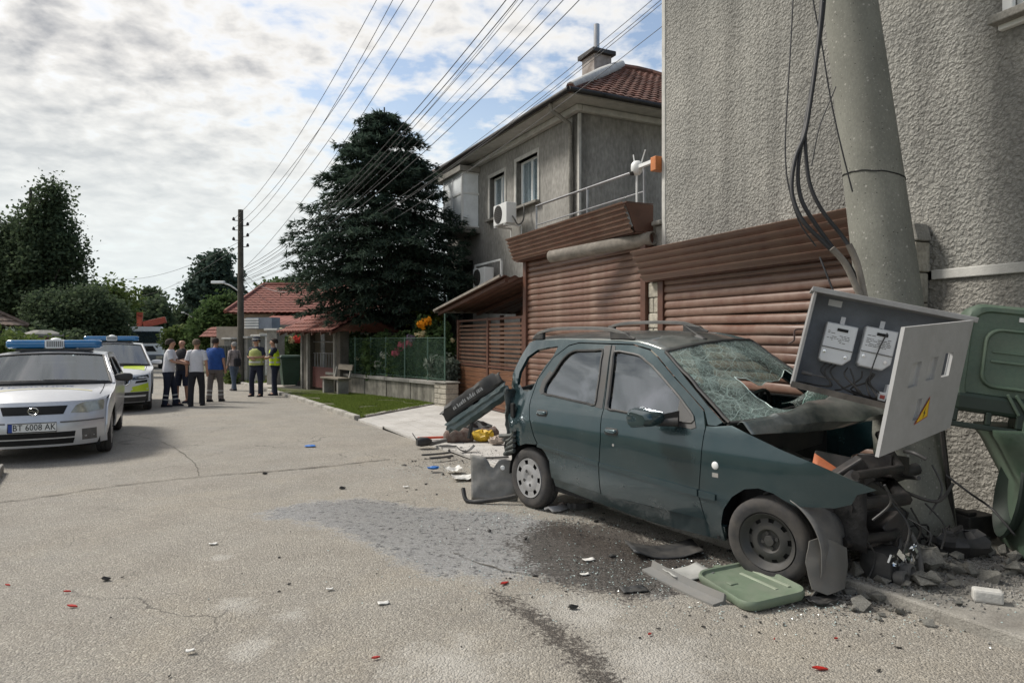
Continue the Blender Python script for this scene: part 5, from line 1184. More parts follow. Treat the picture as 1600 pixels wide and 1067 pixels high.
    tr = N('ShaderNodeBsdfTransparent'); tr.inputs[0].default_value = (.66, .78, .75, 1); gl = N('ShaderNodeBsdfGlossy'); gl.inputs['Roughness'].default_value = .2; mg = N('ShaderNodeMixShader'); mg.inputs[0].default_value = .10; L(tr.outputs[0], mg.inputs[1]); L(gl.outputs[0], mg.inputs[2])
    ms = N('ShaderNodeMixShader'); L(alpha, ms.inputs[0]); L(mg.outputs[0], ms.inputs[1]); L(m0.outputs[0], ms.inputs[2]); L(ms.outputs[0], out.inputs[0])
    hole_j = [(a + .012 * mnoise.noise(Vector((a * 60, b * 60, 0))), b + .016 * mnoise.noise(Vector((a * 60, b * 60, 5)))) for a, b in dens(hole, .03)]
    wo = panel('windscreen', [(.01, .01), (.99, .01), (.995, .99), (.005, .99)], ws, gm, r, [hole_j], .035, solid=0.005, smooth=180)
    # curled torn strip of glass along the lower edge of the hole and white crumbs
    q = MB(); rows = [[ws(a, lerp(.80, .95, k), .012 + .05 * math.sin(PI * k) + .01 * mnoise.noise(Vector((a * 20, k * 5, 0)))) for k in (0, .33, .66, 1)] for a in np.linspace(.50, .97, 18)]
    q.grid(rows); q.build('torn_glass', gm, wo, smooth=60)
    q = MB(); q.tube([ws(a, b, .006) for a, b in hole_j + hole_j[:1]], .0035, 4); q.build('glass_edge', mat_once('glass_crumbs', (.62, .74, .71), .4), wo)
    sl = MB()
    for pts in ([(0, 0), (1, 0)], [(0, 0), (0, 1)], [(1, 0), (1, 1)], [(0, 1), (1, 1)]):
        (a0, b0), (a1, b1) = pts; sl.tube([ws(lerp(a0, a1, t), lerp(b0, b1, t), .003) for t in np.linspace(0, 1, 14)], .014, 6)
    sl.build('screen_seal', M['black_plastic'], wo, smooth=60)
    # buckled bonnet
    def bon(s, t):
        y = lerp(-.66, .72, s)
        back = Vector((pl([-.66, -.2, .2, .72], [.90, 1.02, 1.06, 1.0], y), y, pl([-.66, -.4, -.1, .3, .72], [.985, 1.005, 1.045, 1.075, 1.06], y)))
        fold = Vector((pl([-.66, -.2, .3, .72], [.97, 1.16, 1.30, 1.30], y), y, pl([-.66, -.2, .3, .72], [.985, .955, .92, .92], y)))
        low = Vector((pl([-.66, 0, .72], [1.02, 1.18, 1.22], y), y, pl([-.66, 0, .72], [.93, .87, .86], y)))
        if t < .62: k = t / .62; p = back.lerp(fold, k); p.z += .03 * math.sin(PI * k) * (1 + 1.0 * mnoise.noise(Vector((y * 3.5, 0, 2))))
        else: p = fold.lerp(low, (t - .62) / .38)
        n = mnoise.noise(Vector((p.x * 5, p.y * 4, 3))); m_ = abs((s * 3.1) % 1 - .5)
        return T(p.x, p.y, p.z + .008 * n + .05 * (.5 - m_) * (1 if t < .6 else .3) * (s > .2))
    q = MB(); q.grid([[bon(s, t) for s in np.linspace(0, 1, 40)] for t in np.linspace(0, 1, 22)]); q.build('bonnet', carpaint('bonnet_paint', (.05, .075, .078), .6, .30, dust=((.42, .41, .38), .6, 3)), r, smooth=24, solid=.004)
    # engine bay, bulkhead, floor, broken front
    q = MB(); q.grid([[T(.80, y, z) for y in np.linspace(-.72, .72, 5)] for z in (.18, .6, .99)]); q.build('bulkhead', inner, r, solid=.02)
    q = MB(); q.b2((-1.55, -.70, .2), (.85, .70, .27)); q.b2((-1.78, -.62, .3), (-1.5, .62, .62)); q.build('floor_pan', inner, r)
    rnd = random.Random(8); q = MB()
    for k in range(26):
        x, y, z = rnd.uniform(.9, 1.62), rnd.uniform(-.52, .5), rnd.uniform(.2, .74); q.box((x, y, z), (rnd.uniform(.08, .3), rnd.uniform(.08, .3), rnd.uniform(.06, .22)), rot=(rnd.uniform(-.6, .6), rnd.uniform(-.6, .6), rnd.uniform(-1, 1)))
    for k in range(5):
        q.lathe([(0, -.06), (.07, -.06), (.09, -.02), (.09, .04), (.05, .06), (0, .06)], 14, Matrix.Translation((rnd.uniform(1.0, 1.5), rnd.uniform(-.45, .4), rnd.uniform(.3, .7))) @ Euler((rnd.uniform(0, 3), rnd.uniform(0, 3), 0)).to_matrix().to_4x4())
    q.build('engine', M['dark_metal'], r, bevel=.012)
    q = MB()
    for k in range(12):
        a = Vector((rnd.uniform(.95, 1.75), rnd.uniform(-.62, .4), rnd.uniform(.3, .85))); b = a + Vector((rnd.uniform(-.1, .45), rnd.uniform(-.3, .3), rnd.uniform(-.4, .05)))
        q.tube(spline([a, (a + b) / 2 + Vector((rnd.uniform(-.1, .1), rnd.uniform(-.1, .1), rnd.uniform(-.15, .1))), b], 6), rnd.uniform(.006, .02), 6)
    q.build('engine_hose', M['black_plastic'], r, smooth=60)['kind'] = 'stuff'
    fl = MB(); fl.grid([[T(1.28 + .2 * a + .02 * mnoise.noise(Vector((a * 5, b * 5, 3))), -.48 + .16 * b, .70 - .10 * a + .05 * b + .05 * math.sin(b * 7)) for a in np.linspace(0, 1, 6)] for b in np.linspace(0, 1, 6)]); fl.build('copper_panel', mat('rust_orange', (.33, .10, .04), .6, .2, var=.3), r, smooth=40, solid=.008)
    q = MB(); q.grid([[T(lerp(.86, 1.72, a) , -.60 + .1 * a + .05 * mnoise.noise(Vector((a * 6, b * 6, 8))), lerp(.25, pl([0, 1], [.93, .66], a), b)) for a in np.linspace(0, 1, 18)] for b in np.linspace(0, 1, 8)]); q.build('inner_wing', inner, r, smooth=60, solid=.01)
    q = MB()
    q.tube([T(1.60, -.5, .52), T(1.75, -.05, .50), T(1.45, .35, .5), T(1.55, .6, .55)], .045, 8); q.tube([T(1.6, -.55, .3), T(1.72, -.1, .27), T(1.5, .3, .3)], .035, 8); q.tube([T(1.65, -.5, .72), T(1.7, .0, .68), T(1.35, .45, .8)], .03, 8)
    q.build('crossmember', M['dark_metal'], r, smooth=50)
    q = MB()
    for k in range(9):
        a = T(rnd.uniform(1.6, 1.85), rnd.uniform(-.5, .3), rnd.uniform(.35, .7)); b = a + Vector((rnd.uniform(-.1, .2), rnd.uniform(-.15, .15), rnd.uniform(-.35, -.1))); q.tube(spline([a, (a + b) / 2 + Vector((.05, .05, 0)), b], 5), rnd.uniform(.003, .008), 5)
    q.build('loose_wire', M['black_plastic'], r, smooth=60)['kind'] = 'stuff'
    q = MB(); q.grid([[T(1.2 + .40 * math.cos(an), -.80 + w, .27 + .355 * math.sin(an) - (.06 if an < 0 else 0)) for w in (0, .05, .22, .30)] for an in np.linspace(R(62), R(-42), 18)]); q.build('arch_liner', M['grey_plastic'], r, smooth=60, solid=.006)
    q = MB(); q.grid([[T(-1.3 + .335 * math.cos(an), -.76 + w, .27 + .335 * math.sin(an)) for w in (0, .3)] for an in np.linspace(0, PI, 18)]); q.build('rear_arch_liner', M['dark_void'], r, smooth=60)
    # crushed tail
    q = MB(); q.grid([[T(-1.70 - .06 * a + .06 * mnoise.noise(Vector((a * 4, b * 5, 2))), lerp(-.76, .7, a) + .03 * mnoise.noise(Vector((a * 9, b * 9, 4))), lerp(.45, 1.10, b) + .05 * mnoise.noise(Vector((a * 5, b * 5, 9)))) for a in np.linspace(0, 1, 26)] for b in np.linspace(0, 1, 16)]); q.build('rear_panel', torn, r, smooth=30, solid=.006)
    q = MB(); q.grid([[Vector(side(-1, -.02, lambda x, z: 1.2)(lerp(-1.80, -1.42, a), lerp(.62, 1.10, b))) for a in np.linspace(0, 1, 14)] for b in np.linspace(0, 1, 16)]); q.build('torn_quarter', torn, r, smooth=30, solid=.006)
    q = MB(); q.box(T(-1.56, -.77, .90), (.055, .03, .14)); q.build('lamp_recess', M['dark_void'], r, bevel=.01)
    q = MB()
    for k in range(5):
        z = .42 + .05 * k; q.tube(spline([T(-1.80, -.55 - .05 * k, z), T(-1.68 + .03 * k, -.78, z + .04), T(-1.50, -.80, z + .10)], 5), .022, 6)
    q.build('crushed_rail', torn, r, smooth=60)
    # hanging tail panel
    a, b = T(-1.72, -.50, .93), Vector((-2.02, -1.0, .24)); ax = (b - a)
    Mi = r.matrix_basis.inverted(); A3, B3 = P(787, 592, 7.05), P(697, 655, 7.2); A3, B3 = Mi @ A3, Mi @ B3
    d = (B3 - A3).normalized(); up = Vector((0, 0, 1)) - d * d.z; up.normalize(); sd = d.cross(up)
    tp = carpaint('tail_paint', (.035, .07, .075), .4, .33, dust=((.3, .3, .28), .4, 4))
    def torn_strip(nm, prof, m_, l0, l1, seed, th):
        rows = []
        for i_ in range(31):
            t = lerp(l0, l1, i_ / 30); c = A3.lerp(B3, t) - up * .03; rag = 1 if 2 < i_ < 28 else .75
            rows.append([c + up * (v * rag + .012 * mnoise.noise(Vector((t * 11, v * 20, seed)))) - sd * (u + .018 * mnoise.noise(Vector((t * 6, v * 14, seed + 3)))) + d * (.035 * mnoise.noise(Vector((v * 30, seed, i_ // 15)))) for u, v in prof])
        q = MB(); q.grid(rows); return q.build(nm, m_, r, smooth=28, solid=th)
    lip = torn_strip('tailgate_lip', [(-.02, .15), (.035, .15), (.05, .12), (.05, .03), (.03, .0), (-.01, -.005)], M['black_plastic'], .0, 1.0, 1, .008)
    torn_strip('tailgate_skin', [(.0, .0), (.05, -.01), (.065, -.05), (.05, -.075), (.06, -.11), (.03, -.15), (-.01, -.15)], tp, .0, 1.04, 5, .006)
    torn_strip('tailgate_frame', [(-.02, .10), (-.06, .02), (-.05, -.12), (-.02, -.16)], torn, .05, .85, 9, .006)
    q = MB(); rnd = random.Random(12); t = .30
    while t < .80:
        l = rnd.uniform(.012, .03)
        if rnd.random() < .8:
            a_ = [A3.lerp(B3, x) - up * .03 - sd * .062 for x in (t, t + l)]; q.add([a_[0] + up * .055, a_[1] + up * .055, a_[1] + up * rnd.uniform(.07, .10), a_[0] + up * rnd.uniform(.08, .10)], [(0, 1, 2, 3)])
        t += l + .008
    q.build('worn_print', mat('worn_print_grey', (.42, .42, .41), .6), lip, fix=False)['kind'] = 'stuff'
    mx = Matrix((d * -1, up, -sd * 1)).transposed().to_4x4(); mx.translation = A3.lerp(B3, .52) + up * .10 - sd * .072
    q = MB(); q.tube([A3.lerp(B3, .6) - up * .1, A3.lerp(B3, .6) - Vector((0, 0, .36))], .02, 6); q.build('stay', M['black_plastic'], r)
    # cabin
    ts = mat('seat_cloth', (.045, .05, .055), .9, var=.3, vscale=20)
    for y in (-.36, .36):
        q = MB(); q.loft([[Vector((x + a, y + b, z)) for a, b in rrect(w, .48, .08, 3)] for x, z, w in ((.05, .38, .5), (.05, .52, .52), (.05, .56, .44))]); q.loft([[Vector((x + a, y + b, z)) for a, b in rrect(.13, w, .05, 3)] for x, z, w in ((-.20, .5, .46), (-.30, .85, .48), (-.36, 1.06, .42), (-.37, 1.09, .3))]); q.loft([[Vector((-.39 + a, y + b, z)) for a, b in rrect(.09, w, .04, 3)] for z, w in ((1.12, .22), (1.16, .26), (1.24, .25), (1.27, .18))]); q.build('front_seat', ts, r, smooth=50)
    q = MB(); q.loft([[Vector((x + a, b, z)) for a, b in rrect(.14, 1.2, .05, 3)] for x, z in ((-.95, .5), (-1.05, .8), (-1.1, 1.0))]); q.b2((-1.0, -.6, .4), (-.5, .6, .54)); q.build('rear_seat', ts, r, smooth=50)
    q = MB(); q.loft([[T(x, y, z) for x, z in ((.80, .62), (.52, .66), (.48, .82), (.55, .93), (.84, .985))] for y in (-.66, 0, .66)]); q.build('dashboard', M['black_plastic'], r, bevel=.02, smooth=50)
    q = MB(); Mx = Matrix.Translation(T(.36, .34, .92)) @ Matrix.Rotation(R(-62), 4, 'Y'); q.tube([Mx @ Vector((.19 * math.cos(a), .19 * math.sin(a), 0)) for a in np.linspace(0, 2 * PI, 29)], .016, 8); q.tube([Mx @ Vector((-.19, 0, 0)), Mx @ Vector((.19, 0, 0))], .018, 6); q.build('steering_wheel', M['black_plastic'], r, smooth=60)
    wheel(r, Vector((-1.30, -.70, .285)), out=-1); wheel(r, Vector((-1.30, .70, .33)), out=1)
    wheel(r, Vector((1.20, -.70, .275)), out=-1, kind='steel', steer=R(8), camber=R(3)); wheel(r, Vector((1.0, .66, .32)), out=1, kind='steel')
build_wreck()
# ---------------------------------------------------------------- leaning pole, meter box, cables
def frame_from(o, ex, ez):
    ex = ex.normalized(); ez = (ez - ex * ez.dot(ex)).normalized(); ey = ez.cross(ex)
    m = Matrix((ex, ey, ez)).transposed().to_4x4(); m.translation = o; return m
def build_pole():
    t = thing('leaning_pole', 'thick grey concrete utility pole broken at the foot and leaning over the wreck', 'pole', G(1440, 850))
    b = Vector((0, 0, -.02)); top = P(1328, 0, 5.85) - t.location; ax = (top - b); n = 28; ringsN = 46; L_ = 1.75; mb = MB(); rings = []
    a = ax.normalized(); s = a.cross(Vector((0, 1, 0))).normalized(); u = s.cross(a)
    for i in range(ringsN):
        k = L_ * i / (ringsN - 1); rr = lerp(.262, .205, k) if k < 1 else lerp(.205, .165, (k - 1) / .75); row = []
        for j in range(n):
            q = 2 * PI * j / n; d = s * math.cos(q) + u * math.sin(q); p = b + ax * k + d * rr * (1 + .008 * mnoise.noise(d * 3 + Vector((0, 0, k * 9))))
            if i < 2: p += a * (.10 * mnoise.noise(d * 2.5) * (2 - i)) - d * .02 * abs(mnoise.noise(d * 5))
            if 1 <= i < 7 and mnoise.noise(d * 3 + Vector((k * 12, 0, 4))) > .25: p -= d * .012
            row.append(p)
        rings.append(row)
    mb.loft(rings)
    pm = mat('pole_concrete', (.185, .185, .16), .9, var=.14, vscale=2.5, bump=.25, bscale=90, v2=.10, v2s=60, stretch=(1, 1, .6))
    nt = pm.node_tree; N = nt.nodes.new; L = nt.links.new; bs = nt.nodes['Principled BSDF']; src = bs.inputs['Base Color'].links[0].from_socket
    tc = N('ShaderNodeTexCoord')
    for sc, th, col in ((22, .16, (.34, .33, .30)), (55, .2, (.28, .275, .25)), (30, .12, (.06, .058, .05))):
        v = N('ShaderNodeTexVoronoi'); v.inputs['Scale'].default_value = sc; L(tc.outputs['Object'], v.inputs['Vector']); sp = N('ShaderNodeSeparateXYZ'); L(v.outputs['Color'], sp.inputs[0])
        r1 = N('ShaderNodeMapRange'); L(v.outputs['Distance'], r1.inputs[0]); r1.inputs[1].default_value = th; r1.inputs[2].default_value = th * 1.4; r1.inputs[3].default_value = 1; r1.inputs[4].default_value = 0
        g1 = N('ShaderNodeMath'); g1.operation = 'GREATER_THAN'; L(sp.outputs[0], g1.inputs[0]); g1.inputs[1].default_value = .74; mu = N('ShaderNodeMath'); mu.operation = 'MULTIPLY'; L(r1.outputs[0], mu.inputs[0]); L(g1.outputs[0], mu.inputs[1])
        mx = N('ShaderNodeMixRGB'); L(mu.outputs[0], mx.inputs[0]); L(src, mx.inputs[1]); mx.inputs[2].default_value = (*col, 1); src = mx.outputs[0]
    L(src, bs.inputs['Base Color'])
    mb.build('shaft', pm, t, smooth=50)
    q = MB(); rings = [[b + ax * .655 + (s * math.cos(x) + u * math.sin(x)) * (.2255) + a * (.06 * math.cos(x - .4) + .01 * mnoise.noise(Vector((x * 3, 0, 0)))) for x in np.linspace(PI * .9, PI * 2.1, 30)]]
    q.tube(rings[0], .006, 5); q.build('ring_crack', M['dark_void'], t)
    dn = [P(1472, 672, 5.15), P(1480, 740, 5.17), P(1487, 800, 5.22), P(1492, 850, 5.25)]
    q = MB(); q.tube([p - t.location for p in dn], .018, 6); q.build('earth_strip', M['dark_metal'], t)
    rb = MB(); rnd = random.Random(4)
    for k in range(7):
        p0 = b + s * rnd.uniform(-.22, .1) - u * .18 * 0 + Vector((-.1, -.2, .12)); rb.tube(spline([p0, p0 + Vector((rnd.uniform(-.2, 0), rnd.uniform(-.25, -.05), rnd.uniform(-.05, .15))), p0 + Vector((rnd.uniform(-.35, -.1), rnd.uniform(-.3, 0), rnd.uniform(-.12, .2)))], 5), .007, 5)
    rb.build('rebar', M['dark_metal'], t)
    bpy.data.objects['rebar']['kind'] = 'stuff'
build_pole()
def build_meter_box():
    TL, TR, BL = P(1262, 448, 4.85), P(1508, 495, 4.53), P(1237, 600, 4.85)
    Mx = frame_from(BL, TR - TL, TL - BL); w = (TR - TL).length; h = (TL - BL).length; d = .24
    t = thing('meter_box', 'open grey electricity meter cabinet hanging crooked on the leaning pole', 'cabinet', (0, 0, 0)); t.matrix_world = Mx; bpy.context.view_layer.update()
    gm = mat('cabinet_grey', (.30, .30, .30), .5, .1, var=.12, vscale=3, dust=((.2, .18, .16), .5, 6)); im = mat('cabinet_inner', (.15, .17, .20), .6, var=.15, vscale=4, dust=((.1, .09, .08), .35, 5))
    mb = MB(); mb.b2((0, d - .015, 0), (w, d, h)); mb.build('back_panel', im, t)
    for xa in (0, w - .018):
        mb = MB(); mb.b2((xa, 0, 0), (xa + .018, d - .016, h - .016)); mb.build('side_panel', gm, t)
    mb = MB(); mb.b2((-.02, -.02, h - .014), (w + .02, d, h + .006)); mb.b2((-.02, -.03, h - .03), (w + .02, -.021, h + .006)); mb.build('top_panel', gm, t, bevel=.004)
    mb = MB(); mb.b2((.019, 0, 0), (w - .019, d - .016, .015)); mb.b2((-.005, -.012, -.02), (w, -.001, .022)); mb.build('bottom_panel', mat('cabinet_bottom', (.10, .09, .08), .7, var=.4, vscale=8), t)
    wm = mat('meter_white', (.62, .64, .66), .4, var=.04)
    for x0, z0 in ((.135, h - .485), (.385, h - .46)):
        mw, mh = .205, .285
        q = MB(); q.loft([[Vector((x0 + mw / 2 + a * k, y, z0 + mh / 2 + c * k)) for a, c in [(-mw / 2, mh * .5), (mw / 2, mh * .5), (mw / 2, -mh * .32), (mw * .28, -mh * .5), (-mw / 2 + .015, -mh * .5), (-mw / 2, -mh * .44)]] for y, k in ((d - .016, 1), (.12, 1), (.105, .96))])
        o = q.build('meter', wm, t, bevel=.006)
        q = MB(); q.b2((x0 + .002, .0985, z0 + .105), (x0 + mw - .004, .1035, z0 + .111)); q.build('meter_joint', M['grey_plastic'], o)
        q = MB(); q.b2((x0 + .075, .099, z0 + .232), (x0 + .145, .104, z0 + .252)); q.build('display', M['dark_void'], o)
        q = MB(); rnd = random.Random(int(x0 * 100))
        for k in range(7):
            zz = z0 + .222 - k * .012; xx = x0 + .02
            while xx < x0 + mw - .05:
                l = rnd.uniform(.008, .03)
                if rnd.random() < .7 and not (k < 2 and x0 + .05 < xx < x0 + .15): q.b2((xx, .1025, zz), (xx + l, .1045, zz + .004))
                xx += l + .006
        q.build('fine_print', M['grey_plastic'], o)
        q = MB()
        for sx, sz in ((.025, .075), (.165, .06)): q.lathe([(0, .004), (.011, .003), (.012, -.006)], 10, Matrix.Translation((x0 + sx, .1, z0 + sz)) @ Matrix.Rotation(R(90), 4, 'X'))
        q.build('seal_screw', M['chrome'], o)
        q = MB(); q.b2((x0 + .085, .15, z0 + mh), (x0 + .115, .155, z0 + mh + .055)); q.build('hanger', M['steel'], o)
    rnd = random.Random(9)
    for k in range(9):
        x = rnd.uniform(.15, .55); q = MB(); q.tube(spline([(x, .14, h - .49), (x + rnd.uniform(-.04, .04), rnd.uniform(.06, .16), .14), (x + rnd.uniform(-.15, .15), rnd.uniform(.05, .15), .05), (x + rnd.uniform(-.2, .35), .12, .03)], 6), .006, 6); q.build('cable', M['black_plastic'], t, smooth=60)
    q = MB(); q.tube(spline([(.52, .098, h - .20), (.49, .07, h - .32), (.48, .07, .15), (.56, .09, .08)], 8), .005, 6); q.build('cable', M['black_plastic'], t, smooth=60)
    q = MB(); q.tube([(.05, .1, .10), (.12, .1, .1)], .014, 8); q.tube([(.12, .1, .1), (.3, .12, .1)], .006, 6); q.build('spare_fitting', M['grey_plastic'], t)
    q = MB(); q.b2((.60, .1, .05), (.72, .2, .15)); q.b2((.56, .1, .03), (.61, .19, .09)); o = q.build('breaker', wm, t, bevel=.005)
    q = MB(); q.b2((.57, .096, .045), (.6, .099, .07)); q.build('switch', mat('breaker_red', (.35, .05, .04), .4), o)
    q = MB(); q.b2((.12, d - .02, h - .075), (.21, d - .016, h - .03)); q.build('rating_plate', wm, t)
    hd = MB(); hd.tube(spline([(-.01, .1, h * .58), (-.06, .1, h * .55), (-.05, .09, h * .45), (-.08, .1, h * .40)], 5), .007, 5); hd.build('latch_wire', mat('latch_brown', (.06, .035, .03), .7), t)
    # door, swung open towards the street
    F0, F1, H0, H1 = [Mx.inverted() @ p for p in (P(1408, 511, 3.98), P(1367, 713, 3.98), P(1516, 500, 4.50), P(1479, 667, 4.50))]
    D = lambda a, b: F0.lerp(F1, b).lerp(H0.lerp(H1, b), a)
    def qd(a0, b0, a1, b1, sk=0.06): return [(a0, b0), (a1, b0), (a1, b1), (a0, b1)]
    holes = [qd(.20, .30, .33, .50), qd(.44, .285, .56, .48), qd(.66, .27, .78, .48), qd(.37, .62, .45, .80)]
    dm = mat('door_grey', (.40, .40, .40), .45, .1, var=.05, vscale=3, dust=((.25, .24, .22), .35, 5))
    fl = lambda a, b: D(a, b)
    do = panel('door', [(0, 0), (1, 0), (1, 1), (0, 1)], lambda a, b: fl(a, b), dm, t, holes, .12, solid=.022)
    nn = (D(1, 0) - D(0, 0)).cross(D(0, 1) - D(0, 0)).normalized()
    fk = MB()
    for (a0, b0), _, (a1, b1), _ in holes:
        p = [D(a0, b0), D(a1, b0), D(a1, b1), D(a0, b1)]; fk.tube(p + p[:1], .005, 4)
    fk.build('window_frame', dm, do)
    for i, ((a0, b0), _, (a1, b1), _) in enumerate(holes):
        if i == 2: continue
        q = MB(); q.add([D(a0, b0) + nn * .0, D(a1, b0), D(a1, b1), D(a0, b1)], [(0, 1, 2, 3)]); q.build('pane', mat_once('cloudy_pane', (.42, .42, .41), .35), do)
    sg = nn if (Mx.to_3x3() @ nn).y < 0 else -nn
    so = 0.0 if sg == nn else .0225
    TA, TB, TC = D(.50, .65), D(.40, .84), D(.55, .83)
    TA, TB, TC = D(.55, .62), D(.39, .835), D(.57, .80)
    q = MB(); q.add([p + sg * (.004 + so) for p in (TA, TB, TC)], [(0, 1, 2)]); wt = q.build('warning_sign', mat('sign_red', (.35, .05, .03), .5), do)
    c = (TA + TB + TC) / 3; q = MB(); q.add([c + (p - c) * .82 + sg * (.006 + so) for p in (TA, TB, TC)], [(0, 1, 2)]); q.build('sign_field', mat('sign_yellow', (.72, .47, .02), .5), wt)
    q = MB(); dx, dy = (D(1, .75) - D(0, .75)).normalized(), (D(.5, 1) - D(.5, 0)).normalized()
    z = [(.006, -.04), (-.012, .002), (.0, .0), (-.010, .036), (.013, -.006), (.001, -.004)]; q.add([c + dx * x + dy * (y + .005) + sg * (.0075 + so) for x, y in z], [(0, 1, 2, 3, 4, 5)]); q.build('sign_bolt', mat('sign_black', (.03, .02, .015), .5), wt)
build_meter_box()
CABLE = mat('black_cable', (.02, .02, .022), .55, var=.2)
def cable(name, label, pts, r, m=CABLE, group=None, cat='cable', n=7, k=6):
    t = MB(); pts = spline(pts, k); o = t.tube([p - pts[0] for p in pts], r, n).build(name, m, None, smooth=60); o.location = pts[0]; return tag(o, label, cat, group)
def hang(px, Y0, Y1): return [P(x, y, lerp(Y0, Y1, i / (len(px) - 1))) for i, (x, y) in enumerate(px)]
cable('service_cable', 'thick black cable bowing widest left of the pole', hang([(1290, -60), (1284, 20), (1275, 100), (1265, 170), (1257, 212), (1243, 247), (1237, 290), (1242, 320), (1258, 350), (1290, 382), (1318, 412), (1345, 470)], 5.5, 5.05), .016)
cable('service_cable', 'thick black cable in the middle of the bundle beside the pole', hang([(1292, -60), (1285, 30), (1273, 110), (1262, 180), (1254, 217), (1247, 262), (1249, 300), (1262, 332), (1300, 386), (1330, 420), (1350, 470)], 5.52, 5.08), .016)
cable('service_cable', 'thick black cable nearest the pole, straightening below the bundle', hang([(1288, -60), (1281, 40), (1271, 130), (1259, 190), (1259, 240), (1266, 290), (1285, 330), (1315, 368), (1331, 394), (1342, 430), (1352, 470)], 5.5, 5.1), .015)
cable('thin_cable', 'thin cable looping far left of the thick bundle', hang([(1242, -60), (1236, 60), (1230, 160), (1227, 230), (1231, 285), (1248, 345), (1275, 385)], 5.6, 5.3), .006)
cable('thin_cable', 'thin cable running from the bundle straight down onto the shaft of the pole', hang([(1262, -60), (1272, 10), (1284, 70), (1297, 150), (1312, 220), (1332, 300)], 5.6, 5.4), .006)
cable('thin_cable', 'short thin cable crossing up to the pole behind the bundle', hang([(1268, 260), (1280, 200), (1296, 160), (1306, 136)], 5.5, 5.55), .005)
cable('thin_cable', 'thin pair of leads dropping to the roof of the meter cabinet', hang([(1281, 402), (1290, 425), (1302, 455)], 5.1, 5.0), .007)
cable('grey_conduit', 'grey sleeve on the lower end of the left thick cable', hang([(1300, 388), (1322, 414), (1344, 462)], 5.06, 5.03), .024, M['pipe'])
cable('grey_conduit', 'grey sleeve hugging the left flank of the pole above the cabinet', hang([(1326, 382), (1340, 415), (1352, 470)], 5.1, 5.07), .024, M['pipe'])
wall_at = lambda px, py: (lambda u: S(u, -.36, 0) + Vector((0, 0, P(px, py, S(u, -.36).y).z)))(next(u for u in np.arange(7, 20, .01) if 800 + F * S(u, -.36).x / S(u, -.36).y > px))
cable('wall_cable', 'straight thin cable hanging down the stucco wall near its corner', [wall_at(1092, -10), wall_at(1089, 90), wall_at(1086, 170)], .006)
cable('wall_cable', 'thin cable slanting across the stucco wall near its corner', [wall_at(1128, -10), wall_at(1110, 60), wall_at(1095, 110), wall_at(1068, 165)], .004)

# ---------------------------------------------------------------- overhead lines and far poles
def far_pole(name, label, px, Y, topy, lamps=(), r=.13, group=None):
    base = Vector(((px - 800) / F * Y, Y, gz(Y))); h = P(px, topy, Y).z - base.z; t = thing(name, label, 'pole', base, 0, group)
    mb = MB(); mb.tube([(0, 0, -.2), (0, 0, h)], [r * 1.1, r * .8], 10); mb.build('mast', mat_once('weathered_pole', (.075, .068, .055), .9, var=.3), t, smooth=60)
    for (dx, dz, L_) in lamps:
        q = MB(); q.tube(spline([(0, 0, dz), (dx * .6, -.1, dz + .25), (dx, -.15, dz + .33)], 4), .03, 6); a = q.build('lamp_arm', M['pvc'], t, smooth=60)
        q = MB(); q.loft([[Vector((dx * (1 + k), -.15 + y, dz + .33 + z)) for y, z in ((-.1, 0), (.1, 0), (.07, .1), (-.07, .1))] for k in (0, L_)]); q.build('lamp_head', M['pvc'], a, bevel=.02)
    return t, h
fp, fh = far_pole('utility_pole', 'dark utility pole with insulators behind the policemen', 376, 26.5, 328, [(-.55, 3.5, .9)], .12)
q = MB(); ins = []
for i, (py, sx) in enumerate([(337, -1), (345, 1), (352, -1), (362, 1), (368, -1), (378, 1)]):
    z = P(376, py, 26.5).z; c = Vector((sx * .27, 0, z)); q.tube([(0, 0, z - .06), c + Vector((0, 0, -.05))], .015, 5); q.lathe([(0, -.06), (.05, -.05), (.06, 0), (.03, .07), (0, .08)], 8, Matrix.Translation(c)); ins.append(fp.location + c)
q.build('insulator', M['dark_metal'], fp)['kind'] = 'stuff'
far_pole('street_lamp', 'slim grey street lamp at the bend beside the dark conifer', 302, 46, 428, [(-.75, 4.6, .5), (-.5, 3.4, .4)], .1)
WIRE = mat('line_wire', (.13, .13, .135), .5, .3)
def wire(label, a, b, sag, r=.008, group='overhead lines from the far pole', clip=None):
    pts = [a.lerp(b, t) - Vector((0, 0, sag * 4 * t * (1 - t))) for t in np.linspace(0, 1, 22)]
    o = MB().tube([p - a for p in pts], r * .68, 5).build('overhead_wire', WIRE, None, smooth=60); o.location = a; return tag(o, label, 'wire', group)
def toward(px0, py0, Y0, pxt, pyt, Yt, k):    # point on the line of sight path prolonged beyond the top of the picture
    return P(lerp(px0, pxt, k), lerp(py0, pyt, k), lerp(Y0, Yt, k))
for i, (xt, ya) in enumerate([(583, 337), (604, 345), (625, 362), (646, 378), (669, 420)]):
    a = Vector(ins[i % 6]) if i < 4 else P(380, 420, 26.5); b = toward(383, ya, 26.5, xt, 0, 15, 1.25)
    wire(('first', 'second', 'third', 'fourth', 'last')[i] + ' wire of the fan that crosses open sky, counted from the police car side', a, b, .55, .010, 'left fan of overhead wires')
for i, (xt, ya) in enumerate([(771, 420), (786, 425), (797, 430), (820, 432), (838, 440), (857, 436), (881, 442)]):
    b = toward(378, ya, 26.5, xt, 0, 14, 1.3); wire(('first', 'second', 'third', 'fourth', 'fifth', 'sixth', 'last')[i] + ' wire of the dense fan over the spruce, counted from the open sky side', P(378, ya, 26.5), b, .75, (.013, .013, .010, .007, .008, .011, .012)[i], 'middle fan of overhead wires')
wire('thin wire sagging just beside the thickest one of the middle fan', P(378, 428, 26.5), toward(378, 428, 26.5, 786, 0, 14.2, 1.3), .9, .006)
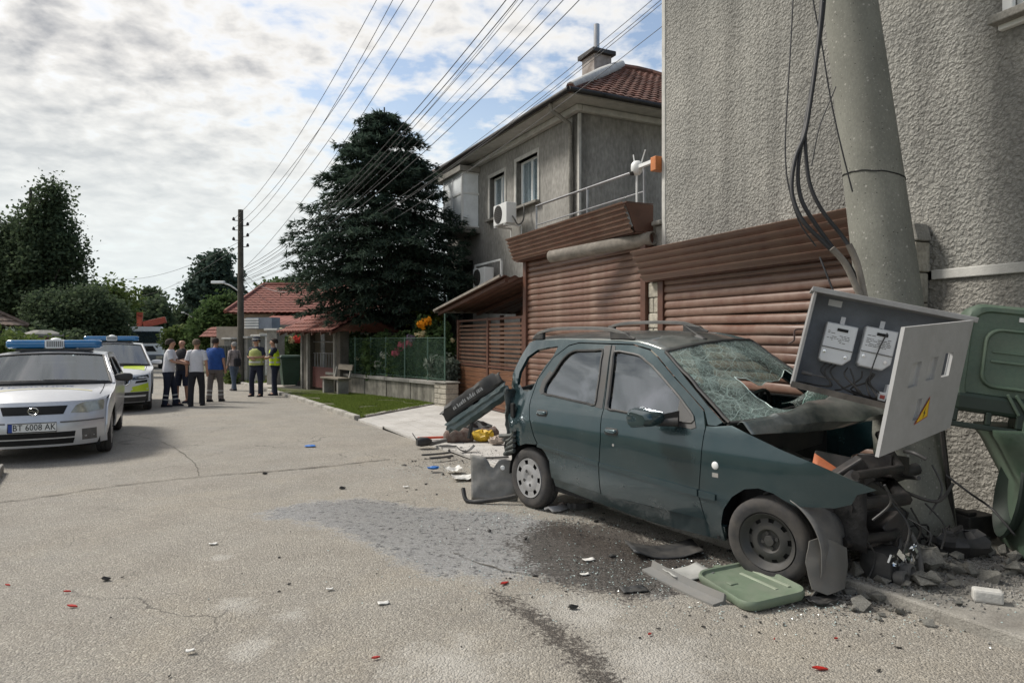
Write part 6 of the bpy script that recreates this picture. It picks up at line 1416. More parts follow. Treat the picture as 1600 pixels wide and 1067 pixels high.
for i, (xt, yt, ya) in enumerate([(992, 0, 440), (1013, 0, 448), (1035, 18, 458), (996, 8, 446)]):
    b = toward(372, ya, 27, xt, yt, 14.0, 1.25); wire(('highest', 'second', 'lowest', 'extra')[i] + ' wire of the group slanting past the eaves of the grey house', P(372, ya, 27), b, .8, .009, 'wires past the grey house')
wire('single wire falling from the far pole to the trees beyond the police cars', P(374, 378, 26.5), P(140, 428, 44), .8, .012)
wire('wire dropping from the far pole past the truck', P(374, 384, 26.5), P(190, 462, 60), .7, .014)
wire('pale wire looping from the far pole across the red roof', P(378, 425, 26.5), P(470, 452, 25), .35, .012)
wire('pale wire falling from the far pole to the eaves of the red roof', P(378, 432, 26.5), P(424, 474, 30), .15, .012)
# ---------------------------------------------------------------- containers, rubble and debris
def rr3(w, d, r, z, cx=0, cy=0, n=4): return [Vector((x, y, z)) for x, y in rrect(w, d, r, n, cx, cy)]
def build_containers():
    gm = M['green_plastic']
    # container knocked over against the wall: its broad face looks at the street
    ex, ez = Vector((.94, -.35, -.13)), Vector((.10, .03, .99)); Mx = frame_from(P(1489, 640, 4.95), ex, ez)
    t = thing('waste_container', 'green waste container with white sticker, knocked askew between pole and wall', 'container'); t.matrix_world = Mx; bpy.context.view_layer.update()
    W, H, D = 1.15, .76, .5
    mb = MB(); fr = lambda g, y, zo=0: [Vector((x, y, z)) for x, z in rrect(W - 2 * g, H - 2 * g, .11, 5, W / 2, H / 2 + .02)]
    mb.loft([fr(.06, D), fr(.0, D * .4), fr(0, .03), fr(.022, .0), fr(.05, .0), fr(.06, .022)]); mb.build('body', gm, t, smooth=45)
    q = MB(); em = lambda k, y, : [Vector((x, y, z)) for x, z in rrect(.36 * k, .40 * k, .09 * k, 5, .33, .40)]
    q.loft([em(1.08, .024), em(1.04, -.012), em(1.0, -.014), em(.95, -.002), em(.94, .002)]); q.build('embossed_panel', gm, t, smooth=40)
    q = MB(); q.b2((.19, -.016, .37), (.46, .004, .385)); q.b2((.19, -.010, .44), (.46, .004, .447)); q.build('panel_rib', gm, t, bevel=.004)
    q = MB(); q.b2((.33, .012, .675), (.47, .0235, .705)); q.build('sticker', M['white_paint'], t)
    # rim below with two hand slots
    q = MB(); q.b2((-.02, -.02, -.115), (.40, .04, -.075)); q.b2((-.02, -.02, -.075), (.03, .04, .015)); q.b2((.20, -.02, -.075), (.235, .04, .015)); q.b2((.38, -.02, -.075), (.44, .04, .03)); q.build('rim_handle', mat('dark_green', (.016, .028, .02), .5), t, bevel=.008)
    q = MB(); q.b2((-.0, -.01, .0), (.5, .05, .14)); q.build('dark_lip', mat('dark_green_lip', (.018, .032, .022), .5), t, bevel=.03)
    q = MB(); q.b2((.42, -.03, -.12), (1.2, .3, .03)); q.tube([(.36, -.02, .16), (.44, -.03, .04), (.45, -.03, -.1)], .014, 6); q.tube([(.31, -.02, .16), (.39, -.03, .02)], .012, 6); q.build('hinge_block', gm, t, bevel=.02)
    # container standing below it, its belly stove in
    t = thing('green_container', 'green container standing at the wall under the knocked over one', 'container', (3.86, 4.86, .08), R(-20))
    mb = MB(); rings = []
    for z, w, d, r_ in ((.02, .62, .62, .1), (.10, .68, .66, .12), (.5, .78, .74, .14), (.78, .86, .78, .14), (.84, .92, .82, .12), (.88, .92, .82, .12)):
        rings.append([Vector((x + (.10 * math.exp(-((z - .45) / .22) ** 2) if x < -.2 else 0), y, z)) for x, y in rrect(w, d, r_, 5)])
    mb.loft(rings); mb.build('body', gm, t, smooth=45)
    q = MB(); q.lathe([(0, -.10), (.12, -.09), (.19, -.05), (.235, .0), (.245, -.015), (.20, -.07), (0, -.12)], 24, Matrix.Translation((-.36, -.12, .44)) @ Matrix.Rotation(R(-80), 4, 'Y') @ Matrix.Scale(1.35, 4, (1, 0, 0))); q.build('shaded_hollow', mat('hollow_shade_green', (.01, .02, .014), .6), t, smooth=50)  # dark dish on the flank: the hollow's shade put into its green
    # lid lying on the road
    A, B, Cc, Dd = G(1090, 896, .03), G(1180, 881, .05), G(1260, 930, .04), G(1162, 958, .02)
    o = (A + B + Cc + Dd) / 4; Mx = frame_from(o, (B - A) + (Cc - Dd), Vector((.05, .03, 1)))
    t = thing('bin_lid', 'green bin lid lying torn off on the road by the front wheel', 'lid'); t.matrix_world = Mx; bpy.context.view_layer.update()
    ls = (B - A + Cc - Dd).length / 2, ((A - Dd) + (B - Cc)).length / 2; rr_ = lambda k, z, r_=.09: rr3(ls[0] * k, ls[1] * k, r_ * k, z, 0, 0, 6)
    sk = lambda ring: [Vector((p.x + p.y * .12, p.y, p.z)) for p in ring]
    lm = mat('lid_plastic', (.13, .175, .12), .42, var=.12, vscale=5, dust=((.24, .25, .2), .5, 4))
    q = MB(); q.loft([sk(rr_(*a)) for a in ((.97, -.02), (1.0, .0), (1.0, .022), (.975, .034), (.93, .03), (.90, .012), (.86, .008), (.4, .014))]); q.build('shell', lm, t, smooth=40)
    for y, ll in ((.10, .30), (.0, .30)):
        q = MB(); q.b2((.06 + y, -.16, .009), (.085 + y, .17, .017)); q.build('lid_rib', mat_once('lid_rib', (.30, .34, .26), .5), t, bevel=.003)
    q = MB(); q.b2((-.13, .02, .01), (-.07, .07, .022)); q.build('latch', lm, t, bevel=.006)
    q = MB(); q.b2((-.02, ls[1] / 2 - .01, .01), (.03, ls[1] / 2 + .03, .03)); q.build('hinge_tab', lm, t)
build_containers()
def place(name, label, cat, loc, mb, m, rz=0, bevel=0, smooth=None, group=None, solid=0, rot=None):
    o = mb.build(name, m, None, smooth=smooth, bevel=bevel, solid=solid); o.location = loc; o.rotation_euler = rot or (0, 0, rz); return tag(o, label, cat, group)
def strip(prof, length, bend=0.0, n=10, wob=0.0):
    mb = MB(); mb.loft([[Vector((lerp(-length / 2, length / 2, i / n), y + bend * (4 * (i / n - .5) ** 2 - 1) + wob * mnoise.noise(Vector((i * .5, y * 9, 1))), z)) for y, z in prof] for i in range(n + 1)]); return mb
def sheet(w, h, curl=0.0, wob=.01, n=10, cut=None, seed=0):
    mb = MB(); mb.grid([[Vector((lerp(-w / 2, w / 2, i / n), lerp(-h / 2, h / 2, j / n), curl * ((i / n - .5) * 2) ** 2 + wob * mnoise.noise(Vector((i * .4, j * .4, seed))))) for i in range(n + 1)] for j in range(n + 1)]); return mb
def ang(a, b): return math.atan2(b.y - a.y, b.x - a.x)
BP, GP = M['black_plastic'], M['grey_plastic']
def build_debris():
    a, b = G(1012, 890), G(1124, 945); L_ = (b - a).length
    place('trim_strip', 'long grey sill trim lying under the green bin lid', 'trim', (a + b) / 2 + Vector((0, 0, .0)), strip([(-.05, 0), (.05, 0), (.055, .05), (.04, .065), (.03, .02), (-.05, .012)], L_, .02), mat('trim_grey', (.17, .17, .165), .5, var=.1, dust=((.28, .26, .23), .5, 6)), ang(a, b), smooth=30)
    place('plastic_disc', 'pale grey curved plastic piece tucked between trim and green lid', 'fragment', G(1072, 899) + Vector((0, 0, .01)), sheet(.3, .22, .03, .01), mat('pale_grey_plastic', (.36, .36, .34), .5), .3, smooth=60, solid=.006)
    a, b = G(985, 868), G(1092, 866)
    place('undertray', 'flat black undertray panel lying under the sill of the wreck', 'panel', (a + b) / 2 + Vector((0, .05, .012)), sheet((b - a).length, .30, .05, .02, seed=3), BP, ang(a, b), smooth=60, solid=.008)
    place('rubber_mat', 'small dark mat flat on the oil stain', 'mat', G(990, 922) + Vector((0, 0, .012)), sheet(.17, .10, .0, .012, seed=5), BP, .2, smooth=60, solid=.006)
    # rear bumper corner beside the back wheel
    t = thing('bumper_corner', 'torn grey bumper corner standing beside the rear wheel', 'bumper', G(772, 782), R(-12))
    mb = MB(); rows = []
    for j in range(15):
        v = j / 14; row = []
        for i in range(20):
            s_ = i / 19; x = lerp(-.23, .23, s_); hgt = .44 * (1 - .25 * math.exp(-((s_ - .45) / .09) ** 2)) * (1.0 - .12 * s_); zz = hgt * v
            y = .12 * math.sin(v * 1.5) + .10 * (s_ - .4) ** 2 + .25 * (1 - v) ** 2 * .3 + .02 * mnoise.noise(Vector((s_ * 4, v * 4, 2)))
            row.append(Vector((x + .05 * v * (s_ - .5), y - .08, zz)))
        rows.append(row)
    mb.grid(rows); mb.build('shell', mat('bumper_inner', (.15, .15, .148), .5, var=.25, vscale=6, dust=((.34, .32, .28), .7, 4)), t, smooth=60, solid=.008)
    q = MB(); q.tube(spline([(-.30, -.06, .12), (-.24, -.14, .02), (-.10, -.16, .025), (.10, -.13, .05), (.24, -.10, .08)], 6), .022, 6); q.build('lower_lip', BP, t, smooth=60)
    q = MB(); q.lathe([(0, .012), (.02, .01), (.024, 0)], 12, Matrix.Translation((.09, -.01, .33)) @ Matrix.Rotation(R(90), 4, 'X')); q.build('sensor_cap', M['pvc'], t)
    sil = mat('silver_trim', (.42, .42, .43), .35, .3, dust=((.3, .28, .26), .4, 9))
    place('chrome_trim', 'bent silver trim piece in front of the rear wheel', 'trim', G(868, 797) + Vector((0, 0, .03)), strip([(-.045, 0), (.0, .03), (.045, .01), (.045, -.01), (0, .012), (-.045, -.015)], .24, .05, wob=.03), sil, R(52), smooth=30)
    place('dark_bracket', 'small dark bracket beside the bent silver trim', 'bracket', G(905, 795) + Vector((0, 0, .02)), strip([(-.04, 0), (.04, 0), (.04, .02), (-.03, .05)], .25, .03, wob=.04), BP, R(10), smooth=30)
    # bits on the drive
    t = thing('mirror_shell', 'broken black mirror shell lying on the drive', 'mirror', G(668, 697, .035), R(20))
    q = MB(); q.loft([[Vector((x, y * k, z * k + .07)) for y, z in rrect(.16, .13, .04, 4)] for x, k in ((-.16, .8), (-.1, 1), (.0, .9), (.06, .4))]); q.build('housing', BP, t, smooth=50)
    q = MB(); q.box((.16, .02, .05), (.28, .07, .05), rot=(0, R(-8), .2)); q.tube([(-.16, 0, .1), (-.22, .02, .2)], .008, 5); q.build('arm', GP, t, bevel=.01)
    for i, (px, py, ln, rz, lab) in enumerate([(682, 711, .42, .55, 'black rubber strip nearest the broken mirror shell'), (690, 716, .34, .62, 'shorter black rubber strip on the drive below the other'), (765, 717, .5, .15, 'black strip lying between the paper and the tail of the wreck'), (700, 699, .25, -.2, 'thin bent strip lying behind the broken mirror shell')]):
        place('rubber_strip', lab, 'strip', G(px, py, .035) + Vector((0, 0, .012)), strip([(-.022, 0), (.022, 0), (.018, .02), (-.018, .016)], ln, .03), BP, rz)
    place('plastic_curl', 'curled black plastic flake on the drive', 'fragment', G(727, 707, .035) + Vector((0, 0, .015)), sheet(.26, .1, .08, .01, seed=8), BP, .3, smooth=60, solid=.006)
    blue = mat('blue_film', (.03, .16, .50), .4, var=.2)
    def crumple(sz, seed, zs=.5):
        mb = MB(); rows = []
        for i in range(9):
            v = PI * i / 8; rows.append([Vector((math.sin(v) * math.cos(u) * sz, math.sin(v) * math.sin(u) * sz * .7, (math.cos(v) + 1) * sz * zs * .5)) * (1 + .5 * mnoise.noise(Vector((math.cos(u) * 2 + seed, math.sin(u) * 2, v * 2)))) for u in np.linspace(0, 2 * PI, 15)[:-1]])
        mb.loft(rows, True, True); return mb
    place('blue_glove', 'crumpled blue glove on the drive near the wreck', 'glove', G(677, 733, .035), crumple(.07, 1), blue, smooth=40)
    place('blue_glove', 'crumpled blue glove alone in the middle of the road', 'glove', G(485, 698), crumple(.085, 2, .35), blue, smooth=40)
    wh = mat('dirty_white', (.60, .59, .56), .7, var=.2, vscale=20)
    place('paper', 'white crumpled paper beside the blue glove on the drive', 'paper', G(707, 735, .035) + Vector((0, 0, .015)), sheet(.2, .17, .03, .04, seed=1), wh, .3, smooth=40)
    place('paper', 'larger white sheet lying nearest the bumper corner', 'paper', G(724, 747, .02) + Vector((0, 0, .012)), sheet(.26, .20, .02, .03, seed=2), wh, .2, smooth=40)
    # pile behind the tail
    t = thing('blanket_roll', 'rolled brown checked blanket lying behind the tail of the wreck', 'blanket', G(716, 690, .035), R(15))
    bm_ = mat('brown_check', (.09, .05, .04), .95, var=.4, vscale=14, bump=.6, col2=(.16, .13, .11))
    mb = MB(); mb.loft([[Vector((x, y * k * (1 + .2 * mnoise.noise(Vector((x * 6, y * 4, 0)))), .09 + z * k * (1 + .2 * mnoise.noise(Vector((x * 6, z * 4, 5)))))) for y, z in rrect(.26, .20, .09, 4)] for x, k in ((-.22, .4), (-.19, .8), (-.1, 1.15), (.02, .95), (.12, 1.15), (.22, .8), (.26, .4))]); mb.build('roll', bm_, t, smooth=60)
    mb = MB(); mb.loft([[Vector((x, .12 + y * k, .10 + z * k * (1 + .3 * mnoise.noise(Vector((x * 6, z * 4, 9)))))) for y, z in rrect(.24, .22, .09, 4)] for x, k in ((.34, .4), (.40, .8), (.5, .6), (.6, .85), (.66, .3))]); mb.build('fold', bm_, t, smooth=60)
    place('yellow_bag', 'crumpled yellow bag on the pile behind the wreck', 'bag', G(754, 690, .035) + Vector((0, 0, .0)), crumple(.17, 5, 1.0), mat('yellow_bag', (.52, .33, .02), .5, var=.35, vscale=16, bump=.5, bscale=18), smooth=40)
    place('black_bag', 'black cloth lump at the back of the pile', 'bag', G(745, 679, .035), crumple(.24, 7, .8), BP, smooth=40)
    place('tan_bag', 'small tan cloth bundle beside the rear wheel', 'bag', G(776, 695, .035), crumple(.12, 9, 1), mat('tan_cloth', (.35, .29, .24), .9, var=.3, vscale=10), smooth=40)
    red = mat('red_lens', (.42, .025, .018), .25, var=.15)
    place('red_baton', 'red plastic stick poking out from the blanket roll', 'stick', G(678, 687, .035) + Vector((0, 0, .02)), strip([(-.02, 0), (.02, 0), (.02, .03), (-.02, .03)], .5, .0), mat('red_orange', (.55, .07, .03), .5), R(14))
    # front end
    t = thing('headlamp_unit', 'smashed headlamp unit with shiny reflector on the kerb edge', 'headlamp', G(1385, 905, .05), R(35))
    q = MB(); q.loft([[Vector((x, y * k, .1 + z * k)) for y, z in rrect(.2, .22, .06, 4)] for x, k in ((-.17, .5), (-.14, .95), (.05, 1.0), (.18, .7), (.25, .3))]); q.build('housing', BP, t, smooth=45)
    q = MB(); rg = random.Random(3)
    for k in range(24):
        c = Vector((rg.uniform(-.12, .2), rg.uniform(-.13, -.08), rg.uniform(.08, .22))); n_ = Vector((rg.gauss(0, .5), -1, rg.gauss(.3, .5))).normalized(); u = n_.orthogonal().normalized(); v = n_.cross(u); s_ = rg.uniform(.02, .05)
        q.add([c - u * s_, c + v * s_ * rg.uniform(.4, 1), c + u * s_, c - v * s_ * .5], [(0, 1, 2, 3)])
    q.build('reflector', mat('reflector', (.85, .87, .9), .12, 1.0), t, fix=False)['kind'] = 'stuff'
    for x in (-.08, .0):
        q = MB(); q.lathe([(.02, -.03), (.045, -.03), (.05, .03), (.03, .035), (.02, .0)], 16, Matrix.Translation((x, -.13, .06 + .03 * (x == 0))) @ Matrix.Rotation(R(80), 4, 'X')); q.build('socket', M['grey_plastic'], t, smooth=50)
    q = MB(); q.box((-.16, -.1, .19), (.06, .01, .05), rot=(.3, .2, .4)); q.build('label', M['white_paint'], t)
    q = MB(); q.tube(spline([(-.15, -.16, .0), (.05, -.18, .02), (.22, -.10, .14), (.28, -.02, .26)], 6), .016, 6); q.build('bezel', M['grey_plastic'], t, smooth=60)
    sg = panel('splash_guard', [(-.11, -.15), (-.02, -.17), (.05, -.14), (.12, -.12), (.15, .02), (.13, .12), (.04, .145), (-.05, .165), (-.13, .13), (-.145, .0)], lambda x, y: Vector((x, y, .05 * math.cos(x * 9) - .05 + .02 * mnoise.noise(Vector((x * 9, y * 9, 3))))), mat('dusty_grey', (.10, .10, .094), .7, var=.2, vscale=5, dust=((.22, .20, .18), .6, 5)), None, [], .035, solid=.008)
    sg.location = P(1298, 884, 4.22); sg.rotation_euler = (R(78), R(10), R(10)); tag(sg, 'dusty grey splash guard hanging at the crushed front corner', 'panel')
    place('black_scrap', 'flat black plastic scrap on the road below the splash guard', 'fragment', G(1280, 940) + Vector((0, 0, .012)), sheet(.2, .14, .02, .02, seed=7), BP, .4, smooth=60, solid=.006)
    # crushed parts on the pavement between pole and container
    place('battery_case', 'black battery case lying behind the foot of the pole', 'battery', G(1518, 838, .08), MB().b2((-.14, -.1, 0), (.14, .1, .18)).b2((-.12, -.08, .18), (-.04, .08, .21)), BP, .3, bevel=.01)
    place('black_housing', 'split black plastic housing in front of the battery case', 'housing', G(1505, 868, .08), crumple(.19, 13, .9), BP, smooth=30)
    t = thing('suspension_arm', 'dark steel suspension arm leaning against the wall behind the pole', 'arm', G(1505, 800, .08))
    q = MB(); q.tube(spline([(-.02, 0, .05), (.06, .02, .25), (.14, .05, .36), (.26, .1, .55)], 5), [.05, .06, .07, .07, .075, .07, .06, .05, .045, .04, .035, .035, .035, .04, .045, .03][:16], 8); q.build('forging', M['dark_metal'], t, smooth=60)
    cable('black_lead', 'black lead arching from the pole foot to the green container', [P(1478, 742, 5.1), P(1515, 770, 5.0), P(1550, 795, 4.95), P(1585, 835, 4.6)], .008)
    place('pale_block', 'pale broken block in front of the rubble heap', 'block', G(1543, 940, .075) + Vector((0, 0, .0)), MB().b2((-.075, -.04, 0), (.075, .04, .075)), mat('pale_block_m', (.50, .49, .46), .9, var=.2, bump=.5), R(-25), bevel=.014)
    # rubble of the broken pole
    rm = mat('rubble', (.20, .195, .175), .95, var=.35, vscale=9, bump=.6, bscale=30, dust=((.09, .085, .075), .5, 6))
    def chunk(sz, seed):
        bm = bmesh.new(); rg = random.Random(seed)
        for _ in range(11):
            d = Vector((rg.gauss(0, 1), rg.gauss(0, 1), rg.gauss(0, .75))).normalized(); bm.verts.new(d * sz * rg.uniform(.65, 1.05))
        bmesh.ops.convex_hull(bm, input=bm.verts)
        me = bpy.data.meshes.new('chunk'); bm.to_mesh(me); bm.free(); return me
    meshes = [chunk(1, k) for k in range(9)]; rg = random.Random(17); k = 0
    while k < 95:
        px, py = rg.gauss(1450, 62), rg.gauss(895, 26)
        if not (1325 < px < 1600 and 842 < py < 960): continue
        sz = abs(rg.gauss(0, .048)) * (1.7 if rg.random() < .08 else 1) + .016; 
        if py > 925: sz *= .5
        p = G(px, py, .075); 
        if to_street(p)[1] > kerb_n(to_street(p)[0]) - .05: p.z = 0.0
        o = obj('concrete_chunk', meshes[k % 9], rm if k < 9 else None); o.scale = (sz, sz * rg.uniform(.7, 1.2), sz * rg.uniform(.55, .9)); o.location = p + Vector((0, 0, sz * .35 + max(0, .10 - ((px - 1440) / 600) ** 2 * 3 - abs(py - 880) / 500) * rg.random())); o.rotation_euler = (rg.uniform(-.4, .4), rg.uniform(-.4, .4), rg.uniform(0, 6)); tag(o, 'broken grey concrete chunk in the rubble round the foot of the pole', 'rubble', 'concrete chunks at the pole foot'); k += 1
    # shards and crumbs on the road
    for i, (px, py, s_, lab) in enumerate([(113, 949, .045, 'red lens shard alone on the tan road left of everything'), (105, 926, .03, 'tiny red lens shard just behind the lone red shard'), (587, 1030, .032, 'red lens shard near the bottom edge of the road'), (788, 913, .058, 'longest red lens shard beside the wet patch'), (1281, 1047, .055, 'long pale red shard in front of the pavement'), (1306, 1000, .018, 'small red shard between the green lid and the pavement'), (1015, 993, .02, 'small red shard left of the green lid'), (1210, 1001, .014, 'tiny red speck before the green lid'), (12, 916, .025, 'red shard at the far edge of the road')]):
        s_ *= .72; mb = MB(); mb.prism([(-s_, 0, 0), (-s_ * .2, -s_ * .3, 0), (s_, -.05 * s_, 0), (s_ * .4, s_ * .28, 0), (-s_ * .3, s_ * .3, 0)], (0, 0, .008))
        place('lens_shard', lab, 'shard', G(px, py) + Vector((0, 0, .008)), mb, red, rz=.5 * ((i * 7) % 5), rot=(.1, .12, .3 * (i % 4)))
    for px, py, s_, lab in [(333, 851, .05, 'white chip nearest the police car on the open road'), (599, 944, .055, 'pale wooden chip in the middle of the road'), (920, 876, .07, 'white scrap inside the dark oil stain'), (914, 899, .05, 'round white scrap at the edge of the oil stain'), (634, 762, .05, 'small pale scrap before the drive'), (515, 922, .035, 'pale chip beside the wet patch'), (297, 1020, .035, 'pale chip low on the road')]:
        place('pale_scrap', lab, 'scrap', G(px, py) + Vector((0, 0, .012)), sheet(s_ * 1.2, s_ * .7, .004, .007, n=5, seed=px), wh, .4, smooth=40, solid=.004)
    rg = random.Random(23); fm_ = [chunk(1, 50 + k) for k in range(6)]; dk = mat('dark_crumb', (.03, .028, .026), .7, var=.3); first = [True] * 6
    for px, py, s_, lab in [(535, 764, .035, 'flat black chip at the far edge of the wet patch'), (414, 741, .03, 'black lump by the crack in the road'), (895, 950, .03, 'dark lump standing on bright road left of the green lid'), (166, 906, .03, 'dark stone on the open road')]:
        o = obj('dark_lump', fm_[0].copy(), dk); o.scale = (s_ * 1.3, s_, s_ * .7); o.location = G(px, py) + Vector((0, 0, s_ * .4)); tag(o, lab, 'lump')
    k = 0
    while k < 130:
        zone = k % 4
        px, py = [(rg.gauss(720, 60), rg.gauss(720, 26)), (rg.gauss(960, 110), rg.gauss(850, 34)), (rg.gauss(1250, 130), rg.gauss(985, 35)), (rg.uniform(150, 1200), rg.uniform(800, 1060))][zone]
        if py < 690 or px > 1500: continue
        p = G(px, py); u, n_ = to_street(p); p.z = .075 if (u > 8.4 and n_ < kerb_n(u) - .05) else (.036 if n_ < kerb_n(u) - .05 else .004)
        s_ = rg.uniform(.006, .019) * (1.25 if zone < 2 else .6); j = k % 6
        o = obj('debris_crumb', fm_[j], dk if first[j] else None); first[j] = False
        o.scale = (s_ * rg.uniform(.8, 2.2), s_, s_ * rg.uniform(.3, .8)); o.location = p + Vector((0, 0, s_ * .3)); o.rotation_euler = (0, 0, rg.uniform(0, 6)); tag(o, 'small dark crumb of crash debris scattered on the ground', 'debris', 'crumbs of crash debris'); k += 1
build_debris()
def specks(name, spots, cnt, m, seed, size, zf=None):
    rg = np.random.default_rng(seed); V = []; c = 0
    while c < cnt:
        (px, py), sx, sy = spots[rg.integers(len(spots))]; q = G(px, py); x, y = q.x + rg.normal(0, sx), q.y + rg.normal(0, sy)
        u, n_ = to_street((x, y)); z = .077 if (u > 8.4 and n_ < kerb_n(u) - .03) else (.037 if n_ < kerb_n(u) - .03 else .006)
        if n_ < .15: continue
        s_ = size * rg.uniform(.4, 1.6); a = rg.uniform(0, 6.28, 3); t = rg.uniform(.3, .9) * s_; p = np.array((x, y, z))
        b = [p + np.array((math.cos(a[0] + k * 2.1) * s_, math.sin(a[0] + k * 2.1) * s_ * .8, 0)) for k in range(3)]; tp = p + np.array((0, 0, t))
        V += [b[0], b[1], tp, b[1], b[2], tp, b[2], b[0], tp]; c += 1
    o = obj(name, fast_mesh(name, V, np.arange(len(V)).reshape(-1, 3)), m); return tag(o, kind='stuff')
specks('glass_crumbs', [((1280, 930), .5, .3), ((860, 800), .5, .4), ((1000, 900), .8, .35), ((740, 735), .6, .5)], 2600, mat('crumb_glass', (.45, .55, .53), .15, var=.2), 41, .0055)
specks('dark_grit', [((1430, 905), .45, .25), ((1520, 890), .35, .3), ((1300, 935), .5, .2), ((900, 830), .7, .35), ((730, 720), .5, .5), ((1060, 880), .5, .3)], 5200, mat('grit', (.035, .032, .03), .9, var=.4), 42, .006)
specks('concrete_grit', [((1440, 900), .4, .22), ((1520, 920), .45, .2), ((1380, 930), .35, .15), ((1560, 930), .4, .25)], 3200, mat('pale_grit', (.24, .23, .21), .95, var=.4), 43, .011)
# ---------------------------------------------------------------- police cars and truck
def text_on(name, s, size, m, parent, o, ex, ez, sx=1.0):
    Mx = Matrix((ex.normalized(), ez.normalized(), ex.cross(ez).normalized())).transposed().to_4x4(); Mx.translation = o
    return text_mesh(name, s, size, m, parent, Mx, sx=sx)
LAMP = mat('headlamp_glass', (.42, .41, .33), .12, .3, var=.25, vscale=9, coat=1.0)
BLUE = mat('beacon_blue', (.010, .15, .36), .12, 0, var=.1, coat=1.0)
from mathutils.bvhtree import BVHTree
def drape(o, onto, off=.003):
    bv = BVHTree.FromPolygons([v.co for v in onto.data.vertices], [list(p.vertices) for p in onto.data.polygons])
    for v in o.data.vertices:
        h = bv.ray_cast(Vector((v.co.x, v.co.y, 3)), Vector((0, 0, -1)))
        v.co.z = (h[0] if h[0] is not None else bv.find_nearest(Vector((v.co.x, v.co.y, .9)))[0]).z + off
    return o
def police_car(name, label, loc, rz, sc, c):
    r = thing(name, label, 'police car', loc, rz, 'police cars parked along the street'); r.scale = (sc,) * 3
    hw_, belt = c['hw'], c['belt']; nx, nw = c['nose'], c['nw']; paint = c['paint']; ax = c['axles']; wr = c['wr']
    def w(x, z):
        y = hw_ + .012 * math.sin(PI * max(0, min(1, (z - .2) / (belt - .1))))
        if z < .45: y -= .07 * ((.45 - z) / .3) ** 2
        if z > belt: y -= (z - belt) * .40
        x0 = ax[0]
        if x > x0: y -= (hw_ - nw) * min(1, (x - x0) / (nx[0][0] - .36 - x0)) ** 2
        if x < ax[1]: y -= .10 * ((ax[1] - x) / .7) ** 2
        return y
    xf = lambda z: pl([p[1] for p in nx], [p[0] for p in nx], z)
    xn = lambda y, z: xf(z) - .34 * min(1.2, abs(y) / nw) ** 3.2
    arch = lambda cx: [(cx + wr * 1.16 * math.cos(a), max(c['sill'], wr + wr * 1.16 * math.sin(a))) for a in np.linspace(0, PI, 13)]
    ztop = c['ztop']; side = [(xn(nw, c['bot']), c['bot'])] + arch(ax[0]) + arch(ax[1]) + [(c['tail'] + .02, c['bot'] + .1), (c['tail'], .7)] + c['rear'] + c['roof'] + c['hood'][::-1] + [(xn(nw, ztop), ztop)] + [(xn(nw, z), z) for z in np.linspace(ztop, c['bot'], 6)[1:-1]]
    for s in (-1, 1):
        fn = (lambda s_: lambda x, z: Vector((x, s_ * w(x, z), z)))(s)
        b = panel('body_side', side, fn, paint, r, c['win'], .09, solid=.02)
        for hole in c['win']:
            panel('window', hole, (lambda s_: lambda x, z: Vector((x, s_ * (w(x, z) - .012), z)))(s), M['car_glass'], b, step=.2)
            q = MB(); cl = [Vector((x, s * (w(x, z) + .002), z)) for x, z in dens(hole, .1)]; q.tube(cl + cl[:1], .014, 5); q.build('window_seal', M['black_plastic'], b)
        mb = MB()
        for pts in c['gaps']: mb.tube([Vector((x, s * (w(x, z) + .0005), z)) for x, z in dens(pts, .08, False)], .004, 4)
        mb.build('door_gap', M['dark_void'], b)
        q = MB(); q.tube([Vector((x, s * (w(x, c['mz']) + .008), c['mz'])) for x in np.linspace(ax[0] - wr * 1.2, ax[1] + wr * 1.2, 8)], .014, 6); q.build('side_moulding', c['mould'], b)
        for cx in ax: wheel(r, Vector((cx, s * (hw_ - .105), wr)), wr, .19, out=s)
        m_ = MB(); m_.loft([[Vector((c['mir'][0] + dx, s * (hw_ + o), c['mir'][1] + a * k * .5 + .0)) + Vector((b_ * k * .45, 0, 0)) for a, b_ in rrect(.24, .26, .06, 4)] for o, k, dx in ((-.02, .4, .02), (.03, .8, 0), (.12, 1, 0), (.2, .9, -.0), (.235, .6, 0))]); m_.build('door_mirror', c['mirm'], r, smooth=50)
    # bonnet, windscreen, roof, rear
    hd = c['hood']; n = len(hd); rows = [[Vector((xn(y, ztop) - .0, y, ztop)) for y in np.linspace(-nw, nw, 15)]]
    for i, (x, z) in enumerate(hd):
        t = (i + 1) / n; rows.append([Vector((lerp(xn(sy * nw, ztop), 0, 1) * (1 - t) + x * t + (.15 * (1 - sy * sy) if i == n - 1 else 0) * 1 if i == n - 1 else x + (1 - t) * (1 - sy * sy) * .26 + t * .15 * (1 - sy * sy), sy * w(x, z), z + c['crown'] * (1 - sy * sy) * math.sin(PI * min(1, .25 + .75 * t)) + .0)) for sy in np.linspace(-1, 1, 15)])
    mb = MB(); mb.grid(rows); bon = mb.build('bonnet', c.get('bonm', paint), r, smooth=50)
    gp = MB()
    for sy in (-.86, .86):
        gp.tube([Vector((lerp(xn(sy * nw, ztop), x, 1) + (1 - (i + 1) / n) * (1 - sy * sy) * .26 + (i + 1) / n * .15 * (1 - sy * sy), sy * w(x, z), z + c['crown'] * (1 - sy * sy) * math.sin(PI * min(1, .25 + .75 * (i + 1) / n)) + .002)) for i, (x, z) in enumerate(hd)], .005, 4)
    gp.build('bonnet_gap', M['dark_void'], bon)
    cx, cz = hd[-1]; rx, rz_ = c['roof'][-1]
    def wsc(sy, t, o=0):
        x, z = lerp(cx, rx, t), lerp(cz, rz_, t); return Vector((x + .15 * (1 - sy * sy) * (1 - .3 * t) + o, sy * (w(x, z) - .01), z + .035 * (1 - sy * sy) * t + .03 * (1 - sy * sy) * (1 - t) + o * .8))
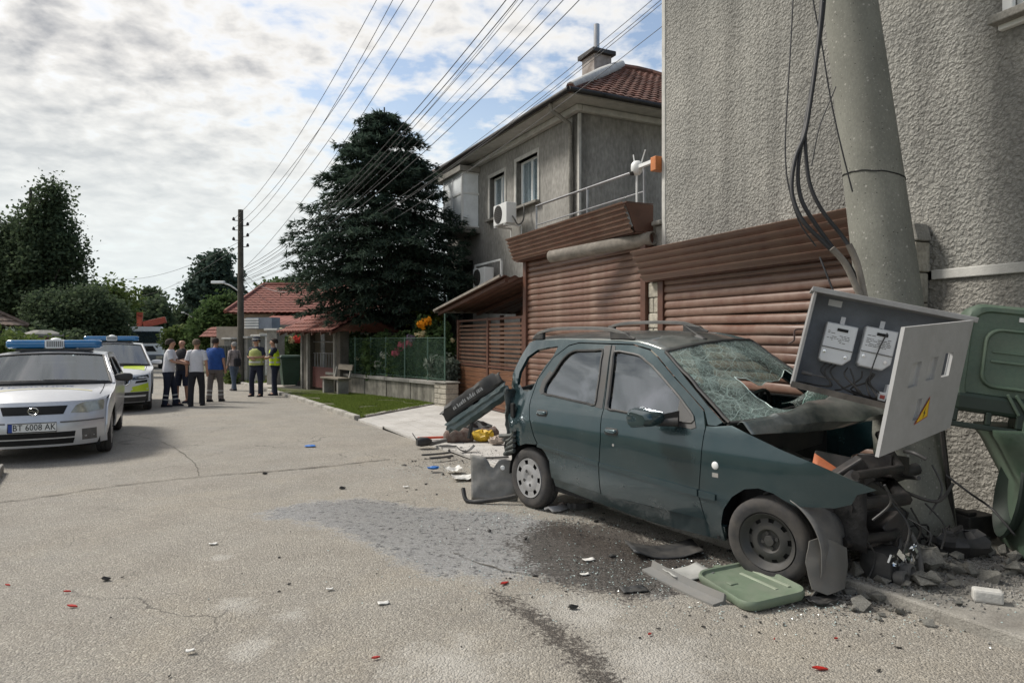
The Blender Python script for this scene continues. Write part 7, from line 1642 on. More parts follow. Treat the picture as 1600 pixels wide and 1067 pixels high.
    mb = MB(); mb.grid([[wsc(sy, t) for sy in np.linspace(-.97, .97, 13)] for t in np.linspace(.02, 1, 8)]); sc_ = mb.build('windscreen', M['car_glass'], r, smooth=180)
    mb = MB()
    for sy in (-1, 1):
        mb = MB(); mb.tube([wsc(sy, t) for t in np.linspace(-.02, 1.02, 8)], .028, 6); mb.build('windscreen_pillar', paint, r, smooth=60)
    mb = MB()
    for sy in (-.96, .96): mb.tube([wsc(sy, t, .004) for t in np.linspace(0, 1, 8)], .016, 5)
    mb.tube([wsc(sy, 1.0, .003) for sy in np.linspace(-.95, .95, 9)], .014, 5); mb.tube([wsc(sy, .02, .006) for sy in np.linspace(-.95, .95, 9)], .024, 5); mb.build('screen_seal', M['black_plastic'], sc_)
    mb = MB()
    for s0, s1 in ((.75, -.02), (-.05, -.80)): mb.tube([wsc(lerp(s0, s1, k), .05 + .02 * k, .012) for k in np.linspace(0, 1, 6)], .012, 5)
    mb.build('wiper', M['black_plastic'], sc_)
    rf = c['roof'][::-1]; mb = MB(); mb.grid([[Vector((x + .1 * (1 - sy * sy) * (.9 if i == 0 else .3), sy * (w(x, z) - .004), z + .035 * (1 - sy * sy))) for sy in np.linspace(-1, 1, 13)] for i, (x, z) in enumerate(rf)]); mb.build('roof', paint, r, smooth=50)
    rr_ = [c['roof'][0]] + c['rear'][::-1] + [(c['tail'], .7), (c['tail'] + .02, c['bot'] + .1)]; mb = MB(); mb.grid([[Vector((x - .08 * (1 - sy * sy), sy * w(x, z), z)) for sy in np.linspace(-1, 1, 9)] for x, z in rr_]); mb.build('tailgate', paint, r, smooth=50)
    # nose
    fr = panel('front_bumper', [(-nw * 1.03, c['bot']), (nw * 1.03, c['bot']), (nw * 1.03, ztop), (-nw * 1.03, ztop)], lambda y, z: Vector((xn(y, z), y, z)), paint, r, [], .08, solid=.01)
    F_ = lambda o: (lambda y, z: Vector((xn(y, z) + o, y, z)))
    for nm, pts, m_, o, mir in c['front']:
        for s in ((1, -1) if mir else (1,)):
            panel(nm, [(s * y, z) for y, z in pts][::s], F_(o), m_, r, [], .07, solid=.01)
    q = MB(); q.b2((ax[1] - .5, -hw_ + .12, .17), (ax[0] + .55, hw_ - .12, .34)); q.build('underbody', M['dark_void'], r)
    st = MB()
    for y in (-.38, .38): st.box((-.05, y, belt - .05), (.16, .46, .6), rot=(0, R(-12), 0)); st.box((-.13, y, belt + .33), (.09, .25, .18))
    st.b2((c['tail'] + .2, -hw_ + .2, .35), (-.95, hw_ - .2, belt + .22)); st.b2((ax[0] - .55, -hw_ + .15, belt - .25), (ax[0] - .25, hw_ - .15, belt - .02)); st.build('interior', mat_once('car_interior', (.05, .05, .055), .9), r, bevel=.03)
    # light bar
    z0 = max(z for x, z in c['roof']) + .075; bx = c['barx']; q = MB(); q.b2((bx - .16, -.5, z0 - .055), (bx + .16, .5, z0 - .02)); lb = q.build('light_bar', M['black_plastic'], r)
    for s in (-1, 1):
        q = MB(); q.loft([[Vector((bx + a * k, s * y, z0 + .05 + b_ * k)) for a, b_ in rrect(.30, .125, .04, 3)] for y, k in ((.13, 1), (.52, 1), (.60, .94), (.63, .7))]); q.build('blue_lens', BLUE, lb, smooth=50)
        q = MB(); q.b2((bx - .1, s * .42 - .03, z0 - .09), (bx + .1, s * .42 + .03, z0 - .05)); q.build('bar_foot', M['black_plastic'], lb)
    q = MB(); q.loft([[Vector((bx + .165 - .33 * k, a * (1 - .15 * k), z0 + .055 + b_)) for a, b_ in rrect(.25, .13, .03, 3)] for k in (0, .1, .9, 1)]); q.lathe([(.0, .10), (.06, .085), (.085, .06)], 12, Matrix.Translation((bx, 0, z0 + .05))); q.build('siren', M['pvc'], lb, smooth=40)
    q = MB()
    for k in range(9): q.b2((bx + .165, -.10 + k * .0245, z0 + .01), (bx + .172, -.088 + k * .0245, z0 + .095))
    q.build('siren_slot', M['grey_plastic'], lb)
    return r, xn, w, bon
silver = mat('silver_paint', (.60, .61, .63), .30, .3, var=.04, coat=.6, dust=((.4, .38, .35), .25, 2))
white = mat('patrol_white', (.62, .63, .64), .3, .1, var=.03, coat=.7)
lime = mat('patrol_lime', (.50, .62, .03), .4, 0, var=.05, coat=.4)
def zm(z): return pl([.10, .14, .235, .345, .445, .58], [.16, .20, .385, .51, .605, .755], z)
def build_police_cars():
    cz = 4.8
    A = dict(hw=.855, nw=.79, belt=.93, axles=(1.30, -1.31), wr=.31, sill=.19, bot=.20, ztop=.755, nose=[(2.08, .19), (2.13, .3), (2.15, .48), (2.11, .55), (2.06, .64), (1.98, .76)], tail=-1.98, paint=silver, crown=.05,
             hood=[(1.58, .805), (1.4, .85), (1.2, .885), (1.0, .92)], roof=[(-1.55, 1.26), (-1.0, 1.32), (-.4, 1.345), (.1, 1.335), (.36, 1.30)], rear=[(-1.97, .9), (-1.80, 1.1)],
             win=[[(.83, .955), (.31, 1.24), (.02, 1.262), (-.12, 1.262), (-.13, .945)], [(-.21, .945), (-.20, 1.262), (-.85, 1.245), (-1.08, 1.17), (-1.22, .99)]],
             gaps=[[(.88, .94), (.86, .55), (.80, .22)], [(-.17, 1.33), (-.17, .6), (-.18, .22)], [(-1.2, .98), (-1.02, .62), (-.93, .4)]], mz=.52, mould=M['black_plastic'], mir=(.72, .99), mirm=M['black_plastic'], barx=.0,
             front=[('headlamp', [(.41, .455), (.46, .53), (.56, .565), (.765, .57), (.775, .55), (.77, .46), (.6, .445)], LAMP, .006, True), ('grille', [(-.37, .535), (.37, .535), (.33, .445), (-.33, .445)], M['dark_void'], .006, False), ('lower_intake', [(-.47, .235), (.47, .235), (.46, .20), (-.46, .20)], M['dark_void'], .005, False), ('lower_intake', [(-.46, .19), (.46, .19), (.44, .155), (-.44, .155)], M['dark_void'], .005, False), ('bumper_strip', [(.30, .352), (.778, .352), (.778, .338), (.30, .338)], M['grey_plastic'], .006, True), ('fog_panel', [(.54, .25), (.70, .25), (.70, .17), (.54, .17)], M['grey_plastic'], .003, True)])
    A['front'] = [(n_, [(y, zm(z)) for y, z in p], m_, o_, f_) for n_, p, m_, o_, f_ in A['front']]
    r, xn, w, bon = police_car('police_car', 'silver police hatchback with blue light bar parked nearest the camera', (-7.06, 10.7, 0), math.atan2(-.893, .45), 1.0, A)
    r.scale = (1.0, .98, 1.03)
    ey, ez = Vector((0, 1, 0)), Vector((0, 0, 1))
    q = MB(); x0 = xn(0, .455) + .012; q.b2((x0 - .02, -.265, .40), (x0, .265, .51)); pt = q.build('number_plate', M['white_paint'], r, bevel=.004)
    q = MB(); q.tube([Vector((x0 + .001, y, z)) for y, z in ((-.265, .40), (.265, .40), (.265, .51), (-.265, .51), (-.265, .40))], .006, 4); q.build('plate_frame', M['black_plastic'], pt)
    q = MB(); q.b2((x0 - .001, -.26, .405), (x0 + .0015, -.215, .505)); q.build('plate_band', flat('plate_blue', (.02, .06, .3)), pt)
    text_on('plate_text', 'BT 6008 AK', .108, M['dark_void'], pt, Vector((x0 + .002, .022, .455)), ey, ez, .86)
    q = MB(); xg = xn(0, .61) + .02; ce = Vector((xg, 0, .65)); q.tube([ce + Vector((0, .055 * math.cos(a), .042 * math.sin(a))) for a in np.linspace(0, 2 * PI, 25)], .006, 6)
    q.add([ce + Vector((.002, a, b)) for a, b in ((-.075, .006), (.0, .003), (-.005, .012), (.075, -.006), (.0, -.003), (.005, -.012))], [(0, 1, 2), (3, 4, 5), (1, 2, 4, 5)]); q.build('emblem', M['chrome'], r, smooth=40)
    # faint lettering and stripe on the bonnet
    a, b = Vector((1.86, 0, .70)), Vector((1.05, 0, .985))
    hm = mat('faint_blue', (.26, .31, .42), .4, .2); uy = Vector((-.945, 0, .327))
    drape(text_on('bonnet_lettering', 'ПОЛИЦИЯ', .17, hm, r, Vector((1.36, -.05, .9)), ey, Vector((-1, 0, 0)), 1.0), bon, .005)
    st = MB(); st.grid([[Vector((x, y, 1)) for y in np.linspace(-.62, .62, 25)] for x in (1.60, 1.575, 1.55)]); drape(st.build('bonnet_stripe', mat('faint_yellow', (.56, .53, .36), .4, .2), r), bon)
    q = MB(); q.grid([[Vector((1.42 + rr * .10 * math.cos(t), -.60 + rr * .13 * math.sin(t), 1)) for t in np.linspace(0, 2 * PI, 25)] for rr in (.95, 1.0)]); drape(q.build('crest_ring', hm, r), bon)
    B = dict(hw=.93, nw=.86, belt=1.06, axles=(1.39, -1.39), wr=.36, sill=.30, bot=.24, ztop=.90, nose=[(2.16, .2), (2.24, .38), (2.27, .55), (2.25, .7), (2.20, .84), (2.13, .92)], tail=-2.2, paint=white, crown=.05, bonm=white,
             hood=[(1.72, .985), (1.5, 1.03), (1.3, 1.06), (1.08, 1.085)], roof=[(-1.9, 1.55), (-1.2, 1.63), (-.4, 1.655), (.1, 1.64), (.36, 1.60)], rear=[(-2.2, 1.0), (-2.05, 1.3)],
             win=[[(.86, 1.11), (.34, 1.50), (.02, 1.545), (-.12, 1.55), (-.13, 1.08)], [(-.21, 1.08), (-.20, 1.55), (-1.0, 1.545), (-1.15, 1.45), (-1.2, 1.1)]],
             gaps=[[(.9, 1.06), (.9, .6), (.85, .33)], [(-.17, 1.5), (-.17, .6), (-.18, .33)]], mz=.42, mould=M['black_plastic'], mir=(.74, 1.17), mirm=white, barx=.0,
             front=[('headlamp', [(.50, .78), (.52, .85), (.84, .895), (.855, .83), (.75, .79)], mat('led_lamp', (.05, .055, .06), .1, .4, coat=1.0), .006, True), ('fog_lamp', [(.56, .70), (.58, .755), (.82, .775), (.82, .72)], M['dark_void'], .005, True), ('grille', [(-.46, .87), (.46, .87), (.43, .70), (.36, .66), (-.36, .66), (-.43, .70)], M['dark_void'], .008, False), ('lime_panel', [(.46, .50), (.50, .62), (.84, .70), (.855, .50)], lime, .005, True), ('lower_bumper', [(-.85, .49), (.85, .49), (.84, .25), (-.84, .25)], M['black_plastic'], .006, False), ('silver_strip', [(-.80, .415), (.80, .415), (.78, .375), (-.78, .375)], silver, .016, False)])
    r, xn, w, bon = police_car('police_car', 'white and lime police sport utility car parked behind the silver one', (-9.52, 16.45, 0), math.atan2(-.883, .47), .90, B)
    q = MB()
    for k in range(19):
        y = -.40 + k * .80 / 18; q.tube([Vector((xn(y, .71) + .014, y, .70)), Vector((xn(y, .85) + .016, y, .855))], .008, 4)
    q.build('grille_bar', M['chrome'], r)['kind'] = 'stuff'
    q = MB(); q.tube([Vector((xn(y, z) + .013, y, z)) for y, z in dens([(-.46, .87), (.46, .87), (.43, .70), (.36, .66), (-.36, .66), (-.43, .70), (-.46, .87)], .06, False)], .012, 5); q.build('grille_frame', M['chrome'], r, smooth=60)
    hx = lambda s, i, t: None
    for sg in (1, -1):
        mb = MB(); mb.grid([[Vector((x, sg * y, 2)) for y in np.linspace(.30, .76, 9)] for x in np.linspace(1.80, 1.2, 10)]); drape(mb.build('bonnet_lime_block', lime, r, smooth=60), bon, .004)
    for s in (-1, 1): panel('side_lime_block', [(1.0, .5), (.3, .5), (.3, .8), (1.0, .8)], (lambda s_: lambda x, z: Vector((x, s_ * (w(x, z) + .004), z)))(s), lime, r, [], .2)
build_police_cars()
def build_truck():
    base = Vector(((226 - 800) / F * 48, 48, gz(48))); rz = SROT
    t = thing('crane_truck', 'white truck with red crane parts, parked facing the camera down the street', 'truck', base, rz)
    wh = mat('truck_white', (.76, .77, .77), .35, var=.05); hw2 = 1.2
    mb = MB(); mb.loft([[Vector((x, y, z)) for x, y in rrect(1.9, 2 * hw2 * k, .18, 4)] for z, k in ((.75, 1), (1.5, 1.0), (1.9, 1.0), (2.75, .97), (2.9, .90))]); mb.build('cab', wh, t, smooth=40)
    q = MB(); q.b2((.93, -1.0, 1.75), (.985, 1.0, 2.58)); ws_ = q.build('windscreen', mat('truck_glass', (.02, .03, .035), .05, 0, coat=1), t, bevel=.03)
    q = MB(); q.b2((.93, -.85, 1.2), (.99, .85, 1.58)); q.build('grille', M['dark_void'], t, bevel=.05)
    text_on('maker_text', 'MAN', .22, M['chrome'], t, Vector((.995, 0, 1.50)), Vector((0, 1, 0)), Vector((0, 0, 1)))
    q = MB(); q.prism([(.96, -1.0, 1.25), (.96, -.62, 1.62), (.96, -.55, 1.62), (.96, -.8, 1.2)], (.035, 0, 0)); q.prism([(.96, 1.0, 1.25), (.96, .62, 1.62), (.96, .55, 1.62), (.96, .8, 1.2)], (.035, 0, 0)); q.build('grille_blade', wh, t)['kind'] = 'stuff'
    q = MB(); q.b2((.7, -1.22, .45), (1.05, 1.22, .98)); q.build('bumper', mat('truck_bumper', (.10, .11, .12), .5), t, bevel=.05)
    for y in (-.95, .95):
        q = MB(); q.b2((1.04, y - .2, .68), (1.065, y + .2, .9)); q.build('headlamp', LAMP, t, bevel=.02)
        q = MB(); q.tube([(.8, y * 1.2, 2.55), (.95, y * 1.42, 2.5), (.95, y * 1.42, 1.9)], .025, 6); q.b2((.9, y * 1.42 - .12, 1.95), (.98, y * 1.42 + .12, 2.45)); q.build('door_mirror', M['black_plastic'], t)
    for x in (.2, -3.2, -4.3):
        for y in (-1.0, 1.0): wheel(t, Vector((x, y, .5)), .5, .3, out=int(math.copysign(1, y)), kind='steel')
    q = MB(); q.b2((-5.6, -1.2, .95), (-1.05, 1.2, 1.2)); q.b2((-5.6, -.4, .6), (.3, .4, .9)); q.build('platform', M['dark_metal'], t)
    rd = mat('crane_red', (.33, .06, .03), .5, var=.2)
    q = MB(); q.b2((-1.6, -.35, 1.2), (-1.15, .35, 2.9)); q.box((-1.4, .55, 3.25), (.5, 1.5, .45), rot=(.25, 0, 0)); q.box((-1.4, -.4, 3.3), (.4, .35, .7)); q.build('crane', rd, t, bevel=.04)
    q = MB(); q.tube([(-1.5, -.42, 2.9), (-1.5, -.42, 3.9)], .05, 6); q.b2((-1.65, -.6, 3.55), (-1.35, -.2, 3.95)); q.build('crane_head', rd, t)
    q = MB(); q.lathe([(0, 0), (.16, .01), (.2, .12), (.12, .22), (0, .24)], 12, Matrix.Translation((.2, -1.1, 2.95))); q.build('beacon', mat('beacon_clear', (.5, .45, .35), .3), t, smooth=50)
build_truck()
# ---------------------------------------------------------------- people
SKIN = mat('skin', (.42, .23, .155), .6, var=.08, vscale=8)
def cloth(name, c, var=.15): return mat(name, c, .9, var=var, vscale=9, bump=.35, bscale=14, bdist=.02)
CL = {'navy': cloth('navy_cloth', (.016, .020, .038)), 'white': cloth('white_cloth', (.56, .555, .58), .06), 'blue': cloth('blue_cloth', (.018, .065, .24)), 'greybrown': cloth('grey_brown_cloth', (.145, .125, .115)), 'black': cloth('black_cloth', (.018, .018, .022)), 'plaid': cloth('plaid_cloth', (.26, .22, .21), .35), 'jeans': cloth('denim', (.075, .10, .14)), 'lime': mat('hi_vis', (.52, .66, .02), .7, var=.15, vscale=9, bump=.3, bscale=14), 'olive': mat('hi_vis_dull', (.34, .37, .11), .7, var=.25, vscale=9, bump=.3, bscale=14), 'band': mat('reflective_band', (.50, .50, .47), .5, var=.1)}
HAIR = {'dark': cloth('dark_hair', (.03, .022, .017)), 'grey': cloth('grey_hair', (.27, .255, .24)), 'brown': cloth('brown_hair', (.12, .085, .06))}
def person(label, foot, height, face, top, legs, arms, lean=0.0, hair='dark', stance=((.10, .0), (-.10, .0)), sleeve='short', shorts=False, vest=None, bands=False, cap=False, girth=1.0, look=0.0, extra=None, hem=.90, group='people gathered on the road', bald=False):
    """local: x to the person's left... y forward, z up; arms: {side: (elbow, wrist)} in local coordinates at 1.75 m"""
    s = height / 1.75; t = thing('person', label, 'person', foot, face, group); t.scale = (s, s, s)
    up = lambda x, y, z: Vector((x, y + lean * max(0, z - .95), z))
    hd = lambda x, y, z: up(0, 0, 1.55) + Matrix.Rotation(look, 3, 'Z') @ Vector((x, y, z - 1.55))
    V, E, RD = [], [], []
    def v(p, r, par=None):
        V.append(p); RD.append(r); 
        if par is not None: E.append((par, len(V) - 1))
        return len(V) - 1
    pel = v(up(0, 0, .96), .12); sp = v(up(0, 0, 1.15), .115, pel); ch = v(up(0, 0, 1.33), .125, sp); nb = v(up(0, 0, 1.45), .065, ch); nk = v(up(0, .01, 1.51), .055, nb)
    jaw = v(hd(0, .03, 1.575), .062, nk); hc = v(hd(0, .015, 1.645), .088, jaw); v(hd(0, .0, 1.705), .062, hc)
    v(hd(0, .115, 1.625), .014, hc)
    for e in (-1, 1): v(hd(e * .092, .0, 1.63), .016, hc)
    wr = {}
    for sd in (-1, 1):
        el, w_ = arms[sd]; el, w_ = up(*el), up(*w_); sh = v(up(sd * .175, 0, 1.405), .06, ch); a = v(el, .041, sh); b = v(w_, .028, a); d = (w_ - el).normalized(); pm = v(w_ + d * .06, .032, b); wr[sd] = w_
        o = d.orthogonal().normalized(); o2 = d.cross(o)
        for k, (off, ln) in enumerate(((-.030, .065), (-.010, .078), (.010, .075), (.028, .058))):
            f1 = v(w_ + d * (.075 + ln * .5) + o * off, .0095, pm); v(w_ + d * (.07 + ln) + o * off + o2 * .02, .008, f1)
        v(w_ + d * .075 + o * -.05 + o2 * .015, .010, pm)
    for i, sd in enumerate((1, -1)):
        fx, fy = stance[i]; hp = v(up(sd * .085, 0, .90), .088, pel); kn = v(Vector((fx * 1.0, fy * .55 + .025, .50)), .056, hp); an = v(Vector((fx, fy, .085)), .038, kn); v(Vector((fx * 1.1, fy + .13, .035)), .032, an)
    me = bpy.data.meshes.new('body'); me.from_pydata([tuple(p) for p in V], E, []); o = obj('body', me, SKIN, t)
    sk = o.modifiers.new('skin', 'SKIN'); lay = me.skin_vertices[0].data if me.skin_vertices else None
    if lay is None:
        bm = bmesh.new(); bm.from_mesh(me); bm.verts.layers.skin.verify(); bm.to_mesh(me); bm.free(); lay = me.skin_vertices[0].data
    for i, r_ in enumerate(RD): lay[i].radius = (r_, r_)
    lay[0].use_root = True; sk.use_smooth_shade = True; sb = o.modifiers.new('sub', 'SUBSURF'); sb.levels = 1; sb.render_levels = 1
    rnd = random.Random(len(label))
    def torso(name, m, levels, g, sleeves=None, parent=t):
        mb = MB(); mb.loft([[up(rx * g * girth * math.cos(a) * (1 + .075 * mnoise.noise(Vector((a * 1.7, z * 11, len(label))))), ry * g * girth * math.sin(a) * (1.0 if math.sin(a) < 0 else 1.08), z) + Vector((0, 0, .006 * math.sin(a * 3))) for a in np.linspace(0, 2 * PI, 23)[:-1]] for z, rx, ry in levels], True, True)
        if sleeves:
            for sd in (-1, 1):
                el, w_ = up(*arms[sd][0]), up(*arms[sd][1]); sh = up(sd * .165, 0, 1.405)
                if sleeves == 'short': mb.tube([up(sd * .11, 0, 1.41), sh, sh.lerp(el, .45), sh.lerp(el, .80)], [.07, .078, .068, .071], 10)
                else: mb.tube([up(sd * .11, 0, 1.41), sh, sh.lerp(el, .5), el, el.lerp(w_, .5), el.lerp(w_, .95)], [.07, .074, .06, .056, .048, .042], 10)
        return mb.build(name, m, parent, smooth=60)
    TL = [(hem, .185, .135), (.98, .178, .13), (1.10, .17, .122), (1.25, .188, .126), (1.37, .20, .116), (1.43, .155, .092), (1.475, .07, .066)]
    torso('shirt', CL[top], TL, 1.0, sleeve)
    tr = MB(); tr.loft([[up(rx * girth * math.cos(a), ry * girth * math.sin(a), z) for a in np.linspace(0, 2 * PI, 19)[:-1]] for z, rx, ry in ((1.0, .16, .12), (.93, .172, .128), (.85, .178, .13), (.78, .14, .11))], True, True)
    sh_ = MB(); bd = MB()
    for i, sd in enumerate((1, -1)):
        fx, fy = stance[i]; hp = up(sd * .088, 0, .86); kn = Vector((fx, fy * .55 + .02, .5)); an = Vector((fx, fy - .005, .06)); pts = [hp, hp.lerp(kn, .5), kn, kn.lerp(an, .5), an]
        if shorts: tr.tube([hp, hp.lerp(kn, .5), kn.lerp(an, .08)], [.105, .098, .095], 10)
        else: tr.tube(pts, [.105 * girth ** .5, .092, .078, .072, .076], 10)
        sh_.loft([[Vector((fx + x * k, fy + y, z)) for x, z in ((-.045, .004), (.045, .004), (.048, .03), (.03, zt), (-.03, zt), (-.048, .03))] for y, k, zt in ((-.09, .7, .07), (-.06, 1, .10), (.0, 1.05, .10), (.08, 1.05, .065), (.15, .95, .05), (.18, .6, .04))])
        if bands:
            for q_ in (.42, .66): bd.tube([kn.lerp(an, q_), kn.lerp(an, q_ + .07)], [.0775, .0775], 12)
    tr.build('shorts' if shorts else 'trousers', CL[legs], t, smooth=60)
    sh_.build('shoe', CL['black'] if not shorts else CL['navy'], t, smooth=50)['kind'] = 'stuff'
    if bands: bd.build('reflective_tape', CL['band'], t)['kind'] = 'stuff'
    if vest:
        vs = torso('vest', CL[vest], [(.93, .198, .15), (1.0, .194, .147), (1.12, .186, .14), (1.25, .20, .142), (1.36, .175, .128), (1.42, .12, .10)], 1.02)
        for z in (1.0, 1.14):
            mb = MB(); rings = [[up(pl([.93, 1.0, 1.12, 1.25], [.198, .194, .186, .2], zz) * 1.035 * girth * math.cos(a), pl([.93, 1.0, 1.12, 1.25], [.15, .147, .14, .142], zz) * 1.035 * girth * math.sin(a) * (1 if math.sin(a) < 0 else 1.08), zz) for a in np.linspace(0, 2 * PI, 23)[:-1]] for zz in (z, z + .05)]; mb.loft(rings, True, False); mb.build('reflective_band', CL['band'], vs)
    if not bald:
        mb = MB(); mb.loft([[hd(.098 * k * math.cos(a), -.012 + .108 * k * math.sin(a) + dy, z + (.03 if math.sin(a) > .5 and z < 1.68 else 0)) for a in np.linspace(0, 2 * PI, 17)[:-1]] for z, k, dy in ((1.60, .80, -.035), (1.64, .97, -.022), (1.69, .99, -.012), (1.73, .80, -.008), (1.755, .35, -.005))], True, True); mb.build('hair', HAIR[hair], t, smooth=60)
    for e in (-1, 1):
        q = MB(); q.lathe([(0, -.006), (.010, -.004), (.012, .003), (0, .008)], 8, Matrix.Translation(hd(e * .032, .092, 1.645)) @ Matrix.Rotation(R(-90), 4, 'X')); q.build('eye', CL['black'] if not cap else CL['navy'], t)
    q = MB(); q.tube([hd(x, .088 - 2 * x * x, 1.575) for x in (-.025, 0, .025)], .005, 4); q.build('mouth', mat_once('lip', (.26, .10, .08), .6), t)
    if cap:
        mb = MB(); mb.loft([[hd(.108 * k * math.cos(a), .0 + .118 * k * math.sin(a), z) for a in np.linspace(0, 2 * PI, 17)[:-1]] for z, k in ((1.675, 1), (1.72, 1.02), (1.755, .95), (1.775, .5))], True, True); cp = mb.build('cap', CL['navy'], t, smooth=60)
        mb = MB(); mb.loft([[hd(.112 * math.cos(a), .0 + .122 * math.sin(a), z) for a in np.linspace(0, 2 * PI, 17)[:-1]] for z in (1.685, 1.715)], True, False); mb.build('cap_band', CL['band'], cp)
        mb = MB(); mb.grid([[hd(x, .10 + y - x * x * 4, 1.675 - y * .25) for x in np.linspace(-.085, .085, 7)] for y in (0, .09)]); mb.build('peak', CL['navy'], cp, solid=.008)
        mb = MB(); mb.box(hd(-.035, .10, 1.645), (.05, .012, .032)); mb.box(hd(.035, .10, 1.645), (.05, .012, .032)); mb.build('sunglasses', M['dark_void'], t)['kind'] = 'stuff'
    if extra: extra(t, up)
    return t
def ph(fx, fy, ty):
    Y = CAM_H * F / (fy - 529); g = G(fx, fy); g.z = gz(g.y) - .004; return g, (fy - ty) / F * Y
DOWN = {1: ((.24, -.02, 1.14), (.25, .05, .90)), -1: ((-.24, -.02, 1.14), (-.25, .05, .90))}
A_FWD = {1: ((.22, .10, 1.17), (.12, .34, 1.12)), -1: ((-.22, .12, 1.18), (-.05, .40, 1.14))}
CROSS = {1: ((.25, .03, 1.17), (.02, .21, 1.12)), -1: ((-.25, .03, 1.17), (-.03, .23, 1.16))}
f, h = ph(263, 635, 529); person('man in white shirt and dark trousers with pale ankle bands, arm stretched out', f, h, R(-75), 'white', 'navy', A_FWD, .10, 'dark', ((.09, -.06), (-.13, .16)), bands=True, girth=1.08, look=.2)
f, h = ph(285, 629, 529); person('bald man in black sleeveless top and dark shorts', f, h, R(170), 'black', 'navy', A_FWD, .0, bald=True, shorts=True, sleeve=None, stance=((.12, .05), (-.12, -.03)))
f, h = ph(307, 634, 529.5); person('man in white shirt and black trousers seen from behind', f, h, R(12), 'white', 'black', DOWN, .02, 'brown', ((.12, .08), (-.12, -.12)), girth=.97)
f, h = ph(336, 627, 527.5); person('man in bright blue shirt and grey trousers with pale bands, seen from behind', f, h, R(-2), 'blue', 'greybrown', DOWN, .05, 'dark', ((.12, .10), (-.12, -.10)), bands=True, girth=1.22, hem=.88)
def bag(t, up):
    q = MB(); q.loft([[Vector((x * k, -.17 + y * k, 1.0 + z)) for x, y in rrect(.26, .12, .04, 3)] for z, k in ((-.12, .8), (-.06, 1), (.12, 1), (.16, .7))]); q.tube(spline([(.08, -.14, 1.12), (.13, -.02, 1.44), (-.05, .12, 1.3), (-.17, .02, 1.05)], 5), .014, 5); q.build('shoulder_bag', CL['black'], t, smooth=40)
f, h = ph(366, 607, 531); person('grey haired man in checked shirt with dark shoulder bag', f, h, R(60), 'plaid', 'jeans', DOWN, .03, 'grey', ((.09, .16), (-.09, -.14)), sleeve='long', extra=bag)
def legs_pad(t, up): pass
f, h = ph(401, 618, 525.5); person('policeman in peaked cap and dull yellow vest with arms folded', f, h, R(172), 'navy', 'navy', CROSS, .0, 'dark', ((.15, .0), (-.15, .05)), vest='olive', cap=True, girth=1.14, group='policemen')
f, h = ph(430, 616, 527); person('policeman in bright lime vest turned sideways looking down', f, h, R(105), 'navy', 'navy', A_FWD, .08, 'dark', ((.09, .04), (-.1, .0)), vest='lime', girth=1.04, group='policemen')

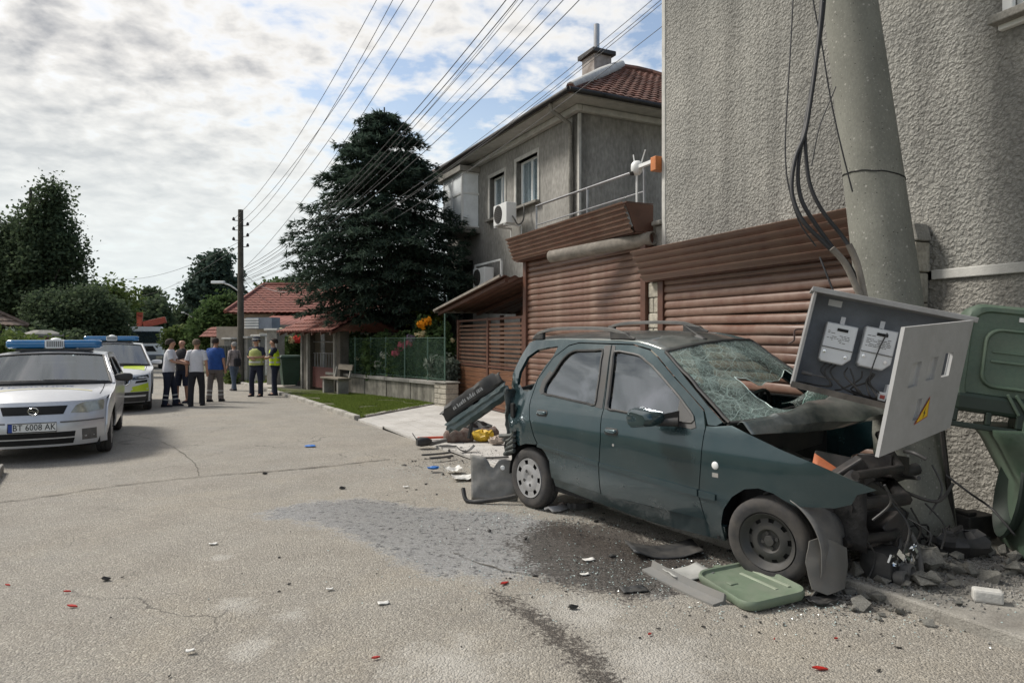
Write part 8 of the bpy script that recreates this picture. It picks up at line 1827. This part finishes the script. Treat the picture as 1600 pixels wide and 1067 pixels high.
# ---------------------------------------------------------------- houses and yards down the street
def build_far_houses():
    # red roofed bungalow behind the fence
    t = thing('red_roof_house', 'low house with long red tiled roof behind the roofed gateway', 'house', (-9.2, 33, 0))
    mb = MB(); mb.b2((-3.4, -.6, 0), (4.2, 4.6, 2.75)); mb.build('wall', M['cream_wall'], t)
    rf = MB(); tile_face(rf, (-4.0, -1.2, 2.78), (4.6, -1.2, 2.78), (4.2, 2, 4.3), (-3.35, 2, 4.3), .30, .26); tile_face(rf, (4.6, 5.2, 2.78), (-4.0, 5.2, 2.78), (-3.35, 2, 4.3), (4.2, 2, 4.3), .4, .3)
    rf.add([(-4.0, -1.2, 2.77), (-4.0, 5.2, 2.77), (-3.35, 2, 4.29), (4.6, -1.2, 2.77), (4.6, 5.2, 2.77), (4.2, 2, 4.29)], [(0, 1, 2), (3, 4, 5), (0, 1, 4, 3)]); rf.tube([(-3.4, 2, 4.34), (4.2, 2, 4.34)], .11, 6); rf.tube([(-4, -1.2, 2.84), (-3.35, 2, 4.34)], .1, 6); rf.build('roof', M['red_tile'], t, smooth=40, fix=False)
    lr = MB(); lr.grid([[Vector((x, lerp(-4.2, -.75, k), lerp(2.16, 2.74, k) + .012 * math.sin(x * 24))) for x in np.arange(-1.75, 3.2, .065)] for k in (0, 1)]); lr.build('lean_to_roof', mat('red_sheet', (.22, .07, .05), .7, var=.2, vscale=2), t, smooth=180, solid=.02)
    q = MB(); q.b2((-3.2, -4.0, 0), (-.6, -.65, 2.1)); q.build('annex_wall', M['cream_wall'], t)
    for x in (-.3, 1.2, 2.9):
        q = MB(); q.b2((x, -4.1, 0), (x + .14, -3.96, 2.15)); q.build('post', M['concrete'], t)
    s_ = thing('white_shed_roof', 'white sheet roofed shed glimpsed beside the spruce trunk', 'shed', (-5.6, 27, 0))
    mb = MB(); mb.prism([(-.75, -1, 2.15), (1.0, -1, 2.15), (1.0, .6, 2.72), (-.4, .6, 2.72)], (0, 0, .05)); mb.build('roof', M['white_paint'], s_)
    mb = MB(); mb.b2((-.7, -.7, 0), (.9, .5, 2.1)); mb.build('wall', M['dark_wall'], s_)
    # white kiosk with louvres
    k = thing('kiosk', 'small white boarded kiosk with a grey box awning beside the far pole', 'kiosk', G(402, 596) + Vector((0, 2.0, -.1)), R(-20))
    for i in range(16):
        q = MB(); q.box((-.05, -.5, .30 + i * .105), (.62, .05, .092), rot=(R(14), 0, 0)); q.build('board', M['pvc'], k)
    mb = MB(); mb.b2((-.55, -.45, 0), (.45, .5, 2.25)); mb.build('body', M['cream_wall'], k)
    mb = MB(); mb.b2((-.62, -1.0, 2.08), (.62, -.5, 2.52)); aw = mb.build('awning_box', mat('awning_grey', (.20, .23, .28), .6), k)
    for i in range(4):
        q = MB(); q.b2((-.66, -1.03, 2.10 + i * .105), (.02, -1.002, 2.17 + i * .105)); q.build('louvre', M['pvc'], aw)
    # pillars of the neighbouring gate
    for i, (px, py, ty, ww, lab) in enumerate([(431, 610, 513, .42, 'pale capped pillar behind the lime vested policeman'), (405, 603, 521, .3, 'slim grey pillar behind the capped policeman'), (386, 600, 523, .26, 'grey gate pillar just past the far pole'), (360, 594, 524, .36, 'grey capped pillar behind the grey haired man'), (347, 592, 527, .26, 'leftmost grey fence pillar beyond the blue shirted man')]):
        b = G(px, py) + Vector((0, 2.3, 0)); h_ = P(px, ty, b.y).z; b.x = (px - 800) / F * b.y; b.z = gz(b.y)
        p = thing('gate_pillar', lab, 'pillar', b, R(-20), 'gate pillars along the yard fences'); q = MB(); q.b2((-ww / 2, -ww / 2, -.1), (ww / 2, ww / 2, h_)); q.build('shaft', M['concrete'], p, bevel=.02)
        q = MB(); q.b2((-ww / 2 - .07, -ww / 2 - .07, h_), (ww / 2 + .07, ww / 2 + .07, h_ + .08)); q.build('cap', M['trim_plaster'], p, bevel=.02)
    f = thing('yard_fence', 'dark slatted yard fence between the grey pillars beyond the far pole', 'fence', P(352, 529, 28.5) + Vector((0, 0, -1.7)), R(-20))
    for i in range(22):
        q = MB(); q.b2((-.6 + i * .14, -.02, .1), (-.6 + i * .14 + .1, .02, 1.4)); q.build('board', M['dark_wall'], f)
    g = thing('small_gateway', 'tiny tiled roof over a yard gate above the blue shirted man', 'gateway', Vector((P(343, 529, 30).x, 30, gz(30))), R(-35))
    mb = MB(); tile_face(mb, (-.75, -.5, 1.85), (.75, -.5, 1.85), (.6, 0, 2.28), (-.6, 0, 2.28), .2, .2); tile_face(mb, (.75, .5, 1.85), (-.75, .5, 1.85), (-.6, 0, 2.28), (.6, 0, 2.28), .2, .2); mb.build('roof', M['red_tile'], g, fix=False)
    mb = MB(); mb.b2((-.55, -.08, 0), (-.4, .08, 1.86)); mb.build('post', M['concrete'], g); mb = MB(); mb.b2((.4, -.08, 0), (.55, .08, 1.86)); mb.build('post', M['concrete'], g)
    mb = MB(); mb.b2((-.39, -.03, .1), (.39, .03, 1.6)); mb.build('gate_leaf', M['dark_wall'], g)
    # old tiled outbuilding, brick pillar beside the first police car
    h = thing('old_outbuilding', 'dark outbuilding with old tiled hip roof behind the first police car', 'house', Vector((-21.6, 26, gz(26))), R(-3))
    mb = MB(); mb.b2((-5, -1.2, -.1), (1.5, 1.4, 2.2)); mb.build('wall', M['dark_wall'], h)
    hip_roof(h, -6, 2.05, -1.7, 1.9, 2.22, 1.25, M['old_tile'], 'x', .3, .3)
    b = thing('brick_pillar', 'squat brick gate pillar with slab cap above the first police car light bar', 'pillar', Vector((P(66, 529, 18).x, 18, 0)), R(-30))
    bm = mat('red_brick', (.24, .10, .07), .9, var=.3, vscale=6); rnd = random.Random(6)
    mb = MB(); mb.b2((-.29, -.29, 0), (.29, .29, 1.66)); mb.build('mortar', M['concrete'], b)
    for i in range(19):
        for j in range(2):
            for sd in range(2):
                q = MB(); o = .0 if i % 2 else .07; c0 = -.30 + j * .31 - (o if j else 0); c1 = c0 + .29 + (o if not j else 0) - (0 if not j else 0)
                if sd == 0: q.b2((c0, -.305, .02 + i * .085), (min(.30, c1), -.25, .095 + i * .085))
                else: q.b2((.25, c0, .02 + i * .085), (.305, min(.30, c1), .095 + i * .085))
                q.build('brick', bm, b, bevel=.006)
    mb = MB(); mb.loft([[Vector((x, y, z)) for x, y in rrect(w_, w_, .04, 2)] for z, w_ in ((1.66, .72), (1.72, .72), (1.82, .3))]); mb.build('cap', M['concrete'], b)
    # distant house at the bend
    d = thing('distant_house', 'small distant beige house with brown roof at the end of the street', 'house', Vector((P(276, 529, 105).x, 105, gz(105))), R(-20))
    wall_panel(d, (-2.6, -2.6), (2.6, -2.6), -1, 4.4, M['cream_wall'], .3, [(1.0, 2.0, 1.6, 3.2), (3.2, 4.2, 1.6, 3.2)]); wall_panel(d, (2.6, -2.6), (2.6, 2.6), -1, 4.4, M['cream_wall'], .3, name='side_wall'); wall_panel(d, (-2.6, 2.6), (-2.6, -2.6), -1, 4.4, M['cream_wall'], .3, name='side_wall')
    for x in (-1.1, 1.1): window(d, (x, -2.6, 2.4), 1.0, 1.6)
    hip_roof(d, -3.2, 3.2, -3.2, 3.2, 4.4, 2.4, M['old_tile'], 'x', .5, .5)
    d2 = thing('distant_house', 'another distant house half hidden behind the truck crane', 'house', Vector((P(253, 529, 118).x, 118, gz(118))), R(10))
    mb = MB(); mb.b2((-2.4, -2.4, -1), (2.4, 2.4, 4.6)); mb.build('wall', M['cream_wall'], d2); hip_roof(d2, -3, 3, -3, 3, 4.6, 2.2, M['tile'], 'x', .5, .5); window(d2, (0, -2.4, 2.6), 1.2, 1.5)
build_far_houses()
